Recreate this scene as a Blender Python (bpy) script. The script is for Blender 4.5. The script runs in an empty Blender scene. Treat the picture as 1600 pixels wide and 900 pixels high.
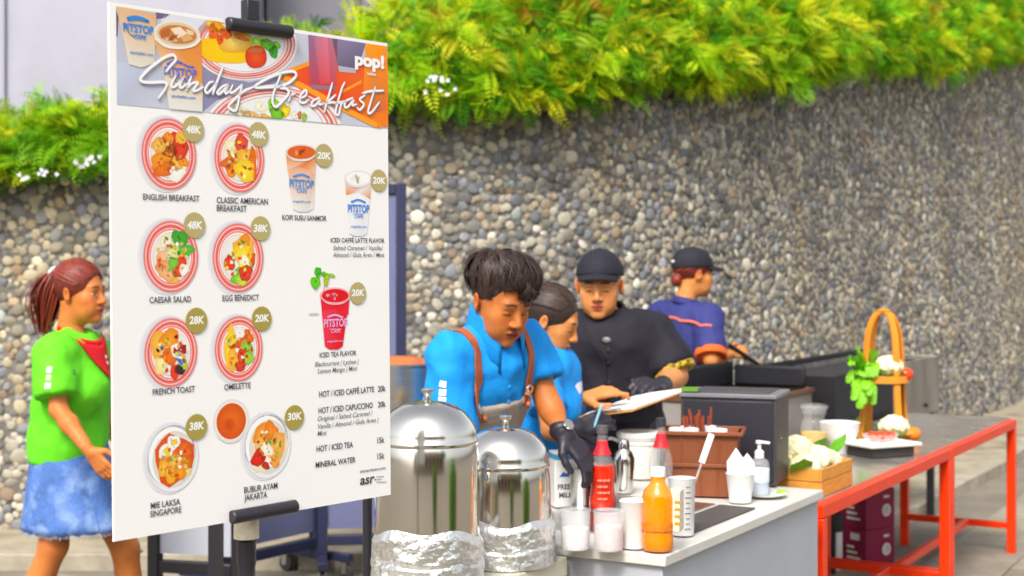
import bpy, math, random
import numpy as np
from mathutils import Vector, Matrix, noise as mnoise

# ------------------------------------------------------------------ camera, sky, sun, exposure
SC = bpy.context.scene
COL = SC.collection
F_PX, CX, HORIZON, CAM_Z = 2222.2, 800.0, 430.0, 1.5     # lens in photo pixels, optical axis, eye height

cam_d = bpy.data.cameras.new("camera")
cam = bpy.data.objects.new("camera", cam_d); COL.objects.link(cam)
cam.location = (0, 0, CAM_Z)
cam.rotation_euler = (math.radians(90), 0, 0)
cam_d.lens = 50.0; cam_d.sensor_width = 36.0
cam_d.shift_y = -20.0 / 1600.0
cam_d.clip_start = 0.05; cam_d.clip_end = 2000
cam_d.dof.use_dof = True
cam_d.dof.focus_distance = 2.85
cam_d.dof.aperture_fstop = 5.2
SC.camera = cam

SUN_EL, SUN_AZ = math.radians(47), math.radians(-163)      # azimuth clockwise from +Y: behind the camera, a little to the left
world = bpy.data.worlds.new("World"); SC.world = world; world.use_nodes = True
wn = world.node_tree.nodes; wl = world.node_tree.links
sky = wn.new("ShaderNodeTexSky"); sky.sky_type = 'NISHITA'; sky.sun_disc = False
sky.sun_elevation = SUN_EL; sky.sun_rotation = SUN_AZ
sky.air_density = 1.0; sky.dust_density = 4.0; sky.ozone_density = 1.0
hsv = wn.new("ShaderNodeHueSaturation"); hsv.inputs["Saturation"].default_value = 0.35
wl.new(sky.outputs[0], hsv.inputs["Color"])
wl.new(hsv.outputs[0], wn["Background"].inputs[0])
wn["Background"].inputs[1].default_value = 0.15

sun_d = bpy.data.lights.new("sun", 'SUN'); sun = bpy.data.objects.new("sun", sun_d); COL.objects.link(sun)
sun_d.energy = 1.5; sun_d.angle = math.radians(14); sun_d.color = (1.0, 0.95, 0.87)
sd = Vector((math.sin(SUN_AZ) * math.cos(SUN_EL), math.cos(SUN_AZ) * math.cos(SUN_EL), math.sin(SUN_EL)))
sun.rotation_euler = sd.to_track_quat('Z', 'Y').to_euler()
sun.location = sd * 30
SC.view_settings.view_transform = 'Standard'; SC.view_settings.look = 'None'
SC.view_settings.gamma = 1.0; SC.view_settings.use_curve_mapping = False
SC.view_settings.exposure = 0.82
SC.render.engine = 'CYCLES'
SC.cycles.max_bounces = 8; SC.cycles.transparent_max_bounces = 12
SC.cycles.caustics_reflective = False; SC.cycles.caustics_refractive = False

# ------------------------------------------------------------------ helpers
RND = random.Random(7)
ORIGIN = {}
def V(*a): return np.array(a, float)
def at(px, py, d): return V((px - CX) / F_PX * d, d, CAM_Z - (py - HORIZON) / F_PX * d)
def onz(px, py, z):                       # point of the horizontal plane z seen at that pixel
    return at(px, py, F_PX * (CAM_Z - z) / (py - HORIZON))
def unit(v): v = np.asarray(v, float); return v / np.linalg.norm(v)
def lin(h):
    h = h.lstrip('#'); c = [int(h[i:i + 2], 16) / 255 for i in (0, 2, 4)]
    return tuple(x / 12.92 if x <= .04045 else ((x + .055) / 1.055) ** 2.4 for x in c)

def tag(o, label=None, cat=None, group=None, kind=None):
    if label: o["label"] = label
    if cat: o["category"] = cat
    if group: o["group"] = group
    if kind: o["kind"] = kind
    return o
def thing(name, loc, label, cat, group=None):
    o = bpy.data.objects.new(name, None); COL.objects.link(o)
    o.empty_display_size = .1
    o.location = tuple(loc); ORIGIN[o] = np.array(loc, float)
    return tag(o, label, cat, group)

def link_mesh(name, verts, faces, mat, parent=None, smooth=True, sharp=35, cols=None, base=None, bevel=0):
    verts = np.asarray(verts, float).reshape(-1, 3)
    if parent is not None: org = ORIGIN[parent]
    elif base is not None: org = np.asarray(base, float)
    else: org = np.zeros(3)
    me = bpy.data.meshes.new(name)
    v = (verts - org)
    if isinstance(faces, np.ndarray):
        n = faces.shape[1]
        me.vertices.add(len(v)); me.vertices.foreach_set("co", v.astype(np.float32).ravel())
        me.loops.add(faces.size); me.loops.foreach_set("vertex_index", faces.astype(np.int32).ravel())
        me.polygons.add(len(faces)); me.polygons.foreach_set("loop_start", np.arange(0, faces.size, n, dtype=np.int32))
        me.update(calc_edges=True)
    else:
        me.from_pydata([tuple(q) for q in v], [], [tuple(f) for f in faces])
    if cols is not None:
        a = me.color_attributes.new("Col", 'FLOAT_COLOR', 'POINT')
        c = np.ones((len(v), 4), np.float32); c[:, :3] = cols
        a.data.foreach_set("color", c.ravel())
    if smooth:
        me.polygons.foreach_set("use_smooth", np.ones(len(me.polygons), bool))
        if sharp: me.set_sharp_from_angle(angle=math.radians(sharp))
    me.update()
    if mat is not None: me.materials.append(mat)
    o = bpy.data.objects.new(name, me); COL.objects.link(o)
    if parent is not None: o.parent = parent
    else: o.location = tuple(org)
    ORIGIN[o] = org
    if bevel:
        m = o.modifiers.new("bevel", 'BEVEL'); m.width = bevel; m.segments = 2; m.limit_method = 'ANGLE'
    return o

class MB:
    def __init__(s): s.v = []; s.f = []; s.c = []
    def add(s, vs, fs, col=None):
        n = len(s.v); s.v += [tuple(x) for x in vs]; s.f += [tuple(i + n for i in f) for f in fs]
        s.c += [col or (1, 1, 1)] * len(vs); return s
    def box(s, c, size, yaw=0, R=None, col=None):
        sx, sy, sz = [q / 2 for q in size]
        P = np.array([(x, y, z) for x in (-sx, sx) for y in (-sy, sy) for z in (-sz, sz)])
        if R is None: R = rotz(yaw)
        P = P @ np.asarray(R).T + np.asarray(c, float)
        return s.add(P, [(0, 1, 3, 2), (4, 6, 7, 5), (0, 4, 5, 1), (2, 3, 7, 6), (0, 2, 6, 4), (1, 5, 7, 3)], col)
    def bar(s, a, b, w, h, up=(0, 0, 1), col=None):        # square bar from a to b
        a = np.asarray(a, float); b = np.asarray(b, float); d = b - a; L = np.linalg.norm(d); d = d / L
        up = np.asarray(up, float)
        if abs(d @ up) > .95: up = V(1, 0, 0)
        x = unit(np.cross(d, up)); y = np.cross(x, d)
        return s.box((a + b) / 2, (w, L, h), R=np.stack([x, d, y], 1), col=col)
    def tube(s, pts, r, n=10, caps=True, col=None):
        pts = np.asarray(pts, float); m = len(pts)
        rr = np.full(m, r) if np.isscalar(r) else np.asarray(r, float)
        T = np.gradient(pts, axis=0); T /= np.linalg.norm(T, axis=1)[:, None] + 1e-12
        ref = V(0, 0, 1) if abs(T[0][2]) < .9 else V(1, 0, 0)
        x = unit(np.cross(T[0], ref)); vs = []
        for i in range(m):
            x = x - (x @ T[i]) * T[i]; x = unit(x); y = np.cross(T[i], x)
            for k in range(n):
                a = 2 * math.pi * k / n; vs.append(pts[i] + rr[i] * (math.cos(a) * x + math.sin(a) * y))
        fs = [(i * n + k, i * n + (k + 1) % n, (i + 1) * n + (k + 1) % n, (i + 1) * n + k) for i in range(m - 1) for k in range(n)]
        if caps: fs += [tuple(range(n))[::-1], tuple(range((m - 1) * n, m * n))]
        return s.add(vs, fs, col)
    def lathe(s, prof, c, n=32, R=None, sq=1.0, col=None):
        c = np.asarray(c, float); vs = []; m = len(prof)
        for r, z in prof:
            for k in range(n):
                a = 2 * math.pi * k / n; p = V(r * math.cos(a), r * sq * math.sin(a), z)
                vs.append((p if R is None else np.asarray(R) @ p) + c)
        fs = [(i * n + k, i * n + (k + 1) % n, (i + 1) * n + (k + 1) % n, (i + 1) * n + k) for i in range(m - 1) for k in range(n)]
        if prof[0][0] > 1e-6: fs.append(tuple(range(n))[::-1])
        if prof[-1][0] > 1e-6: fs.append(tuple(range((m - 1) * n, m * n)))
        return s.add(vs, fs, col)
    def prism(s, poly, z0, z1, col=None):
        n = len(poly)
        vs = [(x, y, z0) for x, y in poly] + [(x, y, z1) for x, y in poly]
        fs = [tuple(range(n))[::-1], tuple(range(n, 2 * n))] + [(i, (i + 1) % n, n + (i + 1) % n, n + i) for i in range(n)]
        return s.add(vs, fs, col)
    def build(s, name, mat, parent=None, smooth=True, sharp=35, bevel=0, base=None, usecol=False):
        return link_mesh(name, s.v, s.f, mat, parent, smooth, sharp, np.array(s.c) if usecol else None, base, bevel)

def rotz(a): c, s = math.cos(a), math.sin(a); return np.array([[c, -s, 0], [s, c, 0], [0, 0, 1.0]])
def rotx(a): c, s = math.cos(a), math.sin(a); return np.array([[1.0, 0, 0], [0, c, -s], [0, s, c]])
def roty(a): c, s = math.cos(a), math.sin(a); return np.array([[c, 0, s], [0, 1.0, 0], [-s, 0, c]])
def frame(f, up=(0, 0, 1)):                # columns: side (person's left), forward, up
    f = unit(f); up = np.asarray(up, float); l = unit(np.cross(up, f)); u = np.cross(f, l)
    return np.stack([l, f, u], 1)
def spline(pts, n=8):
    pts = np.asarray(pts, float)
    P = np.vstack([2 * pts[0] - pts[1], pts, 2 * pts[-1] - pts[-2]]); out = []
    for i in range(1, len(P) - 2):
        p0, p1, p2, p3 = P[i - 1:i + 3]
        for t in np.linspace(0, 1, n, endpoint=False):
            out.append(.5 * ((2 * p1) + (-p0 + p2) * t + (2 * p0 - 5 * p1 + 4 * p2 - p3) * t * t + (-p0 + 3 * p1 - 3 * p2 + p3) * t ** 3))
    out.append(pts[-1]); return np.array(out)

# ------------------------------------------------------------------ materials
MATS = {}
def mat(name, color=(.5, .5, .5), rough=.6, metal=0, var=0, scale=8, bump=0, bscale=60, attr=False, objcol=False, trans=0, alpha=1,
        spec=.5, sss=0, coat=0, stretch=None, transl=0, dirt=None, ior=1.45, sheen=0, roughvar=0, island=0):
    if name in MATS: return MATS[name]
    m = bpy.data.materials.new(name); m.use_nodes = True; MATS[name] = m
    nt = m.node_tree; N = nt.nodes; L = nt.links; b = N["Principled BSDF"]; out = N["Material Output"]
    b.inputs["Base Color"].default_value = (*color, 1); b.inputs["Roughness"].default_value = rough
    b.inputs["Metallic"].default_value = metal; b.inputs["Transmission Weight"].default_value = trans
    b.inputs["Alpha"].default_value = alpha; b.inputs["Specular IOR Level"].default_value = spec
    b.inputs["IOR"].default_value = ior; b.inputs["Coat Weight"].default_value = coat
    if sheen: b.inputs["Sheen Weight"].default_value = sheen
    if sss:
        b.inputs["Subsurface Weight"].default_value = sss
        b.inputs["Subsurface Radius"].default_value = (.012, .005, .003); b.inputs["Subsurface Scale"].default_value = .6
    tc = N.new("ShaderNodeTexCoord"); vec = tc.outputs["Object"]
    if stretch:
        mp = N.new("ShaderNodeMapping"); mp.inputs["Scale"].default_value = stretch; L.new(vec, mp.inputs[0]); vec = mp.outputs[0]
    src = None
    if attr:
        a = N.new("ShaderNodeAttribute"); a.attribute_name = "Col"; src = a.outputs["Color"]
    if objcol:
        a = N.new("ShaderNodeObjectInfo"); src = a.outputs["Color"]
    if var:
        nz = N.new("ShaderNodeTexNoise"); nz.inputs["Scale"].default_value = scale; nz.inputs["Detail"].default_value = 6
        nz.inputs["Roughness"].default_value = .65
        L.new(vec, nz.inputs[0])
        mr = N.new("ShaderNodeMapRange"); mr.inputs["From Min"].default_value = .28; mr.inputs["From Max"].default_value = .72
        mr.inputs["To Min"].default_value = 1 - var; mr.inputs["To Max"].default_value = 1 + var
        L.new(nz.outputs["Fac"], mr.inputs["Value"])
        mx = N.new("ShaderNodeVectorMath"); mx.operation = 'SCALE'
        if src is None: mx.inputs[0].default_value = color
        else: L.new(src, mx.inputs[0])
        L.new(mr.outputs[0], mx.inputs["Scale"]); src = mx.outputs[0]
        if roughvar:
            r2 = N.new("ShaderNodeMapRange"); r2.inputs["From Min"].default_value = .3; r2.inputs["From Max"].default_value = .7
            r2.inputs["To Min"].default_value = max(0, rough - roughvar); r2.inputs["To Max"].default_value = rough + roughvar
            L.new(nz.outputs["Fac"], r2.inputs["Value"]); L.new(r2.outputs[0], b.inputs["Roughness"])
    if island:                              # each strand or leaf its own shade
        gi = N.new("ShaderNodeNewGeometry"); mr = N.new("ShaderNodeMapRange"); mr.inputs["To Min"].default_value = 1 - island; mr.inputs["To Max"].default_value = 1 + island * 1.6
        L.new(gi.outputs["Random Per Island"], mr.inputs["Value"]); mx = N.new("ShaderNodeVectorMath"); mx.operation = 'SCALE'
        if src is None: mx.inputs[0].default_value = color
        else: L.new(src, mx.inputs[0])
        L.new(mr.outputs[0], mx.inputs["Scale"]); src = mx.outputs[0]
    if dirt:                                # (colour, scale, threshold) stains with a shape of their own
        nz = N.new("ShaderNodeTexNoise"); nz.inputs["Scale"].default_value = dirt[1]; nz.inputs["Detail"].default_value = 8
        L.new(vec, nz.inputs[0])
        mr = N.new("ShaderNodeMapRange"); mr.inputs["From Min"].default_value = dirt[2]; mr.inputs["From Max"].default_value = dirt[2] + .18
        L.new(nz.outputs["Fac"], mr.inputs["Value"])
        mx = N.new("ShaderNodeMix"); mx.data_type = 'RGBA'
        L.new(mr.outputs[0], mx.inputs["Factor"])
        if src is None: mx.inputs["A"].default_value = (*color, 1)
        else: L.new(src, mx.inputs["A"])
        mx.inputs["B"].default_value = (*dirt[0], 1); src = mx.outputs["Result"]
    if src is not None: L.new(src, b.inputs["Base Color"])
    if bump:
        nz = N.new("ShaderNodeTexNoise"); nz.inputs["Scale"].default_value = bscale; nz.inputs["Detail"].default_value = 4
        L.new(vec, nz.inputs[0])
        bp = N.new("ShaderNodeBump"); bp.inputs["Strength"].default_value = bump; bp.inputs["Distance"].default_value = .01
        L.new(nz.outputs["Fac"], bp.inputs["Height"]); L.new(bp.outputs[0], b.inputs["Normal"])
    if transl:                              # leaves let light through
        tr = N.new("ShaderNodeBsdfTranslucent")
        if src is not None: L.new(src, tr.inputs[0])
        else: tr.inputs[0].default_value = (*color, 1)
        ms = N.new("ShaderNodeMixShader"); ms.inputs[0].default_value = transl
        L.new(b.outputs[0], ms.inputs[1]); L.new(tr.outputs[0], ms.inputs[2]); L.new(ms.outputs[0], out.inputs[0])
    return m

# ------------------------------------------------------------------ implicit surfaces (smooth unions meshed by surface nets)
def _smin(a, b, k):
    if k <= 0: return np.minimum(a, b)
    h = np.maximum(k - np.abs(a - b), 0) / k
    return np.minimum(a, b) - h * h * k * .25
def sdf_mesh(prims, h, cuts=(), inflate=0.0, pad=.02):
    lo = np.full(3, 1e9); hi = -lo
    for p in prims:
        if p[0] in ('cap', 'capf'):
            a, b, r = np.asarray(p[1]), np.asarray(p[2]), max(p[3], p[4]); l, u = np.minimum(a, b) - r, np.maximum(a, b) + r
        else:
            c, r = np.asarray(p[1]), max(p[2]); l, u = c - r, c + r
        if p[0] != 'sub': lo = np.minimum(lo, l); hi = np.maximum(hi, u)
    lo -= pad + inflate; hi += pad + inflate
    n = np.ceil((hi - lo) / h).astype(int) + 1
    ax = [lo[i] + h * np.arange(n[i]) for i in range(3)]
    F = np.full(n, 1.0, np.float32)
    for p in prims:
        if p[0] in ('cap', 'capf'):
            _, a, b, ra, rb, k = p; a = np.asarray(a, float); b = np.asarray(b, float)
            m = max(ra, rb) + k + 3 * h + inflate; l, u = np.minimum(a, b) - m, np.maximum(a, b) + m
        else:
            c, r, R, k = np.asarray(p[1], float), p[2], p[3], p[4]
            m = max(r) + k + 3 * h + inflate; l, u = c - m, c + m
        i0 = np.clip(((l - lo) / h).astype(int), 0, n - 1); i1 = np.clip(((u - lo) / h).astype(int) + 2, 1, n)
        if np.any(i1 <= i0): continue
        sl = tuple(slice(i0[i], i1[i]) for i in range(3))
        X, Y, Z = np.meshgrid(*[ax[i][sl[i]].astype(np.float32) for i in range(3)], indexing='ij', sparse=True)
        if p[0] in ('cap', 'capf'):
            d = (b - a).astype(np.float32); L2 = float(d @ d) + 1e-12
            px, py, pz = X - np.float32(a[0]), Y - np.float32(a[1]), Z - np.float32(a[2])
            t = np.clip((px * d[0] + py * d[1] + pz * d[2]) / L2, 0, 1)
            D = np.sqrt((px - t * d[0]) ** 2 + (py - t * d[1]) ** 2 + (pz - t * d[2]) ** 2) - (ra + (rb - ra) * t)
            if p[0] == 'capf':             # flat open end at b
                e = d / math.sqrt(L2); D = np.maximum(D, (px - d[0]) * e[0] + (py - d[1]) * e[1] + (pz - d[2]) * e[2])
        else:
            R = np.eye(3) if R is None else np.asarray(R)
            px, py, pz = X - np.float32(c[0]), Y - np.float32(c[1]), Z - np.float32(c[2])
            q = [(px * np.float32(R[0, i]) + py * np.float32(R[1, i]) + pz * np.float32(R[2, i])) for i in range(3)]
            k0 = np.sqrt(sum((q[i] / r[i]) ** 2 for i in range(3))); k1 = np.sqrt(sum((q[i] / r[i] ** 2) ** 2 for i in range(3))) + 1e-9
            D = k0 * (k0 - 1) / k1
        if p[0] == 'sub': F[sl] = -_smin(-F[sl], D, k)
        else: F[sl] = _smin(F[sl], D.astype(np.float32), k)
    F -= inflate
    if cuts:
        X, Y, Z = np.meshgrid(*[q.astype(np.float32) for q in ax], indexing='ij', sparse=True)
        for c in cuts:
            pt, nn = c[0], c[1]
            D = ((X - pt[0]) * nn[0] + (Y - pt[1]) * nn[1] + (Z - pt[2]) * nn[2]).astype(np.float32)
            if len(c) > 2:                 # only near the point
                far = (X - pt[0]) ** 2 + (Y - pt[1]) ** 2 + (Z - pt[2]) ** 2 > c[2] ** 2
                D = np.where(far, -1, D)
            F = np.maximum(F, D)
    return surface_nets(F, lo, h)
def surface_nets(F, lo, h):
    S = F < 0; n = np.array(F.shape)
    cnt = np.zeros(n - 1, np.int8)
    for dx in (0, 1):
        for dy in (0, 1):
            for dz in (0, 1): cnt += S[dx:n[0] - 1 + dx, dy:n[1] - 1 + dy, dz:n[2] - 1 + dz]
    act = np.argwhere((cnt > 0) & (cnt < 8))
    idx = np.full(n - 1, -1, np.int32); idx[tuple(act.T)] = np.arange(len(act))
    P = np.zeros((len(act), 3)); W = np.zeros(len(act))
    cor = [(0, 0, 0), (1, 0, 0), (0, 1, 0), (1, 1, 0), (0, 0, 1), (1, 0, 1), (0, 1, 1), (1, 1, 1)]
    val = [F[act[:, 0] + c[0], act[:, 1] + c[1], act[:, 2] + c[2]] for c in cor]
    for i, j in [(0, 1), (2, 3), (4, 5), (6, 7), (0, 2), (1, 3), (4, 6), (5, 7), (0, 4), (1, 5), (2, 6), (3, 7)]:
        a, b = val[i], val[j]; m = (a < 0) != (b < 0)
        t = np.where(m, a / (a - b + 1e-12), 0)
        P += (np.array(cor[i]) + t[:, None] * (np.array(cor[j]) - np.array(cor[i]))) * m[:, None]; W += m
    P = lo + h * (act + P / np.maximum(W, 1)[:, None])
    faces = []
    for axis in range(3):
        b, c = (axis + 1) % 3, (axis + 2) % 3
        s0 = [slice(None)] * 3; s1 = [slice(None)] * 3; s0[axis] = slice(0, -1); s1[axis] = slice(1, None)
        A, B = S[tuple(s0)], S[tuple(s1)]
        for flip in (0, 1):
            e = np.argwhere(A & ~B) if not flip else np.argwhere(~A & B)
            e = e[(e[:, b] > 0) & (e[:, c] > 0) & (e[:, b] < n[b] - 1) & (e[:, c] < n[c] - 1)]
            q = []
            for db, dc in ((0, 0), (-1, 0), (-1, -1), (0, -1)):
                w = e.copy(); w[:, b] += db; w[:, c] += dc; q.append(idx[w[:, 0], w[:, 1], w[:, 2]])
            q = np.stack(q, 1); faces.append(q if not flip else q[:, ::-1])
    return P, np.vstack(faces)
def vnormals(v, f):
    n = np.zeros_like(v); a = v[f[:, 0]]; b = v[f[:, 1]]; c = v[f[:, 2]]; d = v[f[:, 3]] if f.shape[1] > 3 else c
    fn = np.cross(c - a, d - b) if f.shape[1] > 3 else np.cross(b - a, c - a)
    for i in range(f.shape[1]): np.add.at(n, f[:, i], fn)
    return n / (np.linalg.norm(n, axis=1)[:, None] + 1e-12)
def relax(v, f, it=1, lam=.5):
    e = np.vstack([f[:, [i, (i + 1) % f.shape[1]]] for i in range(f.shape[1])])
    for _ in range(it):
        s = np.zeros_like(v); c = np.zeros(len(v))
        np.add.at(s, e[:, 0], v[e[:, 1]]); np.add.at(c, e[:, 0], 1); np.add.at(s, e[:, 1], v[e[:, 0]]); np.add.at(c, e[:, 1], 1)
        v = v + lam * (s / np.maximum(c, 1)[:, None] - v)
    return v
def join(*parts):
    vs, fs, n = [], [], 0
    for v, f in parts: vs.append(v); fs.append(f + n); n += len(v)
    return np.vstack(vs), np.vstack(fs)
# ------------------------------------------------------------------ the setting
U = V(.503, .864, 0); W = V(-.864, .503, 0)          # along the row of tables, and across it away from the camera
O0 = V(.383, 3.55, 0)                                # near front corner of the grey counter
def loc(s, t, z): return O0 + s * U + t * W + V(0, 0, z)
ROW = math.atan2(U[1], U[0])                         # yaw that turns +X along the row

m_ground = mat("ground_concrete", lin('#7d7568'), .9, var=.25, scale=3, bump=.25, bscale=80, dirt=(lin('#6f675c'), 1.3, .52))
g = link_mesh("ground", [(-200, -200, 0), (200, -200, 0), (200, 200, 0), (-200, 200, 0)], [(0, 1, 2, 3)], m_ground, smooth=False)
tag(g, kind="structure")

m_slab = mat("paving_stone", lin('#98907f'), .85, var=.25, scale=7, bump=.3, bscale=50, objcol=True, dirt=(lin('#857b6c'), 2.2, .55))
def in_kerb(x, y, margin=.03):                       # still in front of the kerb?
    return y < kerb_y(x) - margin
KERB = spline([(-7.5, 7.28), (-4, 7.28), (-1, 7.3), (.5, 7.42), (1.3, 7.65), (2.25, 8.5), (3.05, 9.8), (3.94, 11.3), (6, 15.3), (9.5, 22.5)], 10)
def kerb_y(x): return float(np.interp(x, KERB[:, 0], KERB[:, 1]))
slab_mesh = {}
count = 0
for i in range(-14, 22):
    for j in range(-12, 12):
        off = .3 if j % 2 else 0
        c = loc(3 + i * .62 + off, .2 + j * .42, 0)
        r_ = .35
        if not all(in_kerb(c[0] + dx, c[1] + dy) for dx in (-r_, r_) for dy in (-r_, r_)): continue
        px = CX + c[0] / c[1] * F_PX if c[1] > 1 else -1; py = HORIZON + CAM_Z / c[1] * F_PX if c[1] > 1 else 9999
        if not (-60 < px < 1700 and 600 < py < 960 and c[1] > 5.9): continue
        k = count % 3
        if k not in slab_mesh:
            o = MB().box((0, 0, 0), (.612, .412, .03)).build("paving_slab", m_slab, g, bevel=.004)
            slab_mesh[k] = o.data
        else:
            o = bpy.data.objects.new("paving_slab", slab_mesh[k]); COL.objects.link(o); o.parent = g
        o.location = (c[0], c[1], -.004 + RND.uniform(0, .004)); o.rotation_euler = (0, 0, ROW)
        f = RND.uniform(.72, 1.08); q = lin('#98907f'); o.color = (q[0] * f, q[1] * f, q[2] * f * RND.uniform(.92, 1.04), 1)
        count += 1
        if count > 290: break

APRON = .08
m_apron = mat("apron_concrete", lin('#a0957f'), .9, var=.3, scale=4, bump=.3, bscale=70, dirt=(lin('#6d6356'), 2.5, .55))
WP = [(-330, 7.95, 2.10), (-150, 7.95, 2.12), (0, 8.0, 2.14), (170, 8.0, 2.22), (400, 8.05, 2.44), (620, 8.15, 2.60), (800, 8.3, 2.66), (1000, 8.75, 2.76),
      (1150, 9.5, 2.92), (1300, 10.8, 3.18), (1450, 12.8, 3.52), (1580, 15.6, 4.02), (1680, 19.5, 4.7)]
wc = spline([((p - CX) / F_PX * d, d, z) for p, d, z in WP], 14)
ws = np.r_[0, np.cumsum(np.linalg.norm(np.diff(wc[:, :2], axis=0), axis=1))]
def wall_pt(s, z, out=0.0):
    x, y = np.interp(s, ws, wc[:, 0]), np.interp(s, ws, wc[:, 1])
    e = .05; tx = np.interp(s + e, ws, wc[:, 0]) - np.interp(s - e, ws, wc[:, 0]); ty = np.interp(s + e, ws, wc[:, 1]) - np.interp(s - e, ws, wc[:, 1])
    l = math.hypot(tx, ty); tx, ty = tx / l, ty / l
    nx, ny = ty, -tx                                  # towards the camera side
    k = out - .06 * z
    return V(x + nx * k, y + ny * k, z), V(tx, ty, 0), V(nx, ny, 0)
def wall_top(s): return float(np.interp(s, ws, wc[:, 2]))
# apron between kerb and wall
ss = np.linspace(.05, ws[-1] - .05, 60)
back = [wall_pt(s, 0, -.1)[0] for s in ss]
kb = np.array([(x, y) for x, y in KERB])
front = np.array([kb[int(i)] for i in np.linspace(0, len(kb) - 1, 60)])
vs = [(x, y + .1, APRON - .012) for x, y in front] + [(p[0], p[1], APRON - .012) for p in back]
o = link_mesh("pavement", vs, [(i, i + 1, 61 + i, 60 + i) for i in range(59)], m_apron, smooth=False); tag(o, kind="structure")
# kerb stones
kerb_root = bpy.data.objects.new("kerb", None); COL.objects.link(kerb_root); ORIGIN[kerb_root] = np.zeros(3); tag(kerb_root, kind="structure")
m_kerb = mat("kerb_concrete", lin('#c2b8a6'), .85, var=.2, scale=9, bump=.3, bscale=90, dirt=(lin('#7c7264'), 3.0, .58), objcol=True)
ks = np.r_[0, np.cumsum(np.linalg.norm(np.diff(kb, axis=0), axis=1))]
s = 0.0
while s < ks[-1] - .8:
    a = V(np.interp(s + .006, ks, kb[:, 0]), np.interp(s + .006, ks, kb[:, 1]), 0); b = V(np.interp(s + .794, ks, kb[:, 0]), np.interp(s + .794, ks, kb[:, 1]), 0)
    mb = MB(); mb.bar(a + V(0, 0, APRON / 2 - .01), b + V(0, 0, APRON / 2 - .01), .13, APRON + .03)
    o = mb.build("kerb_stone", m_kerb, kerb_root, bevel=.008)
    f = RND.uniform(.8, 1.05); q = lin('#aca28f'); o.color = (q[0] * f, q[1] * f, q[2] * f, 1)
    s += .8

# ------------------------------------------------------------------ pebble wall
wall = thing("stone_wall", (0, 8.0, 0), "tall curving retaining wall of rounded grey river stones below the hedge", "wall")
sw = np.linspace(.02, ws[-1] - .02, 150); nz_ = 12; vs = []; fs = []
for s in sw:
    for k in range(nz_ + 1): vs.append(wall_pt(s, wall_top(s) * k / nz_, -.006)[0])
for i in range(len(sw) - 1):
    for k in range(nz_): a = i * (nz_ + 1) + k; fs.append((a, a + nz_ + 1, a + nz_ + 2, a + 1))
nfront = len(vs)
for s in sw:
    for k in (0, 1): vs.append(wall_pt(s, wall_top(s) * k, -.45)[0])
for i in range(len(sw) - 1):
    b = nfront + i * 2; fs += [(b, b + 1, b + 3, b + 2)]; a = i * (nz_ + 1) + nz_; fs += [(a, a + nz_ + 1, b + 3, b + 1)]
m_mortar = mat("mortar", lin('#716d67'), .95, var=.35, scale=14, bump=.6, bscale=60)
link_mesh("mortar", vs, fs, m_mortar, wall, smooth=True, sharp=40)
# coping strip along the top
mb = MB()
for i in range(0, len(sw) - 1):
    s0, s1 = sw[i], sw[i + 1]; vv = []
    for s in (s0, s1):
        for (oo, zz) in ((.03, -.05), (.03, .03), (-.3, .03), (-.3, -.05)): vv.append(wall_pt(s, wall_top(s) + zz, oo)[0])
    mb.add(vv, [(0, 4, 5, 1), (1, 5, 6, 2), (0, 3, 7, 4)])
mb.build("coping", mat("coping_concrete", lin('#8d8275'), .9, var=.25, scale=10, bump=.4), wall, smooth=False)

def ico2():
    import bmesh
    bm = bmesh.new(); bmesh.ops.create_icosphere(bm, subdivisions=2, radius=1.0)
    v = np.array([q.co[:] for q in bm.verts]); f = np.array([[q.index for q in t.verts] for t in bm.faces]); bm.free()
    return v, f
icv, icf = ico2()
keep = [t for t in icf if icv[t][:, 2].mean() > -.30]     # the back of a stone sits in the mortar
used = sorted(set(int(i) for t in keep for i in t)); rm = {a: i for i, a in enumerate(used)}
stv = icv[used]; stf = np.array([[rm[int(i)] for i in t] for t in keep])
rs = np.random.RandomState(5)
shapes = []
for k in range(12):
    d = rs.normal(size=(4, 3)); v = stv.copy(); r = 1 + .10 * sum(np.sin(v @ d[i] * 1.3 + i) for i in range(3)) / 1.5
    v = np.sign(v) * np.abs(v) ** .92 * r[:, None]; v[:, 2] *= .36; shapes.append(v)
# pack the stones: larger first, in a grid hash over the unrolled face
cells = {}; stones = []; CELL = .10
def fits(s, z, r):
    ci, cj = int(s / CELL), int(z / CELL)
    for i in (ci - 1, ci, ci + 1):
        for j in (cj - 1, cj, cj + 1):
            for (a, b, q) in cells.get((i, j), ()):
                if (a - s) ** 2 + (b - z) ** 2 < ((q + r) * .77) ** 2: return False
    return True
L_ = ws[-1] - .1
for r0, r1, n in ((.036, .047, 1100), (.027, .035, 12000), (.021, .027, 36000), (.015, .020, 60000)):
    S_ = rs.uniform(.05, L_, n); Z_ = rs.uniform(0, 1, n); R_ = rs.uniform(r0, r1, n)
    for s, zf, r in zip(S_, Z_, R_):
        top = wall_top(s) - .07; z = .03 + zf * (top - .03)
        y = np.interp(s, ws, wc[:, 1])
        if y > 11.5 and r < .021: continue
        if fits(s, z, r): cells.setdefault((int(s / CELL), int(z / CELL)), []).append((s, z, r)); stones.append((s, z, r))
PAL = [('#959084', 6), ('#a8a191', 6), ('#7d7a72', 5), ('#66645f', 4), ('#b9b1a0', 4), ('#988a76', 3), ('#85868a', 5), ('#cdc7b8', 1.3), ('#a5937a', 1.6), ('#6d7176', 3), ('#82705e', .8), ('#9aa39c', .6), ('#a29b89', 5)]
pc = np.array([lin(c) for c, _ in PAL]); pw = np.array([w for _, w in PAL]); pw /= pw.sum()
scol = pc[rs.choice(len(PAL), len(stones), p=pw)] * rs.uniform(.80, 1.16, (len(stones), 1)) * np.array([.98, .98, .97])
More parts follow.
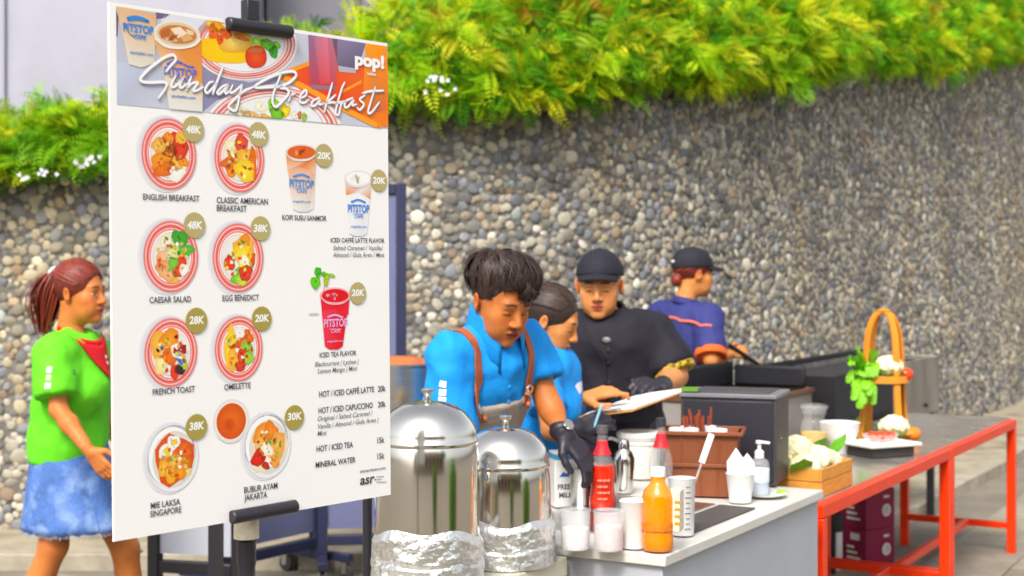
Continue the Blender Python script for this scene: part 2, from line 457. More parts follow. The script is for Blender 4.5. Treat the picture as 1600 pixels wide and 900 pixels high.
for i, (s, z, r) in enumerate(stones):               # weathering streaks running down the wall
    k = 1 + .22 * mnoise.noise((s * 1.6, z * .25, 2)) + .16 * mnoise.noise((s * 5.0, z * .4, 6)) + .12 * mnoise.noise((s * 1.1, z * 1.3, 11))
    scol[i] = scol[i] * k * (np.array([1.06, 1.0, .86]) if mnoise.noise((s * 2.2, z * .3, 20)) > .32 else 1)
vis = []
for i, (s, z, r) in enumerate(stones):
    p = wall_pt(s, z)[0]; px = CX + p[0] / p[1] * F_PX; py = HORIZON - (p[2] - CAM_Z) / p[1] * F_PX
    hid = (175 < px < 612) or not (5 < px < 1595) or py > 830 or py < 130 or (660 < px < 1060 and py > 470) or (px > 1180 and py > 600)
    vis.append(-1 if hid else r / p[1])
single = set(np.argsort(vis)[::-1][:300].tolist())
m_st1 = mat("river_stone", (.3, .3, .3), .75, var=.28, scale=38, bump=.25, bscale=90, objcol=True)
m_st2 = mat("river_stone_mass", (.3, .3, .3), .75, var=.28, scale=38, bump=.25, bscale=90, attr=True)
mv, mf, mc, nb = [], [], [], 0; sdata = [None] * 12
for i, (s, z, r) in enumerate(stones):
    p, t, n = wall_pt(s, z, -.004); a = rs.uniform(0, 6.28); up = unit(np.cross(n, t)) if False else V(0, 0, 1)
    e1 = math.cos(a) * t + math.sin(a) * up; e2 = -math.sin(a) * t + math.cos(a) * up
    n2 = unit(n + .18 * rs.normal() * t + .18 * rs.normal() * up); asp = rs.uniform(.78, 1.0)
    e1 = unit(e1 - (e1 @ n2) * n2); e2 = np.cross(n2, e1)
    M = np.stack([e1 * r * 1.06, e2 * r * asp * 1.06, n2 * r * rs.uniform(.75, 1.05)], 1); k = i % 12
    if i in single:
        if sdata[k] is None:
            o = link_mesh("stone", shapes[k], stf, m_st1, wall, sharp=0); o.data.transform(Matrix.Translation(tuple(ORIGIN[wall]))); sdata[k] = o.data
        else:
            o = bpy.data.objects.new("stone", sdata[k]); COL.objects.link(o); o.parent = wall
        X = Matrix([list(M[0]) + [0], list(M[1]) + [0], list(M[2]) + [0], [0, 0, 0, 1]]); X.translation = Vector(tuple(p - ORIGIN[wall]))
        o.matrix_local = X; o.color = (*scol[i], 1)
    else:
        mv.append(shapes[k] @ M.T + p); mf.append(stf + nb); nb += len(stv); mc.append(np.repeat(scol[i][None], len(stv), 0))
o = link_mesh("stone_mass", np.vstack(mv), np.vstack(mf), m_st2, wall, sharp=0, cols=np.vstack(mc)); tag(o, kind="stuff")

# ------------------------------------------------------------------ hedge on top of the wall
hedge = thing("hedge", (0, 8.3, 2.3), "long feathery yellow-green hedge spilling over the top of the stone wall", "hedge")
def hedge_h(s):                                      # height of the crown above the wall top
    x = np.interp(s, ws, wc[:, 0]) / np.interp(s, ws, wc[:, 1]) * F_PX + CX
    h = np.interp(x, [-300, 0, 170, 450, 620, 900, 1150, 1345, 1450, 1700], [.24, .26, .32, .42, .52, .70, .66, .50, .70, 1.0])
    return h + .07 * mnoise.noise((s * 1.7, 3, 0)) + .05 * mnoise.noise((s * 5, 9, 0))
def hedge_pt(s, a, depth):                           # a: 0 = hanging edge in front, 1 = back of the crown
    hh = hedge_h(s); top = wall_top(s); drape = .06 + .12 * mnoise.noise((s * 1.3, 7, 1)) + .06 * mnoise.noise((s * 4.1, 2, 5))
    prof = [(.16, -drape), (.24, -drape * .2), (.25, .12), (.16, hh * .55), (-.05, hh * .88), (-.38, hh), (-.75, hh * .92)]
    q = a * (len(prof) - 1); i = min(int(q), len(prof) - 2); f = q - i
    oo = prof[i][0] * (1 - f) + prof[i + 1][0] * f; zz = prof[i][1] * (1 - f) + prof[i + 1][1] * f
    do, dz = prof[i + 1][0] - prof[i][0], prof[i + 1][1] - prof[i][1]; l = math.hypot(do, dz); no, nz = dz / l, -do / l
    lump = .10 * mnoise.noise((s * 2.6, a * 5, 4)) + .05 * mnoise.noise((s * 7, a * 12, 8))
    oo += no * (lump - depth); zz += nz * (lump - depth)
    p, t, n = wall_pt(s, top + zz, 0); p = p + n * (oo + .06 * zz)
    return p, n * no + V(0, 0, nz), t
# frond template: a rib with pairs of leaflets
fv, ff = [], []
for i in range(9):
    y = .10 + i * .1; ln = .20 * math.sin(math.pi * min(1, (i + 1.6) / 10)) + .05
    for sd_ in (-1, 1):
        b = len(fv); fv += [(0, y, 0), (sd_ * ln * .5, y + ln * .06, .02), (sd_ * ln, y + ln * .35, -.01), (sd_ * ln * .45, y + ln * .38, .02)]; ff.append((b, b + 1, b + 2, b + 3))
fv = np.array(fv); ff = np.array(ff)
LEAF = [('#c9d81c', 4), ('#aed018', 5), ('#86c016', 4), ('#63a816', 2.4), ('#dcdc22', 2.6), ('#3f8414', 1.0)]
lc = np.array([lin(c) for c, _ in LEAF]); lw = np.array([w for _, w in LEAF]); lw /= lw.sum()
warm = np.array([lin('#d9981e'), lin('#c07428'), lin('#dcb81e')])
HV, HF, HC, nb = [], [], [], 0
NS = 3300                                            # sprays, each a fan of fronds
Ss = np.concatenate([rs.uniform(.1, 7.6, int(NS * .68)), rs.uniform(7.6, ws[-1] - .2, int(NS * .32))])
for s in Ss:
    x = np.interp(s, ws, wc[:, 0]) / np.interp(s, ws, wc[:, 1]) * F_PX + CX
    if x < -80 or (x > 1680): continue
    if 210 < x < 560 and rs.rand() < .75: continue     # behind the poster
    a = rs.beta(1.0, 1.25); p, n, t = hedge_pt(s, a, rs.normal(.05, .06))
    w = lw.copy()
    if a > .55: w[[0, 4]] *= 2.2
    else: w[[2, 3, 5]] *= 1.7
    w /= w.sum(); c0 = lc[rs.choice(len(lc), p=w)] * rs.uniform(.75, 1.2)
    if rs.rand() < (.09 if (850 < x < 1180) else .015) * (a > .42): c0 = warm[rs.randint(3)]
    ax = unit(n * rs.uniform(.5, 1.0) + t * rs.normal(0, .5) + V(0, 0, rs.uniform(-.5, .35) if a < .5 else rs.uniform(.0, .8)))
    for _ in range(rs.randint(6, 10)):
        d = unit(ax + rs.normal(0, .48, 3)); side = unit(np.cross(d, n + .35 * rs.normal(size=3))); nn = np.cross(side, d)
        Ln = rs.uniform(.10, .21) * (1.2 if p[1] > 10 else 1); v = fv.copy(); v[:, 2] -= rs.uniform(.25, .8) * v[:, 1] ** 2 * .6
        q = p + rs.normal(0, .022, 3); X_ = q + Ln * (v[:, :1] * side + v[:, 1:2] * d + v[:, 2:3] * nn); X_[:, 2] -= .10 * Ln * v[:, 1] ** 2 * (1 + rs.rand())
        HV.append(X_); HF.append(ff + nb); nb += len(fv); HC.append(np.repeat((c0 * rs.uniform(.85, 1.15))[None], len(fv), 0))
m_leaf = mat("feathery_leaf", (.2, .3, .02), .5, attr=True, transl=.4, spec=.25)
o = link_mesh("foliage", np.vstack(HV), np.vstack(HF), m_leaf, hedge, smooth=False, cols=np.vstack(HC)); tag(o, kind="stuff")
# woody inside of the hedge
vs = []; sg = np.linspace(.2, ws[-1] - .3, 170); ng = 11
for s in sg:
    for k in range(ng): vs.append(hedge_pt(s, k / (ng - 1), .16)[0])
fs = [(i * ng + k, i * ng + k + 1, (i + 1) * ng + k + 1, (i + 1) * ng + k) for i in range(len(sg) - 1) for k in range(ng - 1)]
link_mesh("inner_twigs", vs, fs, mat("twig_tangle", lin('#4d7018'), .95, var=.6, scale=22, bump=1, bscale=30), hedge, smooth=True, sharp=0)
# little white flowers
mb = MB()
for px, py, n in ((678, 122, 9), (690, 140, 4), (118, 252, 6), (140, 248, 9), (40, 280, 5), (70, 270, 4)):
    for _ in range(n):
        d = 7.75 if px > 300 else 7.72
        c = at(px + RND.gauss(0, 11), py + RND.gauss(0, 5), d)
        for k in range(5):
            a = k * 1.2566 + RND.random(); e = V(math.cos(a), -.3, math.sin(a)); f = V(-math.sin(a), -.2, math.cos(a)); r = .011
            mb.add([c, c + r * e * .7 + r * f * .4, c + r * e * 1.3, c + r * e * .7 - r * f * .4], [(0, 1, 2, 3)])
o = mb.build("white_flowers", mat("white_petal", (.8, .8, .85), .6), hedge, smooth=False); tag(o, kind="stuff")
# planting bed behind the wall
vs = []
for s in sg: vs += [wall_pt(s, wall_top(s) - .12, -.05)[0], wall_pt(s, wall_top(s) - .12, -2.6)[0]]
o = link_mesh("planting_bed", vs, [(2 * i, 2 * i + 1, 2 * i + 3, 2 * i + 2) for i in range(len(sg) - 1)], mat("soil", lin('#4b3d2e'), 1, var=.4, scale=20, bump=.8), smooth=False); tag(o, kind="structure")

# ------------------------------------------------------------------ buildings behind the hedge
def building(name, x0, x1, y, h, color, label, bays, mull=None, mcol=None):
    b = thing(name, ((x0 + x1) / 2, y, 0), label, "building")
    m = mat(name + "_" + color.strip('#'), lin(color), .8, var=.07, scale=1.2, bump=.05, bscale=30, dirt=(tuple(.86 * q for q in lin(color)), .8, .55))
    MB().box(((x0 + x1) / 2, y + 2, h / 2), (x1 - x0, 4, h)).build("wall", m, b, smooth=False)
    MB().box(((x0 + x1) / 2, y + 2, h + .1), (x1 - x0 + .2, 4.2, .2)).build("parapet", m, b, smooth=False)
    if mull:
        for k in range(1, bays):
            x = x0 + (x1 - x0) * k / bays
            MB().box((x, y - .02, h / 2), (mull, .06, h)).build("panel_joint", mat(name + "_joint", lin(mcol), .6), b, smooth=False)
    return b
building("pale_building", -12, -2.66, 14.0, 9, '#a6a6b1', "pale lavender-grey rendered building behind the left end of the hedge", 4, .03, '#9c9ca8')
building("dark_building", -2.62, .30, 15.2, 9, '#77757f', "darker grey building block behind the hedge above the poster", 3, .04, '#64626d')
b = building("white_building", .8, 16, 28, 12, '#d9d9da', "far white building glimpsed between gaps along the hedge top", 1)
gl = mat("far_glass", lin('#8fa0ac'), .15, spec=.8)
for k in range(7):
    for j in range(2):
        w_ = MB().box((2 + k * 2, 27.98, 6.5 + j * 3), (1.3, .1, 1.8)).build("window", mat("window_frame_white", lin('#ececec'), .5), b, smooth=False)
        MB().box((2 + k * 2, 27.92, 6.5 + j * 3), (1.1, .04, 1.6)).build("pane", gl, w_, smooth=False)
pw0 = at(843, 60, 10.2)
MB().tube([(pw0[0], pw0[1], 2.0), (pw0[0], pw0[1], 5.4)], .045, 14).build("post", mat("white_post_paint", lin('#e4ded4'), .4, var=.08), bevel=0)
o = bpy.data.objects["post"]; tag(o, "slim white post rising out of the middle of the hedge", "post")
pb = at(1326, 5, 16)
o = MB().tube([(pb[0], pb[1], 0), (pb[0], pb[1], 7)], .05, 12).build("post", mat("blue_post_paint", lin('#2f7fd0'), .4)); tag(o, "slim blue post behind the right end of the hedge", "post")
# ------------------------------------------------------------------ menu poster on its stand
PC = V(-.4264, 2.432, 1.508); PW, PH = .588, .841
_r = math.radians(.6); _e1 = unit(V(.671, .7415, 0))
E1 = math.cos(_r) * _e1 + math.sin(_r) * V(0, 0, 1); E2 = math.sin(_r) * _e1 - math.cos(_r) * V(0, 0, 1)
EN = np.cross(E2, E1); EN = EN if EN[1] < 0 else -EN
TL = PC - E1 * PW / 2 - E2 * PH / 2
def PU(px, py):
    d = V((px - CX) / F_PX, 1, -(py - HORIZON) / F_PX); o = V(0, 0, CAM_Z)
    q = o + d * (((TL - o) @ EN) / (d @ EN)) - TL
    return (q @ E1, q @ E2)
def uv3(u, v, l=0): return TL + E1 * u + E2 * v + EN * (.0005 + .00011 * l)
m_ink = mat("printed_ink", (.5, .5, .5), .45, attr=True, spec=.3)
m_board = mat("poster_board", lin('#efeeeb'), .5, var=.015, scale=3, spec=.35)
bm_ = MB(); cs = [TL, TL + E1 * PW, TL + E1 * PW + E2 * PH, TL + E2 * PH]
bm_.add([*cs, *[c - EN * .004 for c in cs]], [(0, 3, 2, 1), (4, 5, 6, 7), (0, 1, 5, 4), (1, 2, 6, 5), (2, 3, 7, 6), (3, 0, 4, 7)])
poster = bm_.build("menu_poster", m_board, smooth=False, base=PC + E2 * PH / 2)
tag(poster, "large white breakfast menu poster with photo header and dish pictures, clipped to a stand", "poster")

class Print:
    def __init__(s, clip=None): s.v = []; s.f = []; s.c = []; s.clip = clip
    def poly(s, pts, col, l):
        pts = [tuple(p) for p in pts]; cols = col if isinstance(col, list) else [col] * len(pts)
        P = [p + tuple(c) for p, c in zip(pts, cols)]
        if s.clip:
            u0, u1, v0, v1 = s.clip
            for ax, lim, sg in ((0, u0, 1), (0, u1, -1), (1, v0, 1), (1, v1, -1)):
                out = []
                for i in range(len(P)):
                    a, b = P[i], P[(i + 1) % len(P)]; ia = sg * (a[ax] - lim) >= 0; ib = sg * (b[ax] - lim) >= 0
                    if ia: out.append(a)
                    if ia != ib:
                        t = (lim - a[ax]) / (b[ax] - a[ax]); out.append(tuple(a[k] + t * (b[k] - a[k]) for k in range(5)))
                P = out
                if len(P) < 3: return
        n = len(s.v); s.v += [uv3(p[0], p[1], l) for p in P]; s.c += [p[2:] for p in P]; s.f.append(tuple(range(n, n + len(P))))
    def ell(s, c, r, col, l, rot=0, n=36, jit=0, rnd=None, edge=None):
        cx, cy = c; rx, ry = r if not np.isscalar(r) else (r, r)
        ph = rnd.random() * 6 if rnd else 0; pts = []
        for k in range(n):
            a = 2 * math.pi * k / n; q = 1 + (jit * (math.sin(3 * a + ph) * .5 + math.sin(5 * a + 2 * ph) * .35 + (rnd.random() - .5) * .5) if rnd else 0)
            x, y = rx * q * math.cos(a), ry * q * math.sin(a); pts.append((cx + x * math.cos(rot) - y * math.sin(rot), cy + x * math.sin(rot) + y * math.cos(rot)))
        if edge is None: s.poly(pts, col, l)
        else:
            for k in range(n): s.poly([c, pts[k], pts[(k + 1) % n]], [col, edge, edge], l)
    def ring(s, c, r0, r1, col, l, n=48, asp=1.0, sx=.9):
        for k in range(n):
            a, b = 2 * math.pi * k / n, 2 * math.pi * (k + 1) / n
            P = lambda r, t: (c[0] + r * sx * math.cos(t), c[1] + r * asp * math.sin(t))
            s.poly([P(r0, a), P(r1, a), P(r1, b), P(r0, b)], col, l)
    def stroke(s, pts, w, col, l, taper=True):
        p = spline(pts, 7); T = np.gradient(p, axis=0); T /= np.linalg.norm(T, axis=1)[:, None] + 1e-9; N = np.stack([-T[:, 1], T[:, 0]], 1)
        n = len(p); ww = np.full(n, w / 2)
        if taper: ww *= .72 + .28 * np.sin(np.linspace(.15, math.pi - .15, n))
        for i in range(n - 1): s.poly([p[i] + N[i] * ww[i], p[i + 1] + N[i + 1] * ww[i + 1], p[i + 1] - N[i + 1] * ww[i + 1], p[i] - N[i] * ww[i]], col, l)
        for i in (0, n - 1): s.ell(p[i], ww[i], col, l, n=10)
    def blob(s, c, r, col, l, rnd, rot=None):       # one piece of food in a printed photo: irregular, lighter in the middle, flecked
        rot = rnd.random() * 3 if rot is None else rot; col = np.array(col)
        s.ell(c, r, tuple(np.minimum(col * 1.4, .9)), l, rot, 14, .22, rnd, edge=tuple(col * .92))
        rx, ry = r if not np.isscalar(r) else (r, r)
        for _ in range(3):
            a = rnd.random() * 6.28; q = rnd.random() * .6; f = rnd.choice((.55, 1.5, .75, 1.3))
            s.ell((c[0] + rx * q * math.cos(a), c[1] + ry * q * math.sin(a)), (rx * .22, ry * .16), tuple(np.minimum(col * f, .9)), l + 1, rnd.random() * 3, 7, .3, rnd)
    def build(s, name, parent=None, label=None):
        o = link_mesh(name, s.v, s.f, m_ink, parent or poster, smooth=False, cols=np.array(s.c))
        if label: o["label"] = label
        return o

TEXTS = []
def text(body, x0, yb, x1, cap, col, name="caption", parent=None, bold=.012, shear=0, l=6, anchor='l', follow=True):
    """lettering from photo point (x0, yb) on its baseline to x1, capitals cap pixels tall"""
    u0, v0 = PU(x0, yb); u1 = PU(x1, yb)[0]; h = abs(PU(x0, yb)[1] - PU(x0, yb - cap)[1])
    TEXTS.append((body, u0, v0, u1, h, col, name, parent, bold, shear, l))
def flush_texts():
    obs = []
    for t in TEXTS:
        cu = bpy.data.curves.new("lettering", 'FONT'); cu.body = t[0]; cu.size = 1; cu.offset = t[8]; cu.shear = t[9]; cu.resolution_u = 3
        o = bpy.data.objects.new("lettering", cu); COL.objects.link(o); obs.append(o)
    dg = bpy.context.evaluated_depsgraph_get(); dg.update()
    for t, o in zip(TEXTS, obs):
        me = o.evaluated_get(dg).to_mesh()
        v = np.array([q.co[:] for q in me.vertices]); f = [tuple(p.vertices) for p in me.polygons]
        o.evaluated_get(dg).to_mesh_clear()
        body, u0, v0, u1, h, col, name, parent, bold, shear, l = t
        x = (v[:, 0] - v[:, 0].min()) / (np.ptp(v[:, 0]) + 1e-9) * (u1 - u0) + u0
        y = v0 - v[:, 1] / .70 * h
        P = np.array([uv3(a, b, l) for a, b in zip(x, y)])
        link_mesh(name, P, f, m_ink, parent or poster, smooth=False, cols=np.tile(np.array(col), (len(P), 1)))
    for o in obs:
        cu = o.data; bpy.data.objects.remove(o); bpy.data.curves.remove(cu)

DARK, GREYT, WHITE = lin('#46404f'), lin('#6b6870'), (.86, .86, .86)
# ---- header photograph
hu0, hv0 = PU(181, 10); hu1 = PU(605, 76)[0]; hv1 = PU(183, 163)[1]
CL = (hu0, hu1, hv0, hv1)
hd = Print(CL)
def H(x, y): return PU(160 + .3 * x, .3 * y)
def HP(l): return [H(*q) for q in l]
def hell(cx, cy, rx, ry, col, l, rot=0, rnd=None, jit=0, edge=None):
    pts = []
    for k in range(40):
        a = 2 * math.pi * k / 40; j = 1 + (jit * math.sin(4 * a + cx) if jit else 0)
        x, y = rx * j * math.cos(a), ry * j * math.sin(a)
        pts.append(H(cx + x * math.cos(rot) - y * math.sin(rot), cy + x * math.sin(rot) + y * math.cos(rot)))
    if edge is None: hd.poly(pts, col, l)
    else:
        c = H(cx, cy)
        for k in range(40): hd.poly([c, pts[k], pts[(k + 1) % 40]], [col, edge, edge], l)
def hband(cx, cy, r0, r1, asp, col, l):
    for k in range(60):
        a, b = 2 * math.pi * k / 60, 2 * math.pi * (k + 1) / 60
        hd.poly([H(cx + r * math.cos(t), cy + asp * r * math.sin(t)) for r, t in ((r0, a), (r1, a), (r1, b), (r0, b))], col, l)
C_ = lin; hr = random.Random(3)
hd.poly([(hu0, hv0), (hu1, hv0), (hu1, hv1), (hu0, hv1)], [C_('#b9b8c8'), C_('#c9cad6'), C_('#c4c6d2'), C_('#bfc4d6')], 0)
hd.poly(HP([(480, 330), (760, 430), (1000, 380), (820, 470), (600, 520), (500, 600)]), C_('#8d89a8'), 1)
hd.poly(HP([(60, 330), (330, 300), (330, 600), (80, 560)]), [C_('#c3cadb'), C_('#b9bccd'), C_('#c6cad6'), C_('#b4b9cb')], 1)
hd.poly(HP([(62, 25), (82, 90), (78, 190), (62, 190)]), C_('#6a4c60'), 2)
hd.poly(HP([(275, 50), (362, 68), (322, 96), (278, 98)]), C_('#6c5c86'), 2)
hd.poly(HP([(330, 60), (470, 66), (600, 100), (520, 180), (300, 110)]), C_('#d9d8e2'), 2)
# plates
for (cx, cy, R, asp, k) in ((742, 232, 272, .69, 0), (885, 690, 362, .69, 1)):
    hell(cx, cy, R, R * asp, C_('#eceaea'), 2 + k); hell(cx, cy, R * .80, R * .80 * asp, C_('#e6e8ea'), 4)
    for a, b, c in ((.955, .925, '#e48a80'), (.90, .855, '#e06a5c'), (.835, .80, '#e68678')): hband(cx, cy, R * a, R * b, asp, C_(c), 5)
    hband(cx, cy, R * .76, R * .745, asp, C_('#e79a8c'), 5)
hell(640, 262, 145, 70, C_('#f0c90a'), 6, .12, jit=.05, edge=C_('#f2bd00'))
hell(690, 222, 95, 55, C_('#f2d36a'), 7, 0, jit=.06, edge=C_('#dfa322'))
for (x, y, rx, ry, c) in ((598, 140, 45, 30, '#e8901c'), (575, 165, 30, 42, '#e2641e'), (640, 175, 40, 26, '#d9581a'), (720, 195, 50, 16, '#d8661e'), (610, 205, 22, 28, '#d84a1a'), (560, 125, 28, 16, '#f0b23a'), (610, 110, 26, 14, '#f2c52a')):
    hd.blob(H(x, y), (rx * .00033, ry * .00031), C_(c), 8, hr, .2)
for (x, y, rx, ry, c) in ((800, 220, 45, 24, '#9ad03c'), (860, 235, 52, 34, '#5fb52c'), (890, 270, 30, 36, '#3f9f28'), (835, 205, 38, 14, '#c3df7a'), (905, 235, 26, 20, '#7fc43a')):
    hd.blob(H(x, y), (rx * .00033, ry * .00031), C_(c), 8, hr, .3)
hell(797, 296, 57, 60, C_('#ee5a24'), 10, 0, jit=.03, edge=C_('#d2350f')); hell(795, 262, 40, 14, C_('#cf6d3a'), 11, 0, jit=.1)
# tray and glasses
hd.poly(HP([(930, 395), (1085, 328), (1470, 300), (1500, 660), (1420, 660), (1215, 560), (1060, 490)]), [C_('#ee6a1c'), C_('#e8481e'), C_('#ea5a1e'), C_('#ec7a1a'), C_('#ef7f18'), C_('#e2421f'), C_('#e64a1f')], 6)
for a, w in (([(925, 392), (1010, 355), (1090, 326)], 24), ([(935, 400), (1080, 470), (1230, 555), (1380, 630), (1440, 660)], 34), ([(1240, 480), (1300, 450), (1345, 425)], 16)):
    hd.stroke([H(*q) for q in a], w * .00031, C_('#f59a20'), 7, False)
hd.poly(HP([(1070, 180), (1222, 200), (1216, 440), (1180, 462), (1110, 458), (1078, 440)]), [C_('#8e6a8c'), C_('#c07088'), C_('#c84a52'), C_('#c84248'), C_('#c03a48'), C_('#b04a5c')], 8)
hd.poly(HP([(1100, 190), (1170, 195), (1185, 430), (1130, 440)]), [C_('#b27490'), C_('#dc7888'), C_('#e05058'), C_('#d04650')], 9)
hd.poly(HP([(1080, 440), (1215, 452), (1205, 472), (1090, 465)]), C_('#9a7080'), 9)
hd.poly(HP([(1192, 195), (1372, 215), (1322, 372), (1226, 360)]), [C_('#8b80a4'), C_('#7a7090'), C_('#5f566e'), C_('#6c6278')], 8)
hd.poly(HP([(1224, 342), (1322, 358), (1318, 382), (1230, 374)]), C_('#b5adbc'), 9)
hd.poly(HP([(1370, 215), (1478, 230), (1492, 560), (1440, 585), (1352, 560)]), [C_('#f49a14'), C_('#f28f16'), C_('#ee6c16'), C_('#c96a3a'), C_('#ee7a16')], 8)
# salad plate
for (x, y, rx, ry, c) in ((720, 580, 60, 30, '#e9d9b4'), (770, 600, 70, 24, '#e6b268'), (820, 555, 40, 30, '#efe3c4'), (890, 545, 40, 40, '#8cc62e'), (905, 590, 50, 36, '#6fb026'), (950, 575, 34, 40, '#e2c224'), (1000, 600, 30, 24, '#e8dcc8'), (1025, 600, 16, 24, '#cf6a3a'), (1050, 610, 18, 26, '#8cb83a'), (680, 565, 40, 20, '#efe6d2'), (850, 610, 40, 16, '#dfa43a')):
    hd.blob(H(x, y), (rx * .00033, ry * .00031), C_(c), 7, hr, .2)
# paper cups
hd.poly(HP([(68, 28), (278, 75), (270, 330), (200, 352), (135, 335)]), [C_('#dcb184'), C_('#d9a878'), C_('#d8cfbc'), C_('#dcd6c6'), C_('#e0dacb')], 9)
hd.poly(HP([(262, 190), (385, 235), (512, 185), (520, 470), (516, 600), (350, 600), (318, 380)]), [C_('#dd9a4c'), C_('#e08a34'), C_('#e0802c'), C_('#e09a50'), C_('#dde0dc'), C_('#dfe2de'), C_('#e4cdae')], 10)
hd.poly(HP([(320, 400), (520, 440), (518, 600), (350, 600)]), [C_('#e3cfb0'), C_('#e2c39a'), C_('#dcdfdb'), C_('#e0e3df')], 11)
hell(385, 180, 122, 73, C_('#e6ddcf'), 12, .13); hell(385, 178, 110, 62, C_('#d9c3a2'), 13, .13); hell(388, 180, 98, 48, C_('#c07c3c'), 14, .13)
for q, c in (([(300, 160), (350, 145), (345, 185), (300, 200)], '#b8622a'), ([(350, 150), (400, 140), (440, 175), (390, 200)], '#ecd6b8'), ([(400, 190), (450, 180), (470, 205), (420, 220)], '#dba468'), ([(320, 200), (370, 195), (390, 215), (340, 222)], '#e2b884'), ([(430, 150), (470, 165), (470, 185), (440, 180)], '#e8c79a'), ([(355, 185), (395, 180), (365, 215), (335, 212)], '#a5541e')):
    hd.poly(HP(q), C_(c), 15)
hd.stroke([H(x, y) for x, y in ((268, 200), (320, 240), (395, 252), (470, 238), (508, 205))], .0032, C_('#eee6d8'), 16)
for a in ([(112, 130), (130, 165), (160, 195)],): hd.stroke([H(*q) for q in a], .0016, C_('#8a6a58'), 10, False)
HB, HB2 = C_('#2f86d6'), C_('#5a70d0')
for (pts, col, w) in (([(128, 95), (160, 88), (200, 95), (235, 112)], HB, .004), ([(130, 105), (180, 102), (228, 112)], HB, .003), ([(138, 182), (185, 184), (225, 190)], HB, .0012), ([(335, 335), (370, 318), (410, 330)], HB2, .004), ([(420, 335), (440, 345), (470, 350)], HB2, .003), ([(345, 400), (400, 405), (445, 410)], HB2, .0012)):
    hd.stroke([H(*q) for q in pts], w, col, 17, False)
header = hd.build("header_picture", label="printed photo strip of iced coffees, plates and juices along the poster top")
def htext(b, x0, yb, x1, cap, col, **k):
    text(b, 160 + .3 * x0, .3 * yb, 160 + .3 * x1, cap * .3, col, parent=header, l=18, name="logo_lettering", **k)
htext("PITSTOP", 104, 160, 262, 42, HB, bold=.03); htext("CAFE", 160, 200, 222, 17, HB, bold=.03); htext("singkafah.com", 140, 278, 262, 14, HB, bold=.02)
htext("PITSTOP", 318, 388, 488, 42, HB2, bold=.03); htext("CAFE", 372, 425, 440, 17, HB2, bold=.03); htext("singkafah.com", 355, 505, 480, 14, HB, bold=.02)
text("pop!", 553, 101, 599, 19, WHITE, name="logo_lettering", parent=header, bold=.05, l=20); text("table", 572, 117, 586, 5, WHITE, name="logo_lettering", parent=header, l=20)
# ---- brush-script title
def A_(x, y): return PU(200 + .14445 * x, 70 + .14445 * y)
def B_(x, y): return PU(390 + x / 6, 60 + y / 6)
SCRIPT = [(A_, q) for q in (
    [(400, 288), (455, 220), (505, 160), (478, 112), (400, 130), (300, 195), (190, 285), (122, 372), (160, 402), (250, 408), (360, 404), (405, 420), (390, 475), (318, 580)],
    [(505, 335), (470, 400), (458, 448), (490, 455), (550, 400), (592, 348)], [(592, 348), (560, 410), (548, 455), (575, 462), (620, 425)],
    [(672, 345), (645, 420), (622, 492)], [(630, 470), (680, 420), (745, 408), (715, 455), (690, 498), (740, 492), (800, 458)],
    [(910, 398), (865, 415), (822, 485), (845, 522), (900, 470), (940, 415)], [(1015, 242), (970, 350), (925, 470), (905, 535)],
    [(1065, 428), (1005, 455), (952, 515), (975, 532), (1030, 485), (1070, 440), (1040, 505), (1050, 530), (1090, 490)],
    [(1120, 438), (1092, 500), (1112, 520), (1170, 480), (1225, 428)], [(1225, 428), (1195, 545), (1155, 708), (1075, 672), (1130, 600), (1230, 512), (1345, 455)])]
SCRIPT += [(B_, q) for q in (
    [(300, 450), (180, 458), (38, 458), (120, 395), (270, 330), (395, 310), (425, 350), (365, 412), (275, 458), (335, 472), (355, 515), (310, 575), (238, 642), (205, 600), (215, 510), (250, 420), (282, 335)],
    [(392, 510), (372, 550), (355, 588)], [(365, 560), (385, 530), (415, 518)],
    [(465, 565), (520, 530), (515, 485), (470, 530), (462, 590), (500, 605), (545, 575)],
    [(640, 558), (585, 585), (570, 630), (605, 628), (650, 575), (640, 618), (675, 615)],
    [(765, 418), (730, 540), (688, 692)], [(795, 530), (745, 575), (712, 605), (760, 600), (810, 605)],
    [(880, 415), (850, 480), (795, 685), (825, 712), (848, 620), (890, 592)], [(790, 612), (840, 600), (895, 590)],
    [(955, 558), (895, 588), (880, 640), (912, 640), (965, 578), (952, 628), (992, 618)],
    [(1070, 535), (1022, 572), (1060, 618), (1025, 668), (998, 650)],
    [(1168, 458), (1130, 580), (1100, 690), (1135, 690), (1205, 600)], [(1048, 515), (1120, 496), (1245, 490)])]
tt = Print()
for fn, q in SCRIPT:
    p = [fn(*z) for z in q]; w = .0050 if len(q) > 13 else .0043
    tt.stroke([(a + .0012, b + .0018) for a, b in p], w, C_('#8c8590'), 21)
    tt.stroke(p, w, (.88, .88, .88), 23)
tt.build("title_lettering", label="white brush-script title across the header")

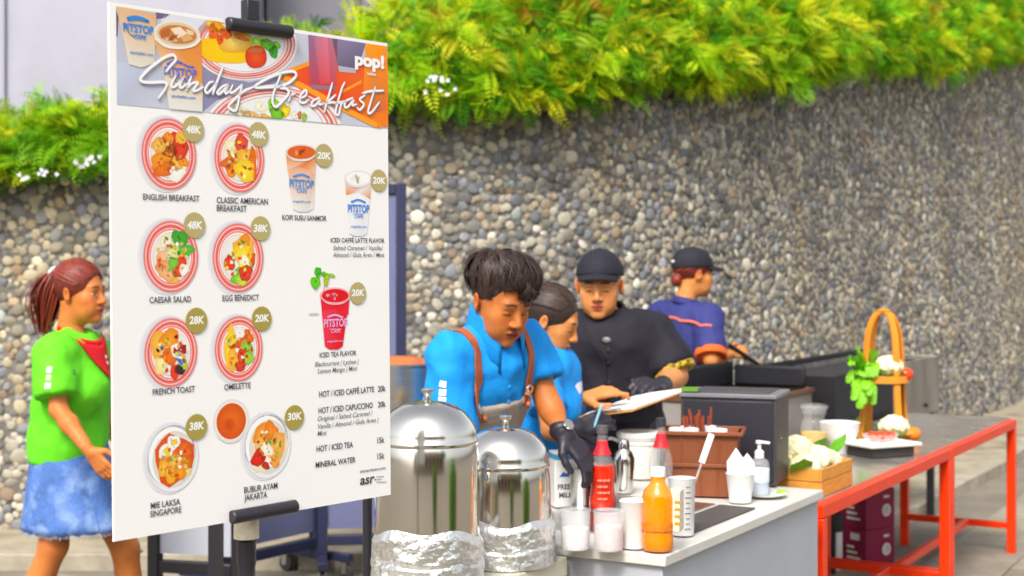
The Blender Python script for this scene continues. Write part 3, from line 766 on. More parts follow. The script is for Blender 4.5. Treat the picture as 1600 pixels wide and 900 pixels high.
# ---- dishes
def dist_px(x0, y0, x1, y1):
    a, b = PU(x0, y0), PU(x1, y1); return math.hypot(a[0] - b[0], a[1] - b[1])
PE = .9
def plate(cx, cy, ry, items, seed, kind="plate", label=None):
    pr = Print(); c = PU(cx, cy); R = dist_px(cx, cy - ry, cx, cy + ry) / 2; rnd = random.Random(seed)
    for k in range(3): pr.ell((c[0] - R * .05 * k, c[1] - R * .01), (R * PE * (1.03 + .025 * k), R * (1.03 + .025 * k)), [C_('#cfcdd6'), C_('#dad9df'), C_('#e2e1e4')][k], 2 - k)
    if kind == "plate":
        pr.ell(c, (R * PE, R), C_('#e8a39c'), 3)
        for a, b, q in ((1, .93, '#e5776f'), (.90, .80, '#e0625c'), (.78, .735, '#e57a70'), (.93, .90, '#f3d3cd'), (.80, .78, '#f5ddd8')): pr.ring(c, R * b, R * a, C_(q), 4)
        pr.ell(c, (R * PE * .735, R * .735), C_('#efe9e4'), 4); pr.ring(c, R * .66, R * .675, C_('#e59a8c'), 5); pr.ell((c[0], c[1] + R * .03), (R * PE * .655, R * .655), C_('#f0eeea'), 5, edge=C_('#e2dedb'))
    elif kind == "bowl":
        pr.ell((c[0] - R * .06, c[1] - R * .12), (R * PE * .97, R * .97), C_('#dcdbe0'), 3); pr.ell(c, (R * PE, R), C_('#d3d2d6'), 3, edge=C_('#e6e6e8')); pr.ell((c[0] - R * .05, c[1] - R * .05), (R * PE * .9, R * .9), C_('#f0efee'), 4); pr.ell((c[0] + R * .03, c[1] + R * .02), (R * PE * .84, R * .84), C_('#d8d2c8'), 5)
    for n_, (x, y, rx, ry_, col, *rot) in enumerate(items):
        big = rx > .6; k = 1.0 if kind == "bowl" else 1.22; g = 1.0 if big else (1.12 if kind == "bowl" else 1.45)
        pr.blob((c[0] + x * R * PE * k, c[1] + y * R * k), (rx * R * PE * g, ry_ * R * g), C_(col), 5.5 if big else 7 + (n_ % 6) * .6, rnd, rot[0] if rot else None)
    for _ in range(22):                              # crumbs and garnish between the pieces
        x, y, rx, ry_, col, *rot = rnd.choice(items); a = rnd.random() * 6.28; q = .55 * math.sqrt(rnd.random())
        pr.ell((c[0] + R * PE * q * math.cos(a), c[1] + R * q * math.sin(a)), (R * .07, R * .05), tuple(np.minimum(np.array(C_(col)) * rnd.uniform(.6, 1.4), .9)), 11.5, rnd.random() * 3, 7, .3, rnd)
    pr.build("dish_picture", label=label)
O1, O2, O3, R1, G1, Y1, W1, BR = '#e8881e', '#d9691a', '#f0a93a', '#d63c1e', '#4ea52a', '#f2c22a', '#f2ead6', '#9a4a18'
plate(264, 241, 56, [(-.25, .15, .3, .16, O1, -.4), (-.15, .35, .3, .13, O2, -.4), (.15, -.3, .2, .17, R1), (.35, -.1, .17, .2, '#c9381e'), (-.3, -.2, .2, .15, '#e0a648'), (.35, -.38, .15, .12, O3), (.2, .38, .25, .2, W1), (.22, .2, .14, .17, O3), (.42, .15, .11, .13, O1), (0, -.08, .2, .13, BR), (-.05, -.38, .14, .1, O1)], 1, label="printed photo of an english breakfast plate")
plate(374, 248, 53, [(-.25, -.25, .2, .2, '#eadfb0'), (-.28, .12, .16, .25, O2), (.05, -.4, .2, .17, '#d24a34'), (.25, -.05, .3, .18, O3, -.3), (.42, .1, .12, .35, O2, 0), (.15, .28, .25, .27, Y1), (-.28, .28, .17, .14, O1), (-.02, -.12, .14, .14, '#efb04a')], 2, label="printed photo of an american breakfast plate")
plate(267, 401, 56, [(-.25, 0, .2, .12, '#e9a878', -.8), (-.2, .22, .25, .13, '#e3935e', -.3), (-.1, .4, .24, .12, '#eaa46a', .1), (.25, -.4, .22, .18, '#3f9a2a'), (.4, -.15, .13, .23, '#4fae2e'), (.05, -.1, .16, .16, '#cfd07a'), (.12, -.22, .14, .12, W1), (.3, .1, .13, .13, R1), (.2, .32, .16, .14, '#d2491e'), (-.15, -.35, .18, .13, '#efe0b8'), (.38, .3, .12, .12, W1), (.05, .14, .13, .12, '#6fb53a'), (0, .52, .2, .08, O3)], 3, label="printed photo of a caesar salad plate")
plate(372, 403, 54, [(.2, -.25, .3, .25, O3), (.22, -.38, .2, .12, O1), (.15, -.05, .34, .2, Y1), (.2, .1, .2, .12, '#f3e6bc'), (-.3, .12, .14, .15, R1), (.22, .35, .2, .16, '#cf3b20'), (-.02, .42, .16, .2, '#6fc02e'), (.4, .1, .1, .2, '#d9501e'), (.1, .55, .16, .09, '#b9cf3a')], 4, label="printed photo of an egg benedict plate")
plate(267, 551, 54, [(-.3, -.2, .3, .28, O3, .6), (-.05, -.3, .25, .25, O1), (-.28, .2, .16, .3, '#f2cf8a', .4), (0, .05, .2, .22, O2), (.27, -.05, .19, .23, '#f0ece6'), (.27, -.05, .13, .17, '#9a1f22'), (.12, .45, .13, .16, R1), (.3, .4, .12, .16, '#3a2a2e'), (.38, .28, .1, .13, '#9fbf3a'), (.25, .2, .16, .04, '#4a6ac0')], 5, label="printed photo of a french toast plate")
plate(373, 545, 51, [(-.3, 0, .17, .5, Y1, 0), (-.22, .25, .15, .25, O3, 0), (.1, -.15, .16, .18, '#c8582a'), (.25, .0, .18, .18, '#7fb93a'), (.12, .18, .17, .16, '#d43a22'), (.32, .25, .14, .14, '#8fc03a'), (.28, -.3, .16, .18, O2), (.05, .42, .18, .12, '#c93a20'), (.35, .08, .1, .1, R1), (.02, -.4, .14, .12, '#efe8d8')], 6, label="printed photo of an omelette plate")
plate(270, 716, 52, [(.03, .03, .8, .78, '#d9551a', 0), (-.3, -.22, .22, .22, '#f3efe4'), (-.28, -.2, .12, .12, Y1), (.02, -.48, .22, .2, '#f5f1e8'), (.04, -.46, .12, .11, '#eeb92a'), (.45, -.2, .26, .2, '#e0641e'), (.5, .15, .24, .18, O2), (.1, .12, .24, .2, '#e9b04a'), (.05, .0, .12, .1, '#a8bf4a'), (-.35, .28, .24, .2, O3), (-.1, .5, .22, .22, '#f0a02a'), (.25, .45, .22, .2, O1), (.5, .42, .18, .16, '#efc46a'), (-.38, .05, .18, .14, O1)], 7, "bowl", "printed photo of a red laksa noodle bowl")
plate(418, 697, 50, [(.03, .02, .78, .78, '#f0dcb8', 0), (-.3, -.4, .35, .25, '#e88a2a'), (.15, -.45, .35, .22, '#e07a22'), (.4, .1, .28, .5, '#eda04a', .2), (-.4, .3, .25, .3, '#c9281c'), (-.05, .1, .2, .25, '#efe3c8'), (0, -.05, .13, .16, '#5fa52a'), (.1, .45, .2, .22, '#f4efe4'), (.3, .5, .2, .18, O1), (-.1, .6, .16, .1, '#b0301c'), (-.35, -.1, .2, .18, O3)], 8, "bowl", "printed photo of a chicken porridge bowl")
sa = Print(); sc_ = PU(361, 658); sR = dist_px(361, 626, 361, 690) / 2
sa.ell(sc_, sR * 1.08, C_('#d9d8dc'), 2); sa.ell(sc_, sR, C_('#e7dfd2'), 3); sa.ell(sc_, sR * .88, C_('#e3721a'), 4, edge=C_('#d04e12')); sa.ell((sc_[0] - sR * .15, sc_[1] + sR * .2), sR * .4, C_('#c43f10'), 5, edge=C_('#d85c16')); sa.build("dish_picture", label="printed photo of a small bowl of orange broth")
# ---- cups
def cup(xt, yt, wt, xb, yb, wb, body, top, seed, logo, leaf=False, label=None):
    pr = Print(); rnd = random.Random(seed)
    P = lambda x, y: PU(x, y)
    pr.poly([P(xt - wt, yt), P(xt + wt, yt), P(xb + wb, yb - 2), P(xb + wb * .5, yb + 3), P(xb - wb * .5, yb + 3), P(xb - wb, yb - 2)], [C_(c) for c in body], 4)
    mid = .3
    pr.poly([P(xt - wt * .98, yt + 3), P(xt + wt * .98, yt + 3), P(xt + wt * .9, yt + (yb - yt) * mid + 6), P(xt, yt + (yb - yt) * mid - 4), P(xt - wt * .9, yt + (yb - yt) * mid)], [C_(top[0]), C_(top[0]), C_(top[1]), C_(top[0]), C_(top[1])], 5)
    def el(rx, ry, col, l, dy=0): pr.poly([P(xt + rx * math.cos(a), yt + dy + ry * math.sin(a)) for a in np.linspace(0, 6.28, 28, endpoint=False)], col, l)
    el(wt + 1, 13, C_(top[2]), 6); el(wt - 2, 10.5, C_(top[3]), 7)
    for _ in range(6):
        a = rnd.random() * 6.28; q = rnd.random() * .6
        pr.blob(P(xt + wt * q * math.cos(a), yt + 8 * q * math.sin(a)), (.005, .0028), C_(top[4 + rnd.randint(0, 1)]), 8, rnd)
    pr.stroke([P(xt - wt, yt + 3), P(xt - wt * .5, yt + 12), P(xt + wt * .4, yt + 12.5), P(xt + wt, yt + 4)], .002, C_(top[2]), 10)
    if leaf:
        for (x, y, rx, ry, c) in ((492, 441, .011, .011, '#5cc018'), (496, 425, .008, .009, '#3fa81a'), (509, 437, .006, .012, '#9ab824'), (517, 430, .009, .003, '#8fc02a'), (505, 428, .006, .004, '#57b01c')):
            pr.blob(P(x, y), (rx, ry), C_(c), 10, rnd, .2)
        pr.stroke([P(505, 455), P(507, 445), P(514, 434)], .0015, C_('#b0602a'), 9); pr.ell(P(490, 491), (.012, .0025), C_('#c4c4c6'), 1)
    lc_ = C_(logo); y0 = yt + (yb - yt) * .52
    pr.stroke([P(xt - wt * .5, y0 - 9), P(xt, y0 - 12), P(xt + wt * .5, y0 - 8)], .0035, lc_, 11, False); pr.stroke([P(xt - wt * .4, y0 + 10), P(xt + wt * .4, y0 + 10)], .001, lc_, 11, False)
    o = pr.build("drink_picture", label=label)
    text("PITSTOP", xt - wt * .78, y0 + 7, xt + wt * .82, 12, lc_, "logo_lettering", o, .03, 0, 12); text("CAFE", xt - wt * .3, y0 + 16, xt + wt * .35, 5, lc_, "logo_lettering", o, .02, 0, 12)
    text("singkafah.com", xt - wt * .55, y0 + 31, xt + wt * .6, 3.5, lc_, "logo_lettering", o, .01, 0, 12)
cup(470, 238, 24, 473, 328, 16, ['#e2873a', '#e2873a', '#e6e5df', '#d9d8d4', '#d9d8d4', '#e8e7e1'], ['#e2762a', '#e6c8a8', '#ded8d2', '#d9601f', '#c23a1a', '#ee9a50'], 11, '#4a90da', label="printed photo of an iced milk coffee cup")
cup(559, 279, 21, 559, 366, 14, ['#ecebe8', '#ecebe8', '#e8e9ea', '#dcdde0', '#dcdde0', '#eaebec'], ['#e3dfda', '#e58a34', '#dedde0', '#f0eeec', '#cfc08a', '#e9e4dc'], 12, '#4a86da', label="printed photo of an iced latte cup with milk foam")
cup(523, 462, 23, 521, 543, 14, ['#e8425a', '#e01c2a', '#e0101e', '#e01420', '#e8203a', '#e6304a'], ['#e01a24', '#e5203a', '#f0a9b4', '#d80f14', '#ee8a9c', '#e0303c'], 13, '#e6a8d8', True, label="printed photo of a red iced tea cup with mint")
# ---- price badges
for (x, y, p, r) in ((301, 202, "48K", 20), (403, 210, "48K", 19), (505, 243, "20K", 18), (591, 282, "20K", 17), (303, 352, "48K", 20), (406, 357, "38K", 19), (558, 458, "20K", 17), (306, 501, "28K", 20), (408, 498, "20K", 19), (306, 667, "38K", 20), (459, 652, "30K", 19)):
    pr = Print(); c = PU(x, y); R = dist_px(x, y - r, x, y + r) / 2
    pr.poly([(c[0] + R * (1 + (.035 if k % 2 else -.02)) * math.cos(k * math.pi / 30), c[1] + R * (1 + (.035 if k % 2 else -.02)) * math.sin(k * math.pi / 30)) for k in range(60)], C_('#b3a56c') if y < 480 else C_('#a39445'), 13)
    o = pr.build("price_badge"); text(p, x - r * .58, y + r * .26, x + r * .60, r * .58, (.85, .85, .82), "price_lettering", o, .035, .12, 15)
# ---- captions
for t in (("ENGLISH BREAKFAST", 223, 312, 311, 9.5), ("CLASSIC AMERICAN", 338, 317, 418, 9.5), ("BREAKFAST", 338, 329.5, 385, 9.5), ("CAESAR SALAD", 233, 473.5, 298, 9.5), ("EGG BENEDICT", 347, 470.5, 404, 9), ("FRENCH TOAST", 238, 617.5, 304, 9.5), ("OMELETTE", 350, 609.5, 391, 9),
          ("MIE LAKSA", 235, 795, 281, 9.5), ("SINGAPORE", 234, 808, 283, 9.5), ("BUBUR AYAM", 381, 770.5, 433, 9.5), ("JAKARTA", 381, 782.5, 417, 9.5), ("KOPI SUSU SANMOR", 440.5, 343.5, 509.6, 8), ("ICED CAFFÈ LATTE FLAVOR", 516, 378.5, 600, 7), ("ICED TEA FLAVOR", 499, 558.5, 556, 7.5),
          ("HOT / ICED CAFFÈ LATTE", 498, 620.5, 584, 9), ("20k", 590, 612, 602, 9), ("HOT / ICED CAPUCCINO", 497, 646, 582, 9), ("20k", 590, 636.5, 602, 9), ("HOT / ICED TEA", 494, 706, 551, 9), ("15k", 589, 692.5, 600, 9), ("MINERAL WATER", 492.6, 731, 555, 9), ("15k", 589, 717.5, 600, 9)):
    text(*t, DARK, bold=.013)
for t in (("Salted Caramel / Vanilla/", 520, 390.5, 598, 7), ("Almond / Gula Aren / Mint", 519.5, 401.5, 600, 7), ("Blackcurrant | Lychee |", 491.5, 573, 560, 7.5), ("Lemon Mango | Mint", 496, 583.5, 557.5, 7.5),
          ("Original / Salted Caramel /", 496, 658, 582, 7.5), ("Vanilla / Almond / Gula Aren |", 496, 670, 591, 7.5), ("Mint", 495.5, 681, 510, 7.5)):
    text(*t, GREYT, bold=.004, shear=.2)
text("alamandasari.com", 562, 738.5, 602, 4, GREYT, bold=.02); text("asr", 562, 757.5, 585, 15, lin('#4a4850'), bold=.02, shear=.15)
lp = Print()
for (x0, y0, x1) in ((588, 745, 599), (588, 749.5, 595), (588, 753.5, 603)): lp.stroke([PU(x0, y0), PU(x1, y0 - .9)], .0016, lin('#a2a2a6'), 6, False)
lp.stroke([PU(585, 749.5), PU(586.5, 749.4)], .002, lin('#6a6a70'), 6, False); lp.build("logo_strokes")
flush_texts()
# ---- stand
m_blk = mat("black_plastic", lin('#2c2a30'), .42, var=.1, scale=20, bump=.05)
m_blkm = mat("black_metal", lin('#26252b'), .35, var=.12, scale=12, spec=.6)
PB = PC - EN * .045; base0 = V(PB[0], PB[1], 0)
stand = thing("poster_stand", base0, "black poster stand with padded clips and taped joint holding the menu poster", "stand")
MB().tube([(PB[0], PB[1], .04), (PB[0], PB[1], 1.03)], .0150, 20).tube([(PB[0], PB[1], 1.0), (PB[0], PB[1], 1.04)], .0168, 20).build("pole", m_blkm, stand)
pt = PC - E2 * (PH / 2 + .022) - EN * .028
up_ = unit(-E2)
MB().tube([(PB[0], PB[1], 1.03), PB + V(0, 0, .2), pt - EN * 0], .0095, 16).build("upper_pole", m_blkm, stand)
MB().box(pt + V(0, 0, .004), (.026, .020, .036), R=np.stack([E1, -EN, -E2], 1)).build("pole_cap", m_blk, stand, bevel=.002)
MB().lathe([(.022, -.03), (.0215, .012), (.019, .02), (.016, .024)], (PB[0], PB[1], 1.075), 20).build("tape_wrap", mat("masking_tape", lin('#d8cdb4'), .8, var=.15, scale=30, bump=.5, bscale=90), stand)
for (px0, py0, px1, py1) in ((352, 37.5, 451, 51), (358, 808, 459, 790)):
    a = TL + E1 * PU(px0, py0)[0] + E2 * PU(px0, py0)[1] + EN * .006; b = TL + E1 * PU(px1, py1)[0] + E2 * PU(px1, py1)[1] + EN * .006
    cl = MB().tube([a, a + (b - a) * .015, b - (b - a) * .015, b], [.0095, .0115, .0115, .0095], 20).build("clip_bar", m_blk, stand)
    mid = (a + b) / 2
    MB().bar(mid - EN * .004, PB + V(0, 0, mid[2] - PB[2]), .03, .016).build("clip_bracket", m_blkm, stand, bevel=.002)
mb = MB().lathe([(.0, .0), (.19, .0), (.19, .012), (.18, .018), (.03, .025), (.022, .06), (0, .06)], base0, 40); mb.build("foot", m_blkm, stand)
# ------------------------------------------------------------------ common materials of the stalls
m_white = mat("white_plastic", (.78, .78, .76), .35, var=.04, scale=10)
m_steel = mat("polished_steel", (.74, .70, .63), .15, 1.0, var=.06, scale=6, roughvar=.05)
m_bsteel = mat("brushed_steel", (.55, .54, .52), .32, 1.0, var=.12, scale=10, stretch=(1, 1, 20))
m_foil = mat("aluminium_foil", (.86, .85, .82), .36, 1.0, bump=.8, bscale=45)
m_grey = mat("grey_laminate", lin('#aeb2b9'), .5, var=.05, scale=5, bump=.03, dirt=(lin('#9699a0'), 2.0, .6))
m_top = mat("white_laminate", lin('#d6d3cc'), .35, var=.06, scale=6, dirt=(lin('#c9c4ba'), 3.0, .6))
m_red = mat("red_paint", lin('#f23a05'), .35, var=.07, scale=14, bump=.05, dirt=(lin('#c22c0c'), 8.0, .62))
m_wood = mat("bamboo_wood", lin('#d98a26'), .5, var=.18, scale=12, stretch=(1, 1, .15), bump=.1)
m_clear = mat("clear_plastic", (.93, .93, .94), .08, alpha=.2, spec=.8)
m_glass = mat("jar_glass", (.92, .94, .92), .03, alpha=.13, spec=1.0)
def ring_profile(r, z0, z1, t=.002): return [(r, z0), (r, z1), (r - t, z1), (r - t, z0)]

# ------------------------------------------------------------------ grey counter
ZC = .80
cnt = thing("counter", loc(.6, .33, 0), "long light grey serving counter with white top and dark mat strip", "counter")
def ubox(mb, s0, s1, t0, t1, z0, z1): return mb.box(loc((s0 + s1) / 2, (t0 + t1) / 2, (z0 + z1) / 2), (s1 - s0, t1 - t0, z1 - z0), ROW)
ubox(MB(), .015, 1.245, .015, .655, .04, ZC - .03).build("cabinet", m_grey, cnt, bevel=.003)
ubox(MB(), 0, 1.26, 0, .67, ZC - .03, ZC).build("worktop", m_top, cnt, bevel=.004)
ubox(MB(), .03, 1.23, .04, .64, 0, .04).build("plinth", m_blk, cnt)
ubox(MB(), .25, .78, .055, .17, ZC + .0005, ZC + .006).build("rubber_mat", mat("dark_rubber", lin('#4d4845'), .7, var=.1, bump=.3), cnt, bevel=.002)
ubox(MB(), .18, .80, .19, .55, ZC + .0005, ZC + .004).build("drip_tray", m_bsteel, cnt, bevel=.001)

# ------------------------------------------------------------------ table with the urns
ZB = .773
ut = thing("side_table", loc(-.33, .42, 0), "cream block table carrying the two steel urns", "table")
m_cream = mat("cream_laminate", lin('#e6dfc6'), .45, var=.05, scale=6)
ubox(MB(), -.66, -.012, .27, .57, ZB - .05, ZB).build("top_board", m_cream, ut, bevel=.004)
ubox(MB(), -.64, -.03, .29, .55, .10, ZB - .051).build("cabinet", m_cream, ut, bevel=.003)
for s_ in (-.60, -.08):
    for t_ in (.34, .50): ubox(MB(), s_ - .025, s_ + .025, t_ - .025, t_ + .025, 0, .10).build("leg", m_blkm, ut)

def urn(c, r, zr, zk, zf, label, seed):
    """c centre, r radius, zr lid rim height, zk knob top, zf top of the foil wrap"""
    u = thing("steel_urn", c, label, "urn", "domed steel urns wrapped in foil")
    x, y, z0 = c; Z = lambda z: z - z0
    MB().lathe([(0, .004), (r * .97, .004), (r * .985, .02), (r * .985, Z(zr) - .07), (r * .97, Z(zr) - .03), (r * .94, Z(zr) - .004), (r * .93, Z(zr))], c, 64).build("body", m_steel, u, sharp=50)
    zd = zk - .028
    dome = [(r * .955, Z(zr) - .004), (r * .965, Z(zr)), (r * .955, Z(zr) + .006)] + [(r * .94 * math.cos(a) ** .9, Z(zr) + .006 + (zd - zr - .006) * math.sin(a) ** .92) for a in np.linspace(.04, math.pi / 2 - .03, 16)] + [(0, Z(zd))]
    lid = MB().lathe(dome, c, 64).build("lid", m_steel, u, sharp=50)
    MB().lathe([(.008, Z(zd) - .003), (.0075, Z(zd) + .012), (.010, Z(zd) + .016), (.0155, Z(zd) + .021), (.016, Z(zd) + .025), (.013, Z(zk)), (0, Z(zk))], c, 24).build("knob", m_steel, lid)
    # crumpled foil
    n = 110; rows = 26; vs = []; rr = random.Random(seed)
    for j in range(rows + 1):
        for k in range(n):
            a = 2 * math.pi * k / n; top = Z(zf) + .022 * math.sin(a + 2.2 + seed) + .006 * math.sin(5 * a)
            z = top * j / rows
            q = mnoise.noise((math.cos(a) * 3.2 + seed, math.sin(a) * 3.2, z * 22)); q2 = mnoise.noise((math.cos(a) * 9 + seed, math.sin(a) * 9, z * 60))
            crease = abs(mnoise.noise((math.cos(a) * 5, math.sin(a) * 5 + seed, z * 35 + 3)))
            band = .006 * math.exp(-((z - top * .52 - .012 * math.sin(a)) / .004) ** 2)
            e_ = min(1, (rows - j) / 4); R_ = r * .99 + e_ * (r * .035 + .005 * q + .002 * q2 - .004 * (1 - crease) ** 4 + .005 - band + .004 * (1 - j / rows))
            vs.append((x + R_ * math.cos(a), y + R_ * math.sin(a), z0 + z + .001))
    fs = [(j * n + k, j * n + (k + 1) % n, (j + 1) * n + (k + 1) % n, (j + 1) * n + k) for j in range(rows) for k in range(n)]
    link_mesh("foil_wrap", vs, fs, m_foil, u, sharp=25)
    return u
c1 = at(668, 800, 3.35); c2 = at(790, 800, 3.60)
urn((c1[0], c1[1], ZB + .001), .124, 1.108, 1.2335, .892, "taller domed steel urn next to the menu poster, foil round its base", 1)
urn((c2[0], c2[1], ZB + .001), .116, 1.020, 1.146, .905, "shorter domed steel urn beside the serving counter, foil round its base", 4)

# ------------------------------------------------------------------ bottles, tubs and tools on the counter
def cpos(px, py): p = onz(px, py, ZC); p[2] = ZC + .0045; return p
m_amber = mat("amber_syrup", lin('#f08a00'), .12, var=.06, scale=20, spec=.7, coat=.4)
m_redsy = mat("red_syrup", lin('#e02a08'), .1, var=.15, scale=18, spec=.7, coat=.5)
def syrup(px, py, r, h, label, liquid, lev, cap, labelcol, cat="bottle"):
    c = cpos(px, py); c[1] += r * .0
    b = thing("syrup_bottle", c, label, cat)
    k = h / .25
    prof = [(0, .002), (r * .9, .002), (r, .008), (r * 1.0, .035 * k), (r * .86, .07 * k), (r * .98, .11 * k), (r * .93, .135 * k), (r * .62, .165 * k), (r * .40, .19 * k), (r * .36, .225 * k), (r * .36, .232 * k)]
    MB().lathe([(a * 1.0, z) for a, z in prof if z >= lev * k - .012], c, 32).build("bottle_glass", m_glass, b, sharp=60)
    pl = [(a * 1.0 if z < lev * k - .012 else a * .96, z) for a, z in prof if z <= lev * k]; pl.append((0, pl[-1][1])); pl[0] = (0, .004)
    MB().lathe(pl, c, 32).build("liquid", liquid, b, sharp=60)
    MB().lathe([(r * .42, .225 * k), (r * .42, .25 * k), (0, .25 * k)], c, 24).build("cap", cap, b, bevel=.001)
    MB().lathe([(r * .70, .165 * k), (r * .46, .188 * k), (r * .40, .205 * k)], c, 28).build("neck_label", labelcol, b)
    return b
m_redl = mat("red_label", lin('#d4202c'), .5); m_greyl = mat("grey_cap", lin('#5c5a5e'), .4)
rb = syrup(941, 800, .040, .252, "tall bottle of red syrup with red neck label beside the steel cup", m_redsy, .145, m_greyl, m_redl)
MB().lathe([(.0405, .06), (.0405, .062)], cpos(941, 800), 20).build("liquid_line", m_redsy, rb) if False else None
# pale writing band embossed on the red bottle
mb = MB(); c = cpos(941, 800)
for j in range(4):
    for k in range(5 + j % 2):
        a = math.radians(-90 + (k - 2.3) * 9); q = c + V(.0415 * math.cos(a), .0415 * math.sin(a), .04 + j * .018)
        mb.box(q, (.0045, .001, .004 + .003 * (k % 2)), a + math.pi / 2)
mb.build("label_lettering", mat("gold_print", lin('#e8a58a'), .5), rb)
syrup(1033, 790, .037, .262, "empty clear syrup bottle with red neck label behind the amber bottle", m_clear, .03, mat("dark_cap", lin('#3a3a40'), .4), m_redl)
# amber squeeze bottle in front
c = cpos(1028, 862); b = thing("syrup_bottle", c, "amber syrup bottle with white cap at the counter's near edge", "bottle")
MB().lathe([(0, .001), (.036, .001), (.039, .006), (.0395, .03), (.037, .05), (.0395, .075), (.0395, .135), (.036, .150), (.022, .166), (.0185, .172), (.0185, .188), (0, .188)], c, 36).build("bottle_body", m_amber, b, sharp=60)
MB().lathe([(.0195, .186), (.0195, .206), (.018, .210), (0, .210)], c, 24).build("cap", m_white, b, bevel=.001)
MB().lathe([(.0405, .052), (.0405, .072)], c, 30).build("label", mat("orange_label", lin('#e07a10'), .5, var=.3, scale=60), b)
MB().box(c + V(.047, .01, .10), (.03, .06, .105), -.3).build("side_label", mat("pale_label", lin('#eadfc0'), .6, var=.1, scale=40), b, bevel=.003)
mb = MB()
for k in range(4): mb.box(c + V(.047, -.0215, .07 + .018 * k), (.014, .002, .007), -.3)
mb.build("label_mark", mat("orange_mark", lin('#e08a1a'), .6), b)
# milk cup, powder tubs
m_powder = mat("white_powder", (.8, .77, .75), .9, var=.06, scale=30, bump=.3); m_pinkp = mat("pinkish_powder", lin('#d8c8c8'), .9, var=.06, scale=30, bump=.3)
for (px, py, lev, pm, lab) in ((899, 866, .055, m_powder, "clear round tub of white powder next to the urn"), (951, 868, .062, m_pinkp, "clear round tub of pinkish powder next to the amber bottle")):
    c = cpos(px, py); c[1] += .04; c[0] *= c[1] / (c[1] - .04); t = thing("plastic_tub", c, lab, "tub", "clear tubs of powder on the counter")
    MB().lathe([(0, .001), (.034, .001), (.037, .006), (.0385, .095), (.041, .097), (.041, .102), (.0375, .102), (.0365, .008)], c, 32).build("tub_wall", m_clear, t, sharp=50)
    MB().lathe([(0, .003), (.034, .003), (.0362, lev - .006), (.034, lev), (.012, lev + .002), (0, lev + .004)], c, 28).build("powder", pm, t)
c = cpos(992, 862); c[1] += .03; t = thing("paper_cup", c, "plain white paper cup tucked behind the amber bottle", "cup")
MB().lathe([(0, .001), (.028, .001), (.036, .118), (.038, .120), (.036, .122), (.0345, .12), (.0275, .006), (0, .006)], c, 32).build("cup_wall", mat("white_paper", (.8, .79, .75), .7, var=.03), t, sharp=50)
# measuring jug with a spatula
c = cpos(1066, 838); j = thing("measuring_jug", c, "tall white measuring jug with black scale marks beside the amber bottle", "jug")
MB().lathe([(0, .001), (.030, .001), (.031, .004), (.035, .150), (.037, .153), (.0335, .153), (.029, .006), (0, .006)], c, 32).build("jug_wall", mat("milky_plastic", (.8, .8, .78), .35, alpha=.9), j, sharp=50)
mb = MB()
for k in range(9):
    z = .02 + k * .014; r_ = .0312 + z * .027; w_ = .012 if k % 3 else .018
    mb.box(c + V(r_ * .35, -r_ * .95, z), (w_, .002, .0016), .35)
mb.build("scale_mark", mat("grey_print", lin('#6a6a6c'), .6), j)
sp = thing("spatula", c + V(0, 0, .007), "clear handled white spatula leaning out of the measuring jug", "spatula")
a_ = c + V(-.012, 0, .008); e_ = at(1112, 678, c[1] + .02)
MB().tube([a_, a_ + (e_ - a_) * .74], .0035, 8).build("handle", m_clear, sp)
dv = unit(e_ - a_); sdv = unit(np.cross(dv, V(0, 1, 0)))
mb = MB(); q0 = a_ + (e_ - a_) * .70
mb.bar(q0, e_, .018, .005, up=(0, 1, 0)); mb.build("blade", m_white, sp, bevel=.002)
# shaker, steel cup, milk carton, bucket
c = cpos(975, 772); t = thing("cocktail_shaker", c, "steel cocktail shaker with domed cap behind the red syrup bottle", "shaker")
MB().lathe([(0, .001), (.026, .001), (.028, .006), (.033, .09), (.034, .105), (.030, .118)], c, 32).build("tumbler", m_steel, t, sharp=60)
st = MB().lathe([(.0335, .104), (.033, .112), (.026, .130), (.018, .138), (.0165, .142)], c, 32).build("strainer_top", m_steel, t, sharp=60)
MB().lathe([(.0175, .140), (.0175, .160), (.014, .168), (0, .170)], c, 24).build("cap", m_steel, t)
c = cpos(908, 797); t = thing("steel_cup", c, "open brushed steel cup held by the gloved hand", "cup")
MB().lathe([(0, .001), (.028, .001), (.030, .004), (.0365, .120), (.038, .121), (.036, .123), (.0285, .006), (0, .006)], c, 36).build("cup_wall", m_bsteel, t, sharp=50)
c = cpos(880, 795); t = thing("milk_carton", c, "white and blue milk carton behind the second urn", "carton")
MB().box(c + V(0, .03, .072), (.07, .07, .142), .25).build("carton_body", mat("carton_white", (.8, .8, .78), .5, var=.03), t, bevel=.002)
MB().box(c + V(0, .03, .150), (.0705, .0705, .012), .25).build("blue_band", mat("carton_blue", lin('#3aa6dc'), .5), t)
MB().box(c + V(0, .03, .161), (.069, .069, .009), .25).build("carton_top", mat("carton_white"), t, bevel=.002)
cn = V(math.sin(.25), -math.cos(.25), 0); cx_ = V(math.cos(.25), math.sin(.25), 0); fc = c + V(0, .03, 0) + cn * .0353
mb = MB()
pts_ = [fc + cx_ * x + V(0, 0, z) for x, z in ((-.022, .092), (-.008, .108), (0, .100), (.010, .112), (.024, .092))]
mb.add(pts_, [(0, 1, 2, 3, 4)]); mb.build("mountain_mark", mat("carton_blue_ink", lin('#3a5ca8'), .5), t, smooth=False)
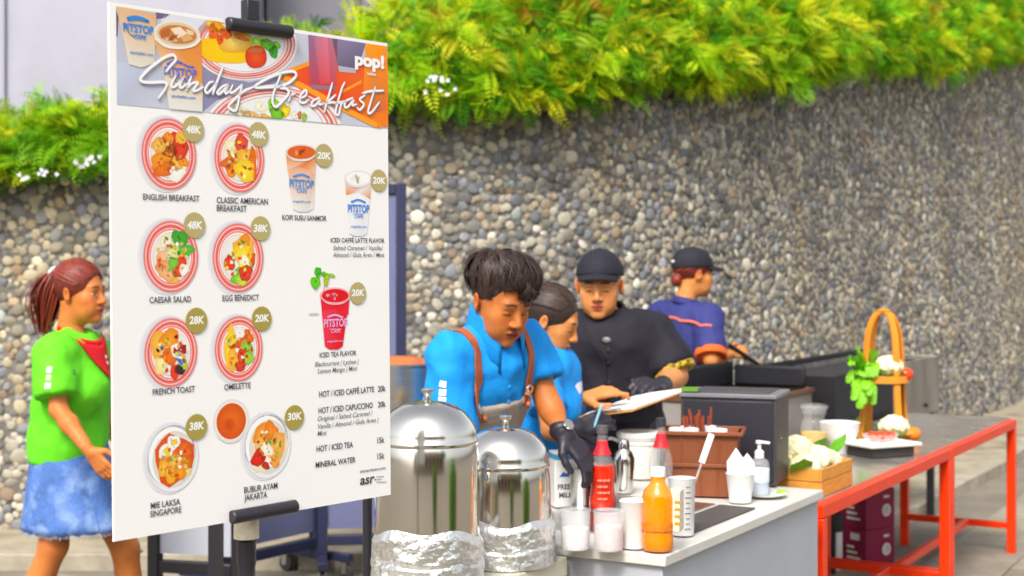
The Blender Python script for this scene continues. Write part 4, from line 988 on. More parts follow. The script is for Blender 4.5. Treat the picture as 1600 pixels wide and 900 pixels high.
def letters(body, origin, ex, ez, width, height, m, parent, name="lettering", bold=.03):
    cu = bpy.data.curves.new("lettering", 'FONT'); cu.body = body; cu.size = 1; cu.offset = bold; cu.resolution_u = 3
    o = bpy.data.objects.new("lettering", cu); COL.objects.link(o); dg = bpy.context.evaluated_depsgraph_get(); dg.update()
    me = o.evaluated_get(dg).to_mesh(); v = np.array([q.co[:] for q in me.vertices]); f = [tuple(p.vertices) for p in me.polygons]
    o.evaluated_get(dg).to_mesh_clear(); bpy.data.objects.remove(o); bpy.data.curves.remove(cu)
    x = (v[:, 0] - v[:, 0].min()) / np.ptp(v[:, 0]) * width; z = v[:, 1] / .7 * height
    P = np.asarray(origin) + x[:, None] * np.asarray(ex) + z[:, None] * np.asarray(ez)
    return link_mesh(name, P, f, m, parent, smooth=False)
m_dkink = mat("dark_ink", lin('#4a4a55'), .6)
letters("FRESH", fc + cx_ * -.026 + V(0, 0, .055) + cn * .0004, cx_, V(0, 0, 1), .052, .015, m_dkink, t)
letters("MILK", fc + cx_ * -.022 + V(0, 0, .030) + cn * .0004, cx_, V(0, 0, 1), .044, .015, m_dkink, t)
c = cpos(1000, 748); t = thing("bucket", c, "round white lidded bucket at the back of the counter", "bucket")
MB().lathe([(0, .001), (.060, .001), (.064, .006), (.072, .115), (.076, .118), (.076, .124), (.073, .126), (.073, .132), (.077, .134), (.077, .140), (0, .140)], c, 40).build("pail", mat("ivory_plastic", lin('#ecebe2'), .4, var=.03), t, sharp=40)
MB().lathe([(.079, .150), (.082, .158), (.080, .166), (.074, .170), (.06, .168), (0, .167)], c + V(0, 0, -.011), 40).build("lid", mat("white_lid", (.8, .8, .78), .4), t, sharp=40)
mb = MB().tube([c + V(-.073, 0, .125), c + V(-.095, -.01, .135), c + V(-.115, -.02, .137)], .006, 8); mb.build("handle", m_white, t)
# brown crate with sticks
c = cpos(1100, 782); c[1] += .11; c[0] = (1098 - CX) / F_PX * c[1]; yaw = -.22
t = thing("brown_crate", c, "brown ribbed plastic crate with sticks in front of the black box", "crate")
m_brown = mat("brown_plastic", lin('#84492a'), .45, var=.1, scale=10, bump=.05)
R_ = rotz(yaw); P = lambda x, y, z: c + R_ @ V(x, y, z)
mb = MB(); w0, w1, d0, d1, hh = .095, .118, .07, .085, .205
def shell(mb, w0, w1, d0, d1, z0, z1):
    vs = [P(sx * w0, sy * d0, z0) for sx, sy in ((-1, -1), (1, -1), (1, 1), (-1, 1))] + [P(sx * w1, sy * d1, z1) for sx, sy in ((-1, -1), (1, -1), (1, 1), (-1, 1))]
    mb.add(vs, [(0, 1, 5, 4), (1, 2, 6, 5), (2, 3, 7, 6), (3, 0, 4, 7)])
shell(mb, w0, w1, d0, d1, .002, hh); shell(mb, w0 - .004, w1 - .004, d0 - .004, d1 - .004, .006, hh)
mb.add([P(-w0, -d0, .003), P(w0, -d0, .003), P(w0, d0, .003), P(-w0, d0, .003)], [(0, 1, 2, 3)]); mb.build("crate_wall", m_brown, t, smooth=False)
for z, e in ((hh - .004, .010), (.10, .003)):
    k = z / hh; w = w0 + (w1 - w0) * k + e; d = d0 + (d1 - d0) * k + e; mb = MB()
    for (x, y, sx, sy) in ((0, -d, 2 * w + .008, .010), (0, d, 2 * w + .008, .010), (-w, 0, .010, 2 * d), (w, 0, .010, 2 * d)): mb.box(P(x, y, z), (sx, sy, .012), yaw)
    mb.build("rim" if e > .005 else "rib_band", m_brown, t, bevel=.002)
for x in (-.06, 0, .06):
    MB().bar(P(x * .85, -d0 - .001, .01), P(x, -d1 - .001, hh - .01), .006, .004, up=(0, 1, 0)).build("rib", m_brown, t)
m_stick = mat("reddish_stick", lin('#8a3d22'), .7, var=.2, scale=20)
for k in range(15):
    x = RND.uniform(-.05, .03); y = RND.uniform(-.03, .03)
    a_ = P(x * .4, y, .01); e_ = P(x * 1.5 + RND.gauss(0, .022), y + RND.gauss(0, .01), RND.uniform(.235, .275))
    o = MB().tube([a_, e_], .0042, 7).build("wooden_stick", m_stick, base=a_); tag(o, "reddish brown stick standing in the brown crate", "stick", "sticks in the brown crate")
for k, (x, y) in enumerate(((-.08, -.05), (-.03, -.05), (.06, -.05), (-.05, .0), (.02, .03))):
    q = P(x, y, hh - .026); o = MB().lathe([(0, -.17), (.018, -.168), (.021, .0), (.023, .03), (.021, .034), (.012, .036), (0, .037)], q, 20).build("lidded_cup", m_white, base=q - V(0, 0, .17)); tag(o, "small white lidded cup standing inside the brown crate", "cup", "white cups in the brown crate")
# black countertop appliance
c = cpos(1213, 763); yaw = -.34; R_ = rotz(yaw); P = lambda x, y, z: c + R_ @ V(x, y, z)
t = thing("black_appliance", P(-.16, .15, 0), "black boxy countertop fridge with grey top trim on the counter", "appliance")
m_bk = mat("black_enamel", lin('#28262f'), .45, var=.1, scale=6, bump=.04); m_bk2 = mat("charcoal_side", lin('#3e3b3b'), .5, var=.1, scale=8)
MB().box(P(-.16, .135, .145), (.32, .27, .285), yaw).build("housing", m_bk2, t, bevel=.004)
MB().box(P(-.16, -.003, .148), (.30, .012, .262), yaw).build("front_panel", m_bk, t, bevel=.003)
MB().box(P(-.16, .133, .294), (.328, .282, .014), yaw).build("top_trim", mat("grey_trim", lin('#77757a'), .4, var=.05), t, bevel=.003)
MB().box(P(-.16, .135, .303), (.26, .22, .006), yaw).build("top_recess", mat("trim_dark", lin('#454347'), .5), t, bevel=.002)
for k in range(9): MB().box(P(-.115 + k * .010, -.010, .135), (.005, .004, .05), yaw).build("vent_slat", m_blk, t)
for x, y in ((-.3, .02), (-.02, .02), (-.3, .25), (-.02, .25)): MB().lathe([(.012, 0), (.012, .004), (0, .004)], P(x, y, -.001), 12).build("foot", m_blk, t)
MB().lathe([(.004, 0), (.004, .002), (0, .002)], P(.0005, .09, .15), 12, R=roty(math.pi / 2)).build("screw", m_steel, t)
o = MB().box(P(-.30, .05, .3095), (.055, .10, .008), yaw + .2).build("green_folder", mat("green_card", lin('#5f8f1e'), .6), base=P(-.30, .05, .3055)); tag(o, "green folded cloth on the black appliance's left corner", "cloth")
# napkin cup, sanitizer, plate
c = cpos(1157, 787); c[1] += .005; t = thing("napkin_cup", c, "white paper cup stuffed with napkins beside the pump bottle", "cup")
MB().lathe([(0, .001), (.033, .001), (.043, .085), (.045, .088), (.043, .09), (.0415, .086), (.032, .005), (0, .005)], c, 32).build("cup_wall", mat("white_paper"), t, sharp=50)
m_nap = mat("napkin", (.8, .8, .79), .9, bump=.4, bscale=40)
for k in range(5):
    a = k * 1.25; q = c + V(.018 * math.cos(a), .018 * math.sin(a), .03); h_ = (.12, .095, .135, .10, .11)[k]; mb = MB()
    mb.add([q + V(-.020, 0, 0), q + V(.020, 0, 0), q + V(.026, -.004, h_ * .75), q + V(.004, .004, h_), q + V(-.024, .006, h_ * .68), q + V(0, .014, 0), q + V(.01, .02, h_ * .8)], [(0, 1, 2, 3, 4), (1, 5, 6, 2), (5, 0, 4, 6), (2, 6, 3), (6, 4, 3)])
    mb.build("napkin", m_nap, t, smooth=False)
c = cpos(1198, 780); c[1] += .03; pl = thing("plate", c, "small white plate with lime under the pump bottle", "plate")
MB().lathe([(0, .001), (.045, .001), (.066, .009), (.068, .011), (.065, .0115), (.045, .005), (0, .004)], c, 40).build("plate_dish", mat("glazed_ceramic", (.8, .8, .78), .2), pl)
c = c + V(-.018, .0, .0055); t = thing("pump_bottle", c, "clear hand sanitizer pump bottle with white pump beside the black appliance", "bottle")
MB().lathe([(0, .001), (.029, .001), (.031, .005), (.031, .095), (.027, .108), (.013, .116), (.013, .12)], c, 32).build("bottle_wall", m_clear, t, sharp=60)
MB().lathe([(0, .003), (.029, .003), (.029, .05), (0, .05)], c, 28).build("gel", mat("clear_gel", lin('#cfe0ee'), .1, alpha=.55), t)
MB().lathe([(.0310, .04), (.0316, .041), (.0316, .082), (.031, .083)], c, 28).build("label", mat("pale_blue_label", lin('#d7e2ea'), .5, var=.1, scale=40), t)
pu = MB().lathe([(.015, .116), (.015, .135), (.010, .140), (.006, .142), (.006, .160), (.012, .161), (.012, .170), (0, .171)], c, 20).build("pump", m_white, t)
MB().bar(c + V(0, 0, .166), c + V(.032, -.01, .163), .010, .008).build("spout", m_white, pu, bevel=.002)
q = cpos(1222, 776); q = V(q[0], q[1] + .0, ZC + .016); o = MB().lathe([(0, -.012), (.012, -.009), (.019, 0), (.012, .006), (0, .007)], q, 16, sq=.6).build("lime_wedge", mat("lime_skin", lin('#8fc81e'), .5, var=.2, scale=30), base=q - V(0, 0, .012)); tag(o, "bright green lime wedge on the small white plate", "lime")

# ------------------------------------------------------------------ red tables
ZR = .73
def red_table(s0, s1, t0, t1, label):
    tb = thing("red_table", loc((s0 + s1) / 2, (t0 + t1) / 2, 0), label, "table", "red steel framed tables")
    h = .022
    for s_, t_ in ((s0 + h, t0 + h), (s1 - h, t0 + h), (s0 + h, t1 - h), (s1 - h, t1 - h)):
        ubox(MB(), s_ - h, s_ + h, t_ - h, t_ + h, 0, ZR - .052).build("leg", m_red, tb, bevel=.003)
    for t_ in (t0 + h, t1 - h): ubox(MB(), s0, s1, t_ - h, t_ + h, ZR - .050, ZR - .003).build("top_rail", m_red, tb, bevel=.003)
    for s_ in (s0 + h, s1 - h):
        ubox(MB(), s_ - h, s_ + h, t0 + 2 * h, t1 - 2 * h, ZR - .050, ZR - .003).build("end_rail", m_red, tb, bevel=.003)
        ubox(MB(), s_ - h * .7, s_ + h * .7, t0 + 2 * h, t1 - 2 * h, .14, .175).build("low_rail", m_red, tb, bevel=.003)
    tm = (t0 + t1) / 2 - .05
    ubox(MB(), s0 + 2 * h, s1 - 2 * h, tm - .017, tm + .017, .142, .177).build("stretcher", m_red, tb, bevel=.003)
    m_tt = mat("table_steel", (.60, .54, .47), .24, .75, var=.15, scale=5, roughvar=.08)
    ubox(MB(), s0 + .004, s1 - .004, t0 + .03, t1 - .004, ZR - .002, ZR + .004).build("steel_top", m_tt, tb)
    return tb
red_table(1.40, 3.22, .045, .70, "nearer red framed table with vegetables, set against the counter")
red_table(3.24, 4.70, .045, .66, "farther red framed table beside the charcoal grill")
ZT = ZR + .0045
def rpos(px, py): p = onz(px, py, ZT); p[2] = ZT; return p
# vegetables made of implicit lumps
def cauliflower(c, r, seed, label=None, group=None, leaves=True):
    rr = random.Random(seed); t = thing("cauliflower", c, label, "cauliflower", group); pr = [('ell', c + V(0, 0, r * .85), (r * .80, r * .80, r * .62), None, .01)]
    for k in range(46):
        z = 1 - k / 46 * 1.15; a = k * 2.39996; q = math.sqrt(max(0, 1 - z * z)); rad = r * rr.uniform(.16, .25)
        pr.append(('ell', c + V(r * .80 * q * math.cos(a), r * .80 * q * math.sin(a), r * .85 + r * .64 * z), (rad, rad, rad), None, .004))
    v, f = sdf_mesh(pr, r / 13, pad=r * .1); v[:, 2] = np.maximum(v[:, 2], c[2] + .002)
    link_mesh("curd", v, f, mat("cauliflower_curd", lin('#f0e6bd'), .75, var=.1, scale=60, bump=.7, bscale=160), t, sharp=0)
    if leaves:
        for k in range(6):
            a = k * 1.05 + rr.random() * .4; e = V(math.cos(a), math.sin(a), 0); mb = MB()
            leafmesh(mb, c + e * r * .45 + V(0, 0, r * .12), e, r * 1.0, r * .45, rr, up=.7)
            mb.build("leaf", mat("cauliflower_leaf", lin('#8fae3c'), .5, var=.2, scale=30, transl=.15), t, sharp=0)
    return t
def leafmesh(mb, p, e, ln, wd, rr, up=.5, curl=.3, n=7):
    e = unit(e); sd_ = unit(np.cross(e, V(0, 0, 1))); vs = []
    ph = rr.random() * 6
    for i in range(n):
        u_ = i / (n - 1); w = wd * math.sin(math.pi * min(1, u_ * .86 + .12)) ** .8
        mid = p + e * ln * u_ * (1 - .25 * u_) + V(0, 0, ln * (up * u_ - curl * u_ * u_))
        for q in (-1, -.5, 0, .5, 1): vs.append(mid + sd_ * w * q + V(0, 0, .10 * wd * abs(q) + .12 * wd * math.sin(ph + 9 * u_ + 4 * q) * abs(q)))
    mb.add(vs, [(i * 5 + k, i * 5 + k + 1, (i + 1) * 5 + k + 1, (i + 1) * 5 + k) for i in range(n - 1) for k in range(4)])
def roundfruit(name, c, r, m, label, cat, sq=.85, dent=.12, stalk=None):
    t = thing(name, c, label, cat)
    prof = [(0, .001)] + [(r * math.sin(a), r * sq - r * sq * math.cos(a) * (1 - dent * math.exp(-((a - math.pi) / .5) ** 2))) for a in np.linspace(.25, math.pi - .12, 14)] + [(0, r * sq * 2 * (1 - dent * .6))]
    MB().lathe(prof, c, 28).build("flesh", m, t, sharp=0)
    if stalk is not None: MB().tube([c + V(0, 0, r * sq * 1.82), c + V(.004, 0, r * sq * 1.95), c + V(.012, 0, r * sq * 2.2)], [.006, .004, .003], 8).build("stalk", stalk, t)
    return t
m_tom = mat("tomato_skin", lin('#e0451a'), .25, var=.1, scale=20); m_stalk = mat("green_stalk", lin('#5c7f2a'), .6)
# wooden crate of cauliflower
s0, s1, t0, t1 = 1.50, 1.86, .085, .37
cr = thing("wooden_crate", loc((s0 + s1) / 2, (t0 + t1) / 2, ZT), "shallow orange wooden crate heaped with cauliflower florets", "crate")
m_crw = mat("crate_wood", lin('#e09a3e'), .6, var=.2, scale=14, stretch=(1, 1, 6), bump=.15)
ubox(MB(), s0, s1, t0, t1, ZT + .001, ZT + .008).build("base_board", m_crw, cr, bevel=.001)
for k in range(2):
    z0, z1 = ZT + .009 + k * .045, ZT + .051 + k * .045
    ubox(MB(), s0, s1, t0, t0 + .008, z0, z1).build("side_board", m_crw, cr, bevel=.001); ubox(MB(), s0, s1, t1 - .008, t1, z0, z1).build("side_board", m_crw, cr, bevel=.001)
    ubox(MB(), s0, s0 + .010, t0 + .009, t1 - .009, z0, z1).build("end_board", m_crw, cr, bevel=.001); ubox(MB(), s1 - .010, s1, t0 + .009, t1 - .009, z0, z1).build("end_board", m_crw, cr, bevel=.001)
ubox(MB(), s0 - .001, s1 + .001, t0 - .002, t1 + .002, ZT + .0965, ZT + .103).build("rim", m_crw, cr) if False else None
for k, (ds, dt, r) in enumerate(((.07, .08, .066), (.18, .08, .07), (.29, .08, .062), (.08, .2, .07), (.2, .2, .072), (.30, .2, .066), (.14, .14, .066))):
    q = loc(s0 + ds, t0 + dt, ZT + .009 + (.075 if k == 6 else .02) + .014 * (k % 2))
    cauliflower(q, r, 20 + k, ("cauliflower head at the crate corner nearest the black appliance", "cauliflower head in the middle of the crate's near side", "cauliflower head at the crate's near end by the table edge", "cauliflower head at the crate's back corner by the jar", "cauliflower head in the middle of the crate's back side", "cauliflower head at the crate's far corner by the scale", "topmost cauliflower head of the heap in the wooden crate")[k], "cauliflower florets in the wooden crate", leaves=False)
rr_ = random.Random(2)
for k, (ds, dt) in enumerate(((.34, .10), (.30, .15), (.33, .2), (.04, .24), (.05, .1))):
    q = loc(s0 + ds - .02, t0 + dt, ZT + .06); mb = MB(); t = None
    leafmesh(mb, q, V(rr_.uniform(-1, 1), rr_.uniform(-1, .4), 0), .13, .042, rr_, up=1.2); leafmesh(mb, q, V(rr_.uniform(-1, 1), rr_.uniform(-1, .4), 0), .12, .04, rr_, up=.9)
    o = mb.build("basil_sprig", mat("basil_leaf", lin('#6cb02c'), .5, var=.3, scale=30, transl=.2), base=q, sharp=0); tag(o, "green leaf sprig tucked between florets in the wooden crate", "herb", "leaf sprigs in the wooden crate")
# jar, bowl
c = rpos(1272, 712); t = thing("glass_jar", c, "round glass jar with yellow fruit behind the cauliflower crate", "jar")
MB().lathe([(0, .001), (.050, .001), (.056, .008), (.058, .12), (.050, .150), (.044, .158), (.044, .172), (.050, .176), (.052, .19), (.046, .20), (.040, .202)], c, 40).build("jar_wall", m_glass, t, sharp=60)
MB().lathe([(0, .004), (.048, .004), (.054, .011), (.055, .10), (0, .104)], c, 32).build("contents", mat("yellow_pickle", lin('#d9b04a'), .4, var=.35, scale=35, bump=.6, bscale=40), t)
MB().lathe([(.055, .198), (.060, .205), (.056, .215), (.03, .222), (0, .224)], c, 36).build("lid", m_glass, t)
c = rpos(1312, 708); t = thing("white_bowl", c, "deep white ceramic bowl behind the cauliflower crate", "bowl")
MB().lathe([(0, .001), (.04, .001), (.042, .010), (.062, .045), (.078, .09), (.085, .13), (.087, .134), (.083, .134), (.074, .09), (.05, .035), (0, .02)], c, 48).build("bowl_wall", mat("glazed_ceramic"), t, sharp=60)
# kitchen scale with tomato tray
c = rpos(1376, 716); c[1] += .1; c[0] = (1376 - CX) / F_PX * c[1]; t = thing("kitchen_scale", c, "flat white-topped kitchen scale on the red table", "scale")
MB().box(c + V(0, 0, .022), (.22, .17, .042), .45).build("scale_body", mat("charcoal_side"), t, bevel=.004); MB().box(c + V(0, 0, .052), (.27, .21, .016), .45).build("platform", mat("ivory_plastic"), t, bevel=.004)
c = c + V(0, 0, .0605); t = thing("tomato_tray", c, "clear wrapped tray of red tomatoes on the kitchen scale", "tray")
MB().lathe([(0, .001), (.075, .001), (.085, .03), (.088, .031), (.084, .029), (.074, .004), (0, .004)], c, 28, sq=.7, R=rotz(.45)).build("tray_wall", m_clear, t, sharp=50)
for k in range(9):
    a = k * 2.4; q = .018 * math.sqrt(k) * 1.05; p = c + rotz(.45) @ V(q * math.cos(a) * 1.2, q * math.sin(a) * .8, .006)
    o = MB().lathe([(0, .0)] + [(.019 * math.sin(x), .017 - .017 * math.cos(x)) for x in np.linspace(.3, 2.9, 9)] + [(0, .033)], p, 18).build("tomato", m_tom, base=p, sharp=0); tag(o, "small red tomato in the wrapped tray", "tomato", "tomatoes in the tray")
# bamboo display stand
sc = loc(3.40, .40, ZT)
t = thing("bamboo_stand", sc, "tall orange bamboo display stand with arched handle and vegetable ring", "stand")
hr_ = .125
for k in range(4):
    a = math.radians(20 + 90 * k); e = V(math.cos(a), math.sin(a), 0)
    pts = [sc + e * .128 + V(0, 0, .001), sc + e * .112 + V(0, 0, .15), sc + e * .104 + V(0, 0, .28), sc + e * .098 + V(0, 0, .40), sc + e * .084 + V(0, 0, .50), sc + e * .052 + V(0, 0, .572), sc + e * .008 + V(0, 0, .598)]
    p_ = spline(pts, 5); mb = MB(); sd_ = np.cross(e, V(0, 0, 1)); vs = []
    T = np.gradient(p_, axis=0); T /= np.linalg.norm(T, axis=1)[:, None]
    for q, tt_ in zip(p_, T):
        nn = np.cross(sd_, tt_)
        for (i, j) in ((-1, -1), (1, -1), (1, 1), (-1, 1)): vs.append(q + sd_ * .0155 * i + nn * .0055 * j)
    n = len(p_); mb.add(vs, [(4 * i + k2, 4 * i + (k2 + 1) % 4, 4 * i + 4 + (k2 + 1) % 4, 4 * i + 4 + k2) for i in range(n - 1) for k2 in range(4)] + [(3, 2, 1, 0), (4 * n - 4, 4 * n - 3, 4 * n - 2, 4 * n - 1)])
    mb.build("leg", m_wood, t)
for z, r_, hgt in ((.262, .116, .036),):
    MB().lathe([(r_, z), (r_ + .004, z + .002), (r_ + .003, z + hgt), (r_ - .005, z + hgt), (r_ - .005, z)], sc, 48).build("basket_ring", m_wood, t, sharp=50)
    for k in range(7): MB().box(sc + V(0, -.09 + k * .03, z + .006), (2 * math.sqrt(max(.0004, r_ * r_ - (-.09 + k * .03) ** 2)) - .012, .02, .006)).build("base_slat", m_wood, t)
MB().lathe([(0, .588), (.03, .590), (.034, .600), (.02, .608), (0, .609)], sc, 24).build("top_cap", m_wood, t)
zb = ZT + .262 + .0095
def sp_(dx, dy, dz=0): return V(sc[0] + dx, sc[1] + dy, zb + dz)
cauliflower(sp_(.012, -.04), .072, 41, "cauliflower on the bamboo stand's ring in front of the red onion")
roundfruit("tomato", sp_(.088, -.05), .038, m_tom, "red tomato on the right of the bamboo stand's ring", "tomato", stalk=m_stalk)
roundfruit("red_onion", sp_(.06, .04), .044, mat("onion_skin", lin('#8a2a5c'), .3, var=.25, scale=25, stretch=(6, 6, 1)), "purple red onion behind the tomato on the bamboo stand", "onion", sq=.95, dent=-.25)
lt = thing("lettuce", sp_(-.06, -.02), "frilly green lettuce hanging over the left of the bamboo stand", "lettuce"); rr_ = random.Random(9)
def frill(mb, p, e, ln, wd, rr, up, curl):
    e = unit(e); sd_ = unit(np.cross(e, V(0, 0, 1))); vs = []; n, m = 8, 11; ph = rr.random() * 6
    for i in range(n):
        u_ = i / (n - 1); w = wd * (.25 + .75 * math.sin(math.pi * min(1, u_ * .62 + .08)))
        mid = p + e * ln * u_ * (1 - .3 * u_) + V(0, 0, ln * (up * u_ - curl * u_ * u_))
        for j in range(m):
            q = j / (m - 1) * 2 - 1; r = .16 * wd * (abs(q) ** 2 + u_ ** 3) * math.sin(ph + 15 * u_ + 11 * q); vs.append(mid + sd_ * w * q + e * (ln * .10 * (1 - q * q) * u_ + r * .6) + V(0, 0, .25 * wd * q * q + r))
    mb.add(vs, [(i * m + k, i * m + k + 1, (i + 1) * m + k + 1, (i + 1) * m + k) for i in range(n - 1) for k in range(m - 1)])
for k in range(46):
    a = rr_.uniform(2.0, 5.0); e = V(math.cos(a), math.sin(a), 0); mb = MB(); up = rr_.uniform(-.2, 1.9)
    frill(mb, sp_(-.075 + rr_.uniform(-.045, .03), -.03 + rr_.uniform(-.03, .03), .01 + .07 * rr_.random()), e, rr_.uniform(.05, .10), rr_.uniform(.018, .034), rr_, up, rr_.uniform(.4, 1.2))
    mb.build("leaf", mat("lettuce_leaf", lin('#7cbc1c'), .5, var=.35, scale=40, transl=.3, island=.35, bump=.3, bscale=60), lt, sharp=0)
for k in range(7):
    mb = MB(); frill(mb, sp_(-.125 + .009 * k, -.06 + rr_.uniform(-.02, .02), .005), V(-.5 + .06 * k, -.6, 0), rr_.uniform(.07, .13), .020, rr_, rr_.uniform(-.6, .3), rr_.uniform(.4, 1.0)); mb.build("leaf", mat("lettuce_leaf"), lt, sharp=0)
cauliflower(rpos(1397, 690), .074, 42, "whole cauliflower on the table between the bamboo stand's legs")
roundfruit("avocado", rpos(1350, 676), .046, mat("avocado_skin", lin('#6a9a1e'), .45, var=.25, scale=30, bump=.4, bscale=60), "round green avocado on the table below the lettuce", "avocado", sq=.9, dent=0)
roundfruit("pumpkin", rpos(1422, 690), .050, mat("pumpkin_skin", lin('#e8801a'), .4, var=.12, scale=16), "small orange pumpkin at the right foot of the bamboo stand", "pumpkin", sq=.72, stalk=m_stalk)

# ------------------------------------------------------------------ grill and griddle behind the tables
m_gst = mat("weathered_steel", (.36, .33, .29), .42, .85, var=.3, scale=5, stretch=(1, 1, .4), roughvar=.1, dirt=(lin('#6a5c4a'), 3.0, .56))
m_iron = mat("black_iron", lin('#131217'), .6, var=.25, scale=12, bump=.2)
gr = thing("charcoal_grill", loc(4.65, .93, 0), "long open steel charcoal grill trough on legs by the stone wall", "grill")
g0, g1, gt0, gt1, gz0, gz1 = 3.62, 5.72, .70, 1.16, .66, 1.0
for k in range(4):
    a, b_ = g0 + (g1 - g0) * k / 4, g0 + (g1 - g0) * (k + 1) / 4
    ubox(MB(), a + .002, b_ - .002, gt0, gt0 + .012, gz0, gz1).build("side_panel", m_iron if k < 2 else m_gst, gr, bevel=.002); ubox(MB(), a + .002, b_ - .002, gt1 - .012, gt1, gz0, gz1).build("side_panel", m_gst, gr, bevel=.002)
ubox(MB(), g0 - .012, g0, gt0, gt1, gz0, gz1).build("end_panel", m_iron, gr, bevel=.002); ubox(MB(), g1, g1 + .012, gt0, gt1, gz0, gz1).build("end_panel", m_gst, gr, bevel=.002)
ubox(MB(), g0, g1, gt0 + .013, gt1 - .013, gz0, gz0 + .02).build("trough_floor", m_iron, gr)
ubox(MB(), g0, g1, gt1 - .011, gt1 + .03, gz1 + .001, gz1 + .03).build("back_rail", m_iron, gr, bevel=.003)
for k in range(40):
    s_ = g0 + .04 + k * (g1 - g0 - .08) / 39; MB().tube([loc(s_, gt0 + .014, gz1 - .03), loc(s_, gt1 - .014, gz1 - .03)], .005, 6).build("grate_bar", m_iron, gr)
for s_, t_ in ((g0 + .05, gt0 + .04), (g1 - .05, gt0 + .04), (g0 + .05, gt1 - .04), (g1 - .05, gt1 - .04)):
    q = loc(s_, t_, 0); zf_ = APRON - .012 if q[1] > kerb_y(q[0]) - .02 else 0
    ubox(MB(), s_ - .02, s_ + .02, t_ - .02, t_ + .02, zf_, gz0 - .001).build("leg", m_iron, gr)
for k in range(2): MB().lathe([(.012, 0), (.012, .016), (0, .018)], loc(g0 + 1.0 + .75 * k, gt0 - .001, .72), 12, R=np.stack([U, V(0, 0, 1), -W], 1)).build("bolt", m_iron, gr)
gd = thing("griddle", loc(3.02, .93, 0), "low black griddle with copper coloured rim behind the black appliance", "griddle")
s0, s1, t0, t1, zt = 2.70, 3.50, .78, 1.22, .985
m_cop = mat("copper_rim", lin('#8a6048'), .4, .7, var=.2, scale=10)
ubox(MB(), s0, s1, t0, t1, .70, zt - .06).build("housing", mat("pale_steel_side", lin('#a9a39c'), .4, .4, var=.1), gd, bevel=.004)
ubox(MB(), s0 + .02, s1 - .02, t0 + .02, t1 - .02, zt - .058, zt - .045).build("hot_plate", m_iron, gd)
for (a, b_, c_, d_) in ((s0 - .01, s1 + .01, t0 - .012, t0 + .012), (s0 - .01, s1 + .01, t1 - .012, t1 + .012)): ubox(MB(), a, b_, c_, d_, zt - .059, zt - .034).build("rim", m_cop, gd, bevel=.003)
for (a, b_) in ((s0 - .012, s0 + .012), (s1 - .012, s1 + .012)): ubox(MB(), a, b_, t0 + .013, t1 - .013, zt - .059, zt - .034).build("rim", m_cop, gd, bevel=.003)
ubox(MB(), s0 + .06, s1 - .04, t1 - .05, t1 - .013, zt - .033, zt + .085).build("splash_guard", m_iron, gd, bevel=.012); ubox(MB(), s1 - .05, s1 - .02, t0 + .02, t1 - .052, zt - .033, zt + .07).build("splash_guard", m_iron, gd, bevel=.012)
for s_, t_ in ((s0 + .03, t0 + .03), (s1 - .03, t0 + .03), (s0 + .03, t1 - .03), (s1 - .03, t1 - .03)): ubox(MB(), s_ - .015, s_ + .015, t_ - .015, t_ + .015, 0, .699).build("leg", m_iron, gd)
# boxes under the tables
m_mar = mat("maroon_card", lin('#8c1240'), .6, var=.07, scale=8); m_wink = mat("white_ink", (.8, .78, .74), .6)
bq = onz(1352, 882, 0); yw = .72
def mbox(z0, h_, lab):
    t = thing("maroon_box", V(bq[0], bq[1], z0), lab, "box", "maroon boxes under the tables"); R_ = rotz(yw - .12)
    MB().box(V(bq[0], bq[1], z0 + h_ / 2), (.22, .20, h_), yw - .12).build("carton", m_mar, t, bevel=.004)
    f = V(bq[0], bq[1], z0) + R_ @ V(0, -.1012, 0); ex = R_ @ V(1, 0, 0); en = R_ @ V(0, -1, 0)
    cc = f + ex * .045 + V(0, 0, h_ * .45)
    MB().lathe([(.020, 0), (.020, .001), (.032, .001), (.032, 0)], cc, 24, R=np.stack([ex, V(0, 0, 1), en], 1)).build("ring_mark", m_wink, t); MB().lathe([(.009, 0), (.009, .001), (0, .001)], cc, 14, R=np.stack([ex, V(0, 0, 1), en], 1)).build("dot_mark", m_wink, t)
    MB().box(f + ex * .045 + V(0, 0, h_ * .8) + en * .0003, (.04, .001, .012), yw - .12).build("line_mark", m_wink, t)
    f = V(bq[0], bq[1], z0) + R_ @ V(-.1112, 0, 0)
    for k in range(3): MB().box(f + R_ @ V(0, -.02 + .01 * k, h_ * (.25 + .14 * k)), (.001, .09 - .02 * k, .012), yw - .12).build("line_mark", m_wink, t)
    MB().box(f + R_ @ V(0, -.03, h_ * .8), (.001, .06, .035), yw - .12).build("badge_mark", m_wink, t)
mbox(.001, .20, "lower maroon carton with white ring mark on the ground under the tables"); mbox(.202, .20, "upper maroon carton stacked on another one under the tables")
q = onz(1300, 892, 0) ; t = thing("storage_canister", q, "white canister with black lid beside the maroon cartons", "canister")
MB().lathe([(0, .001), (.05, .001), (.052, .01), (.052, .20), (.046, .21), (0, .21)], q, 28).build("drum", m_white, t); MB().lathe([(.055, .205), (.055, .285), (.045, .295), (0, .295)], q, 28).build("lid", m_blk, t)

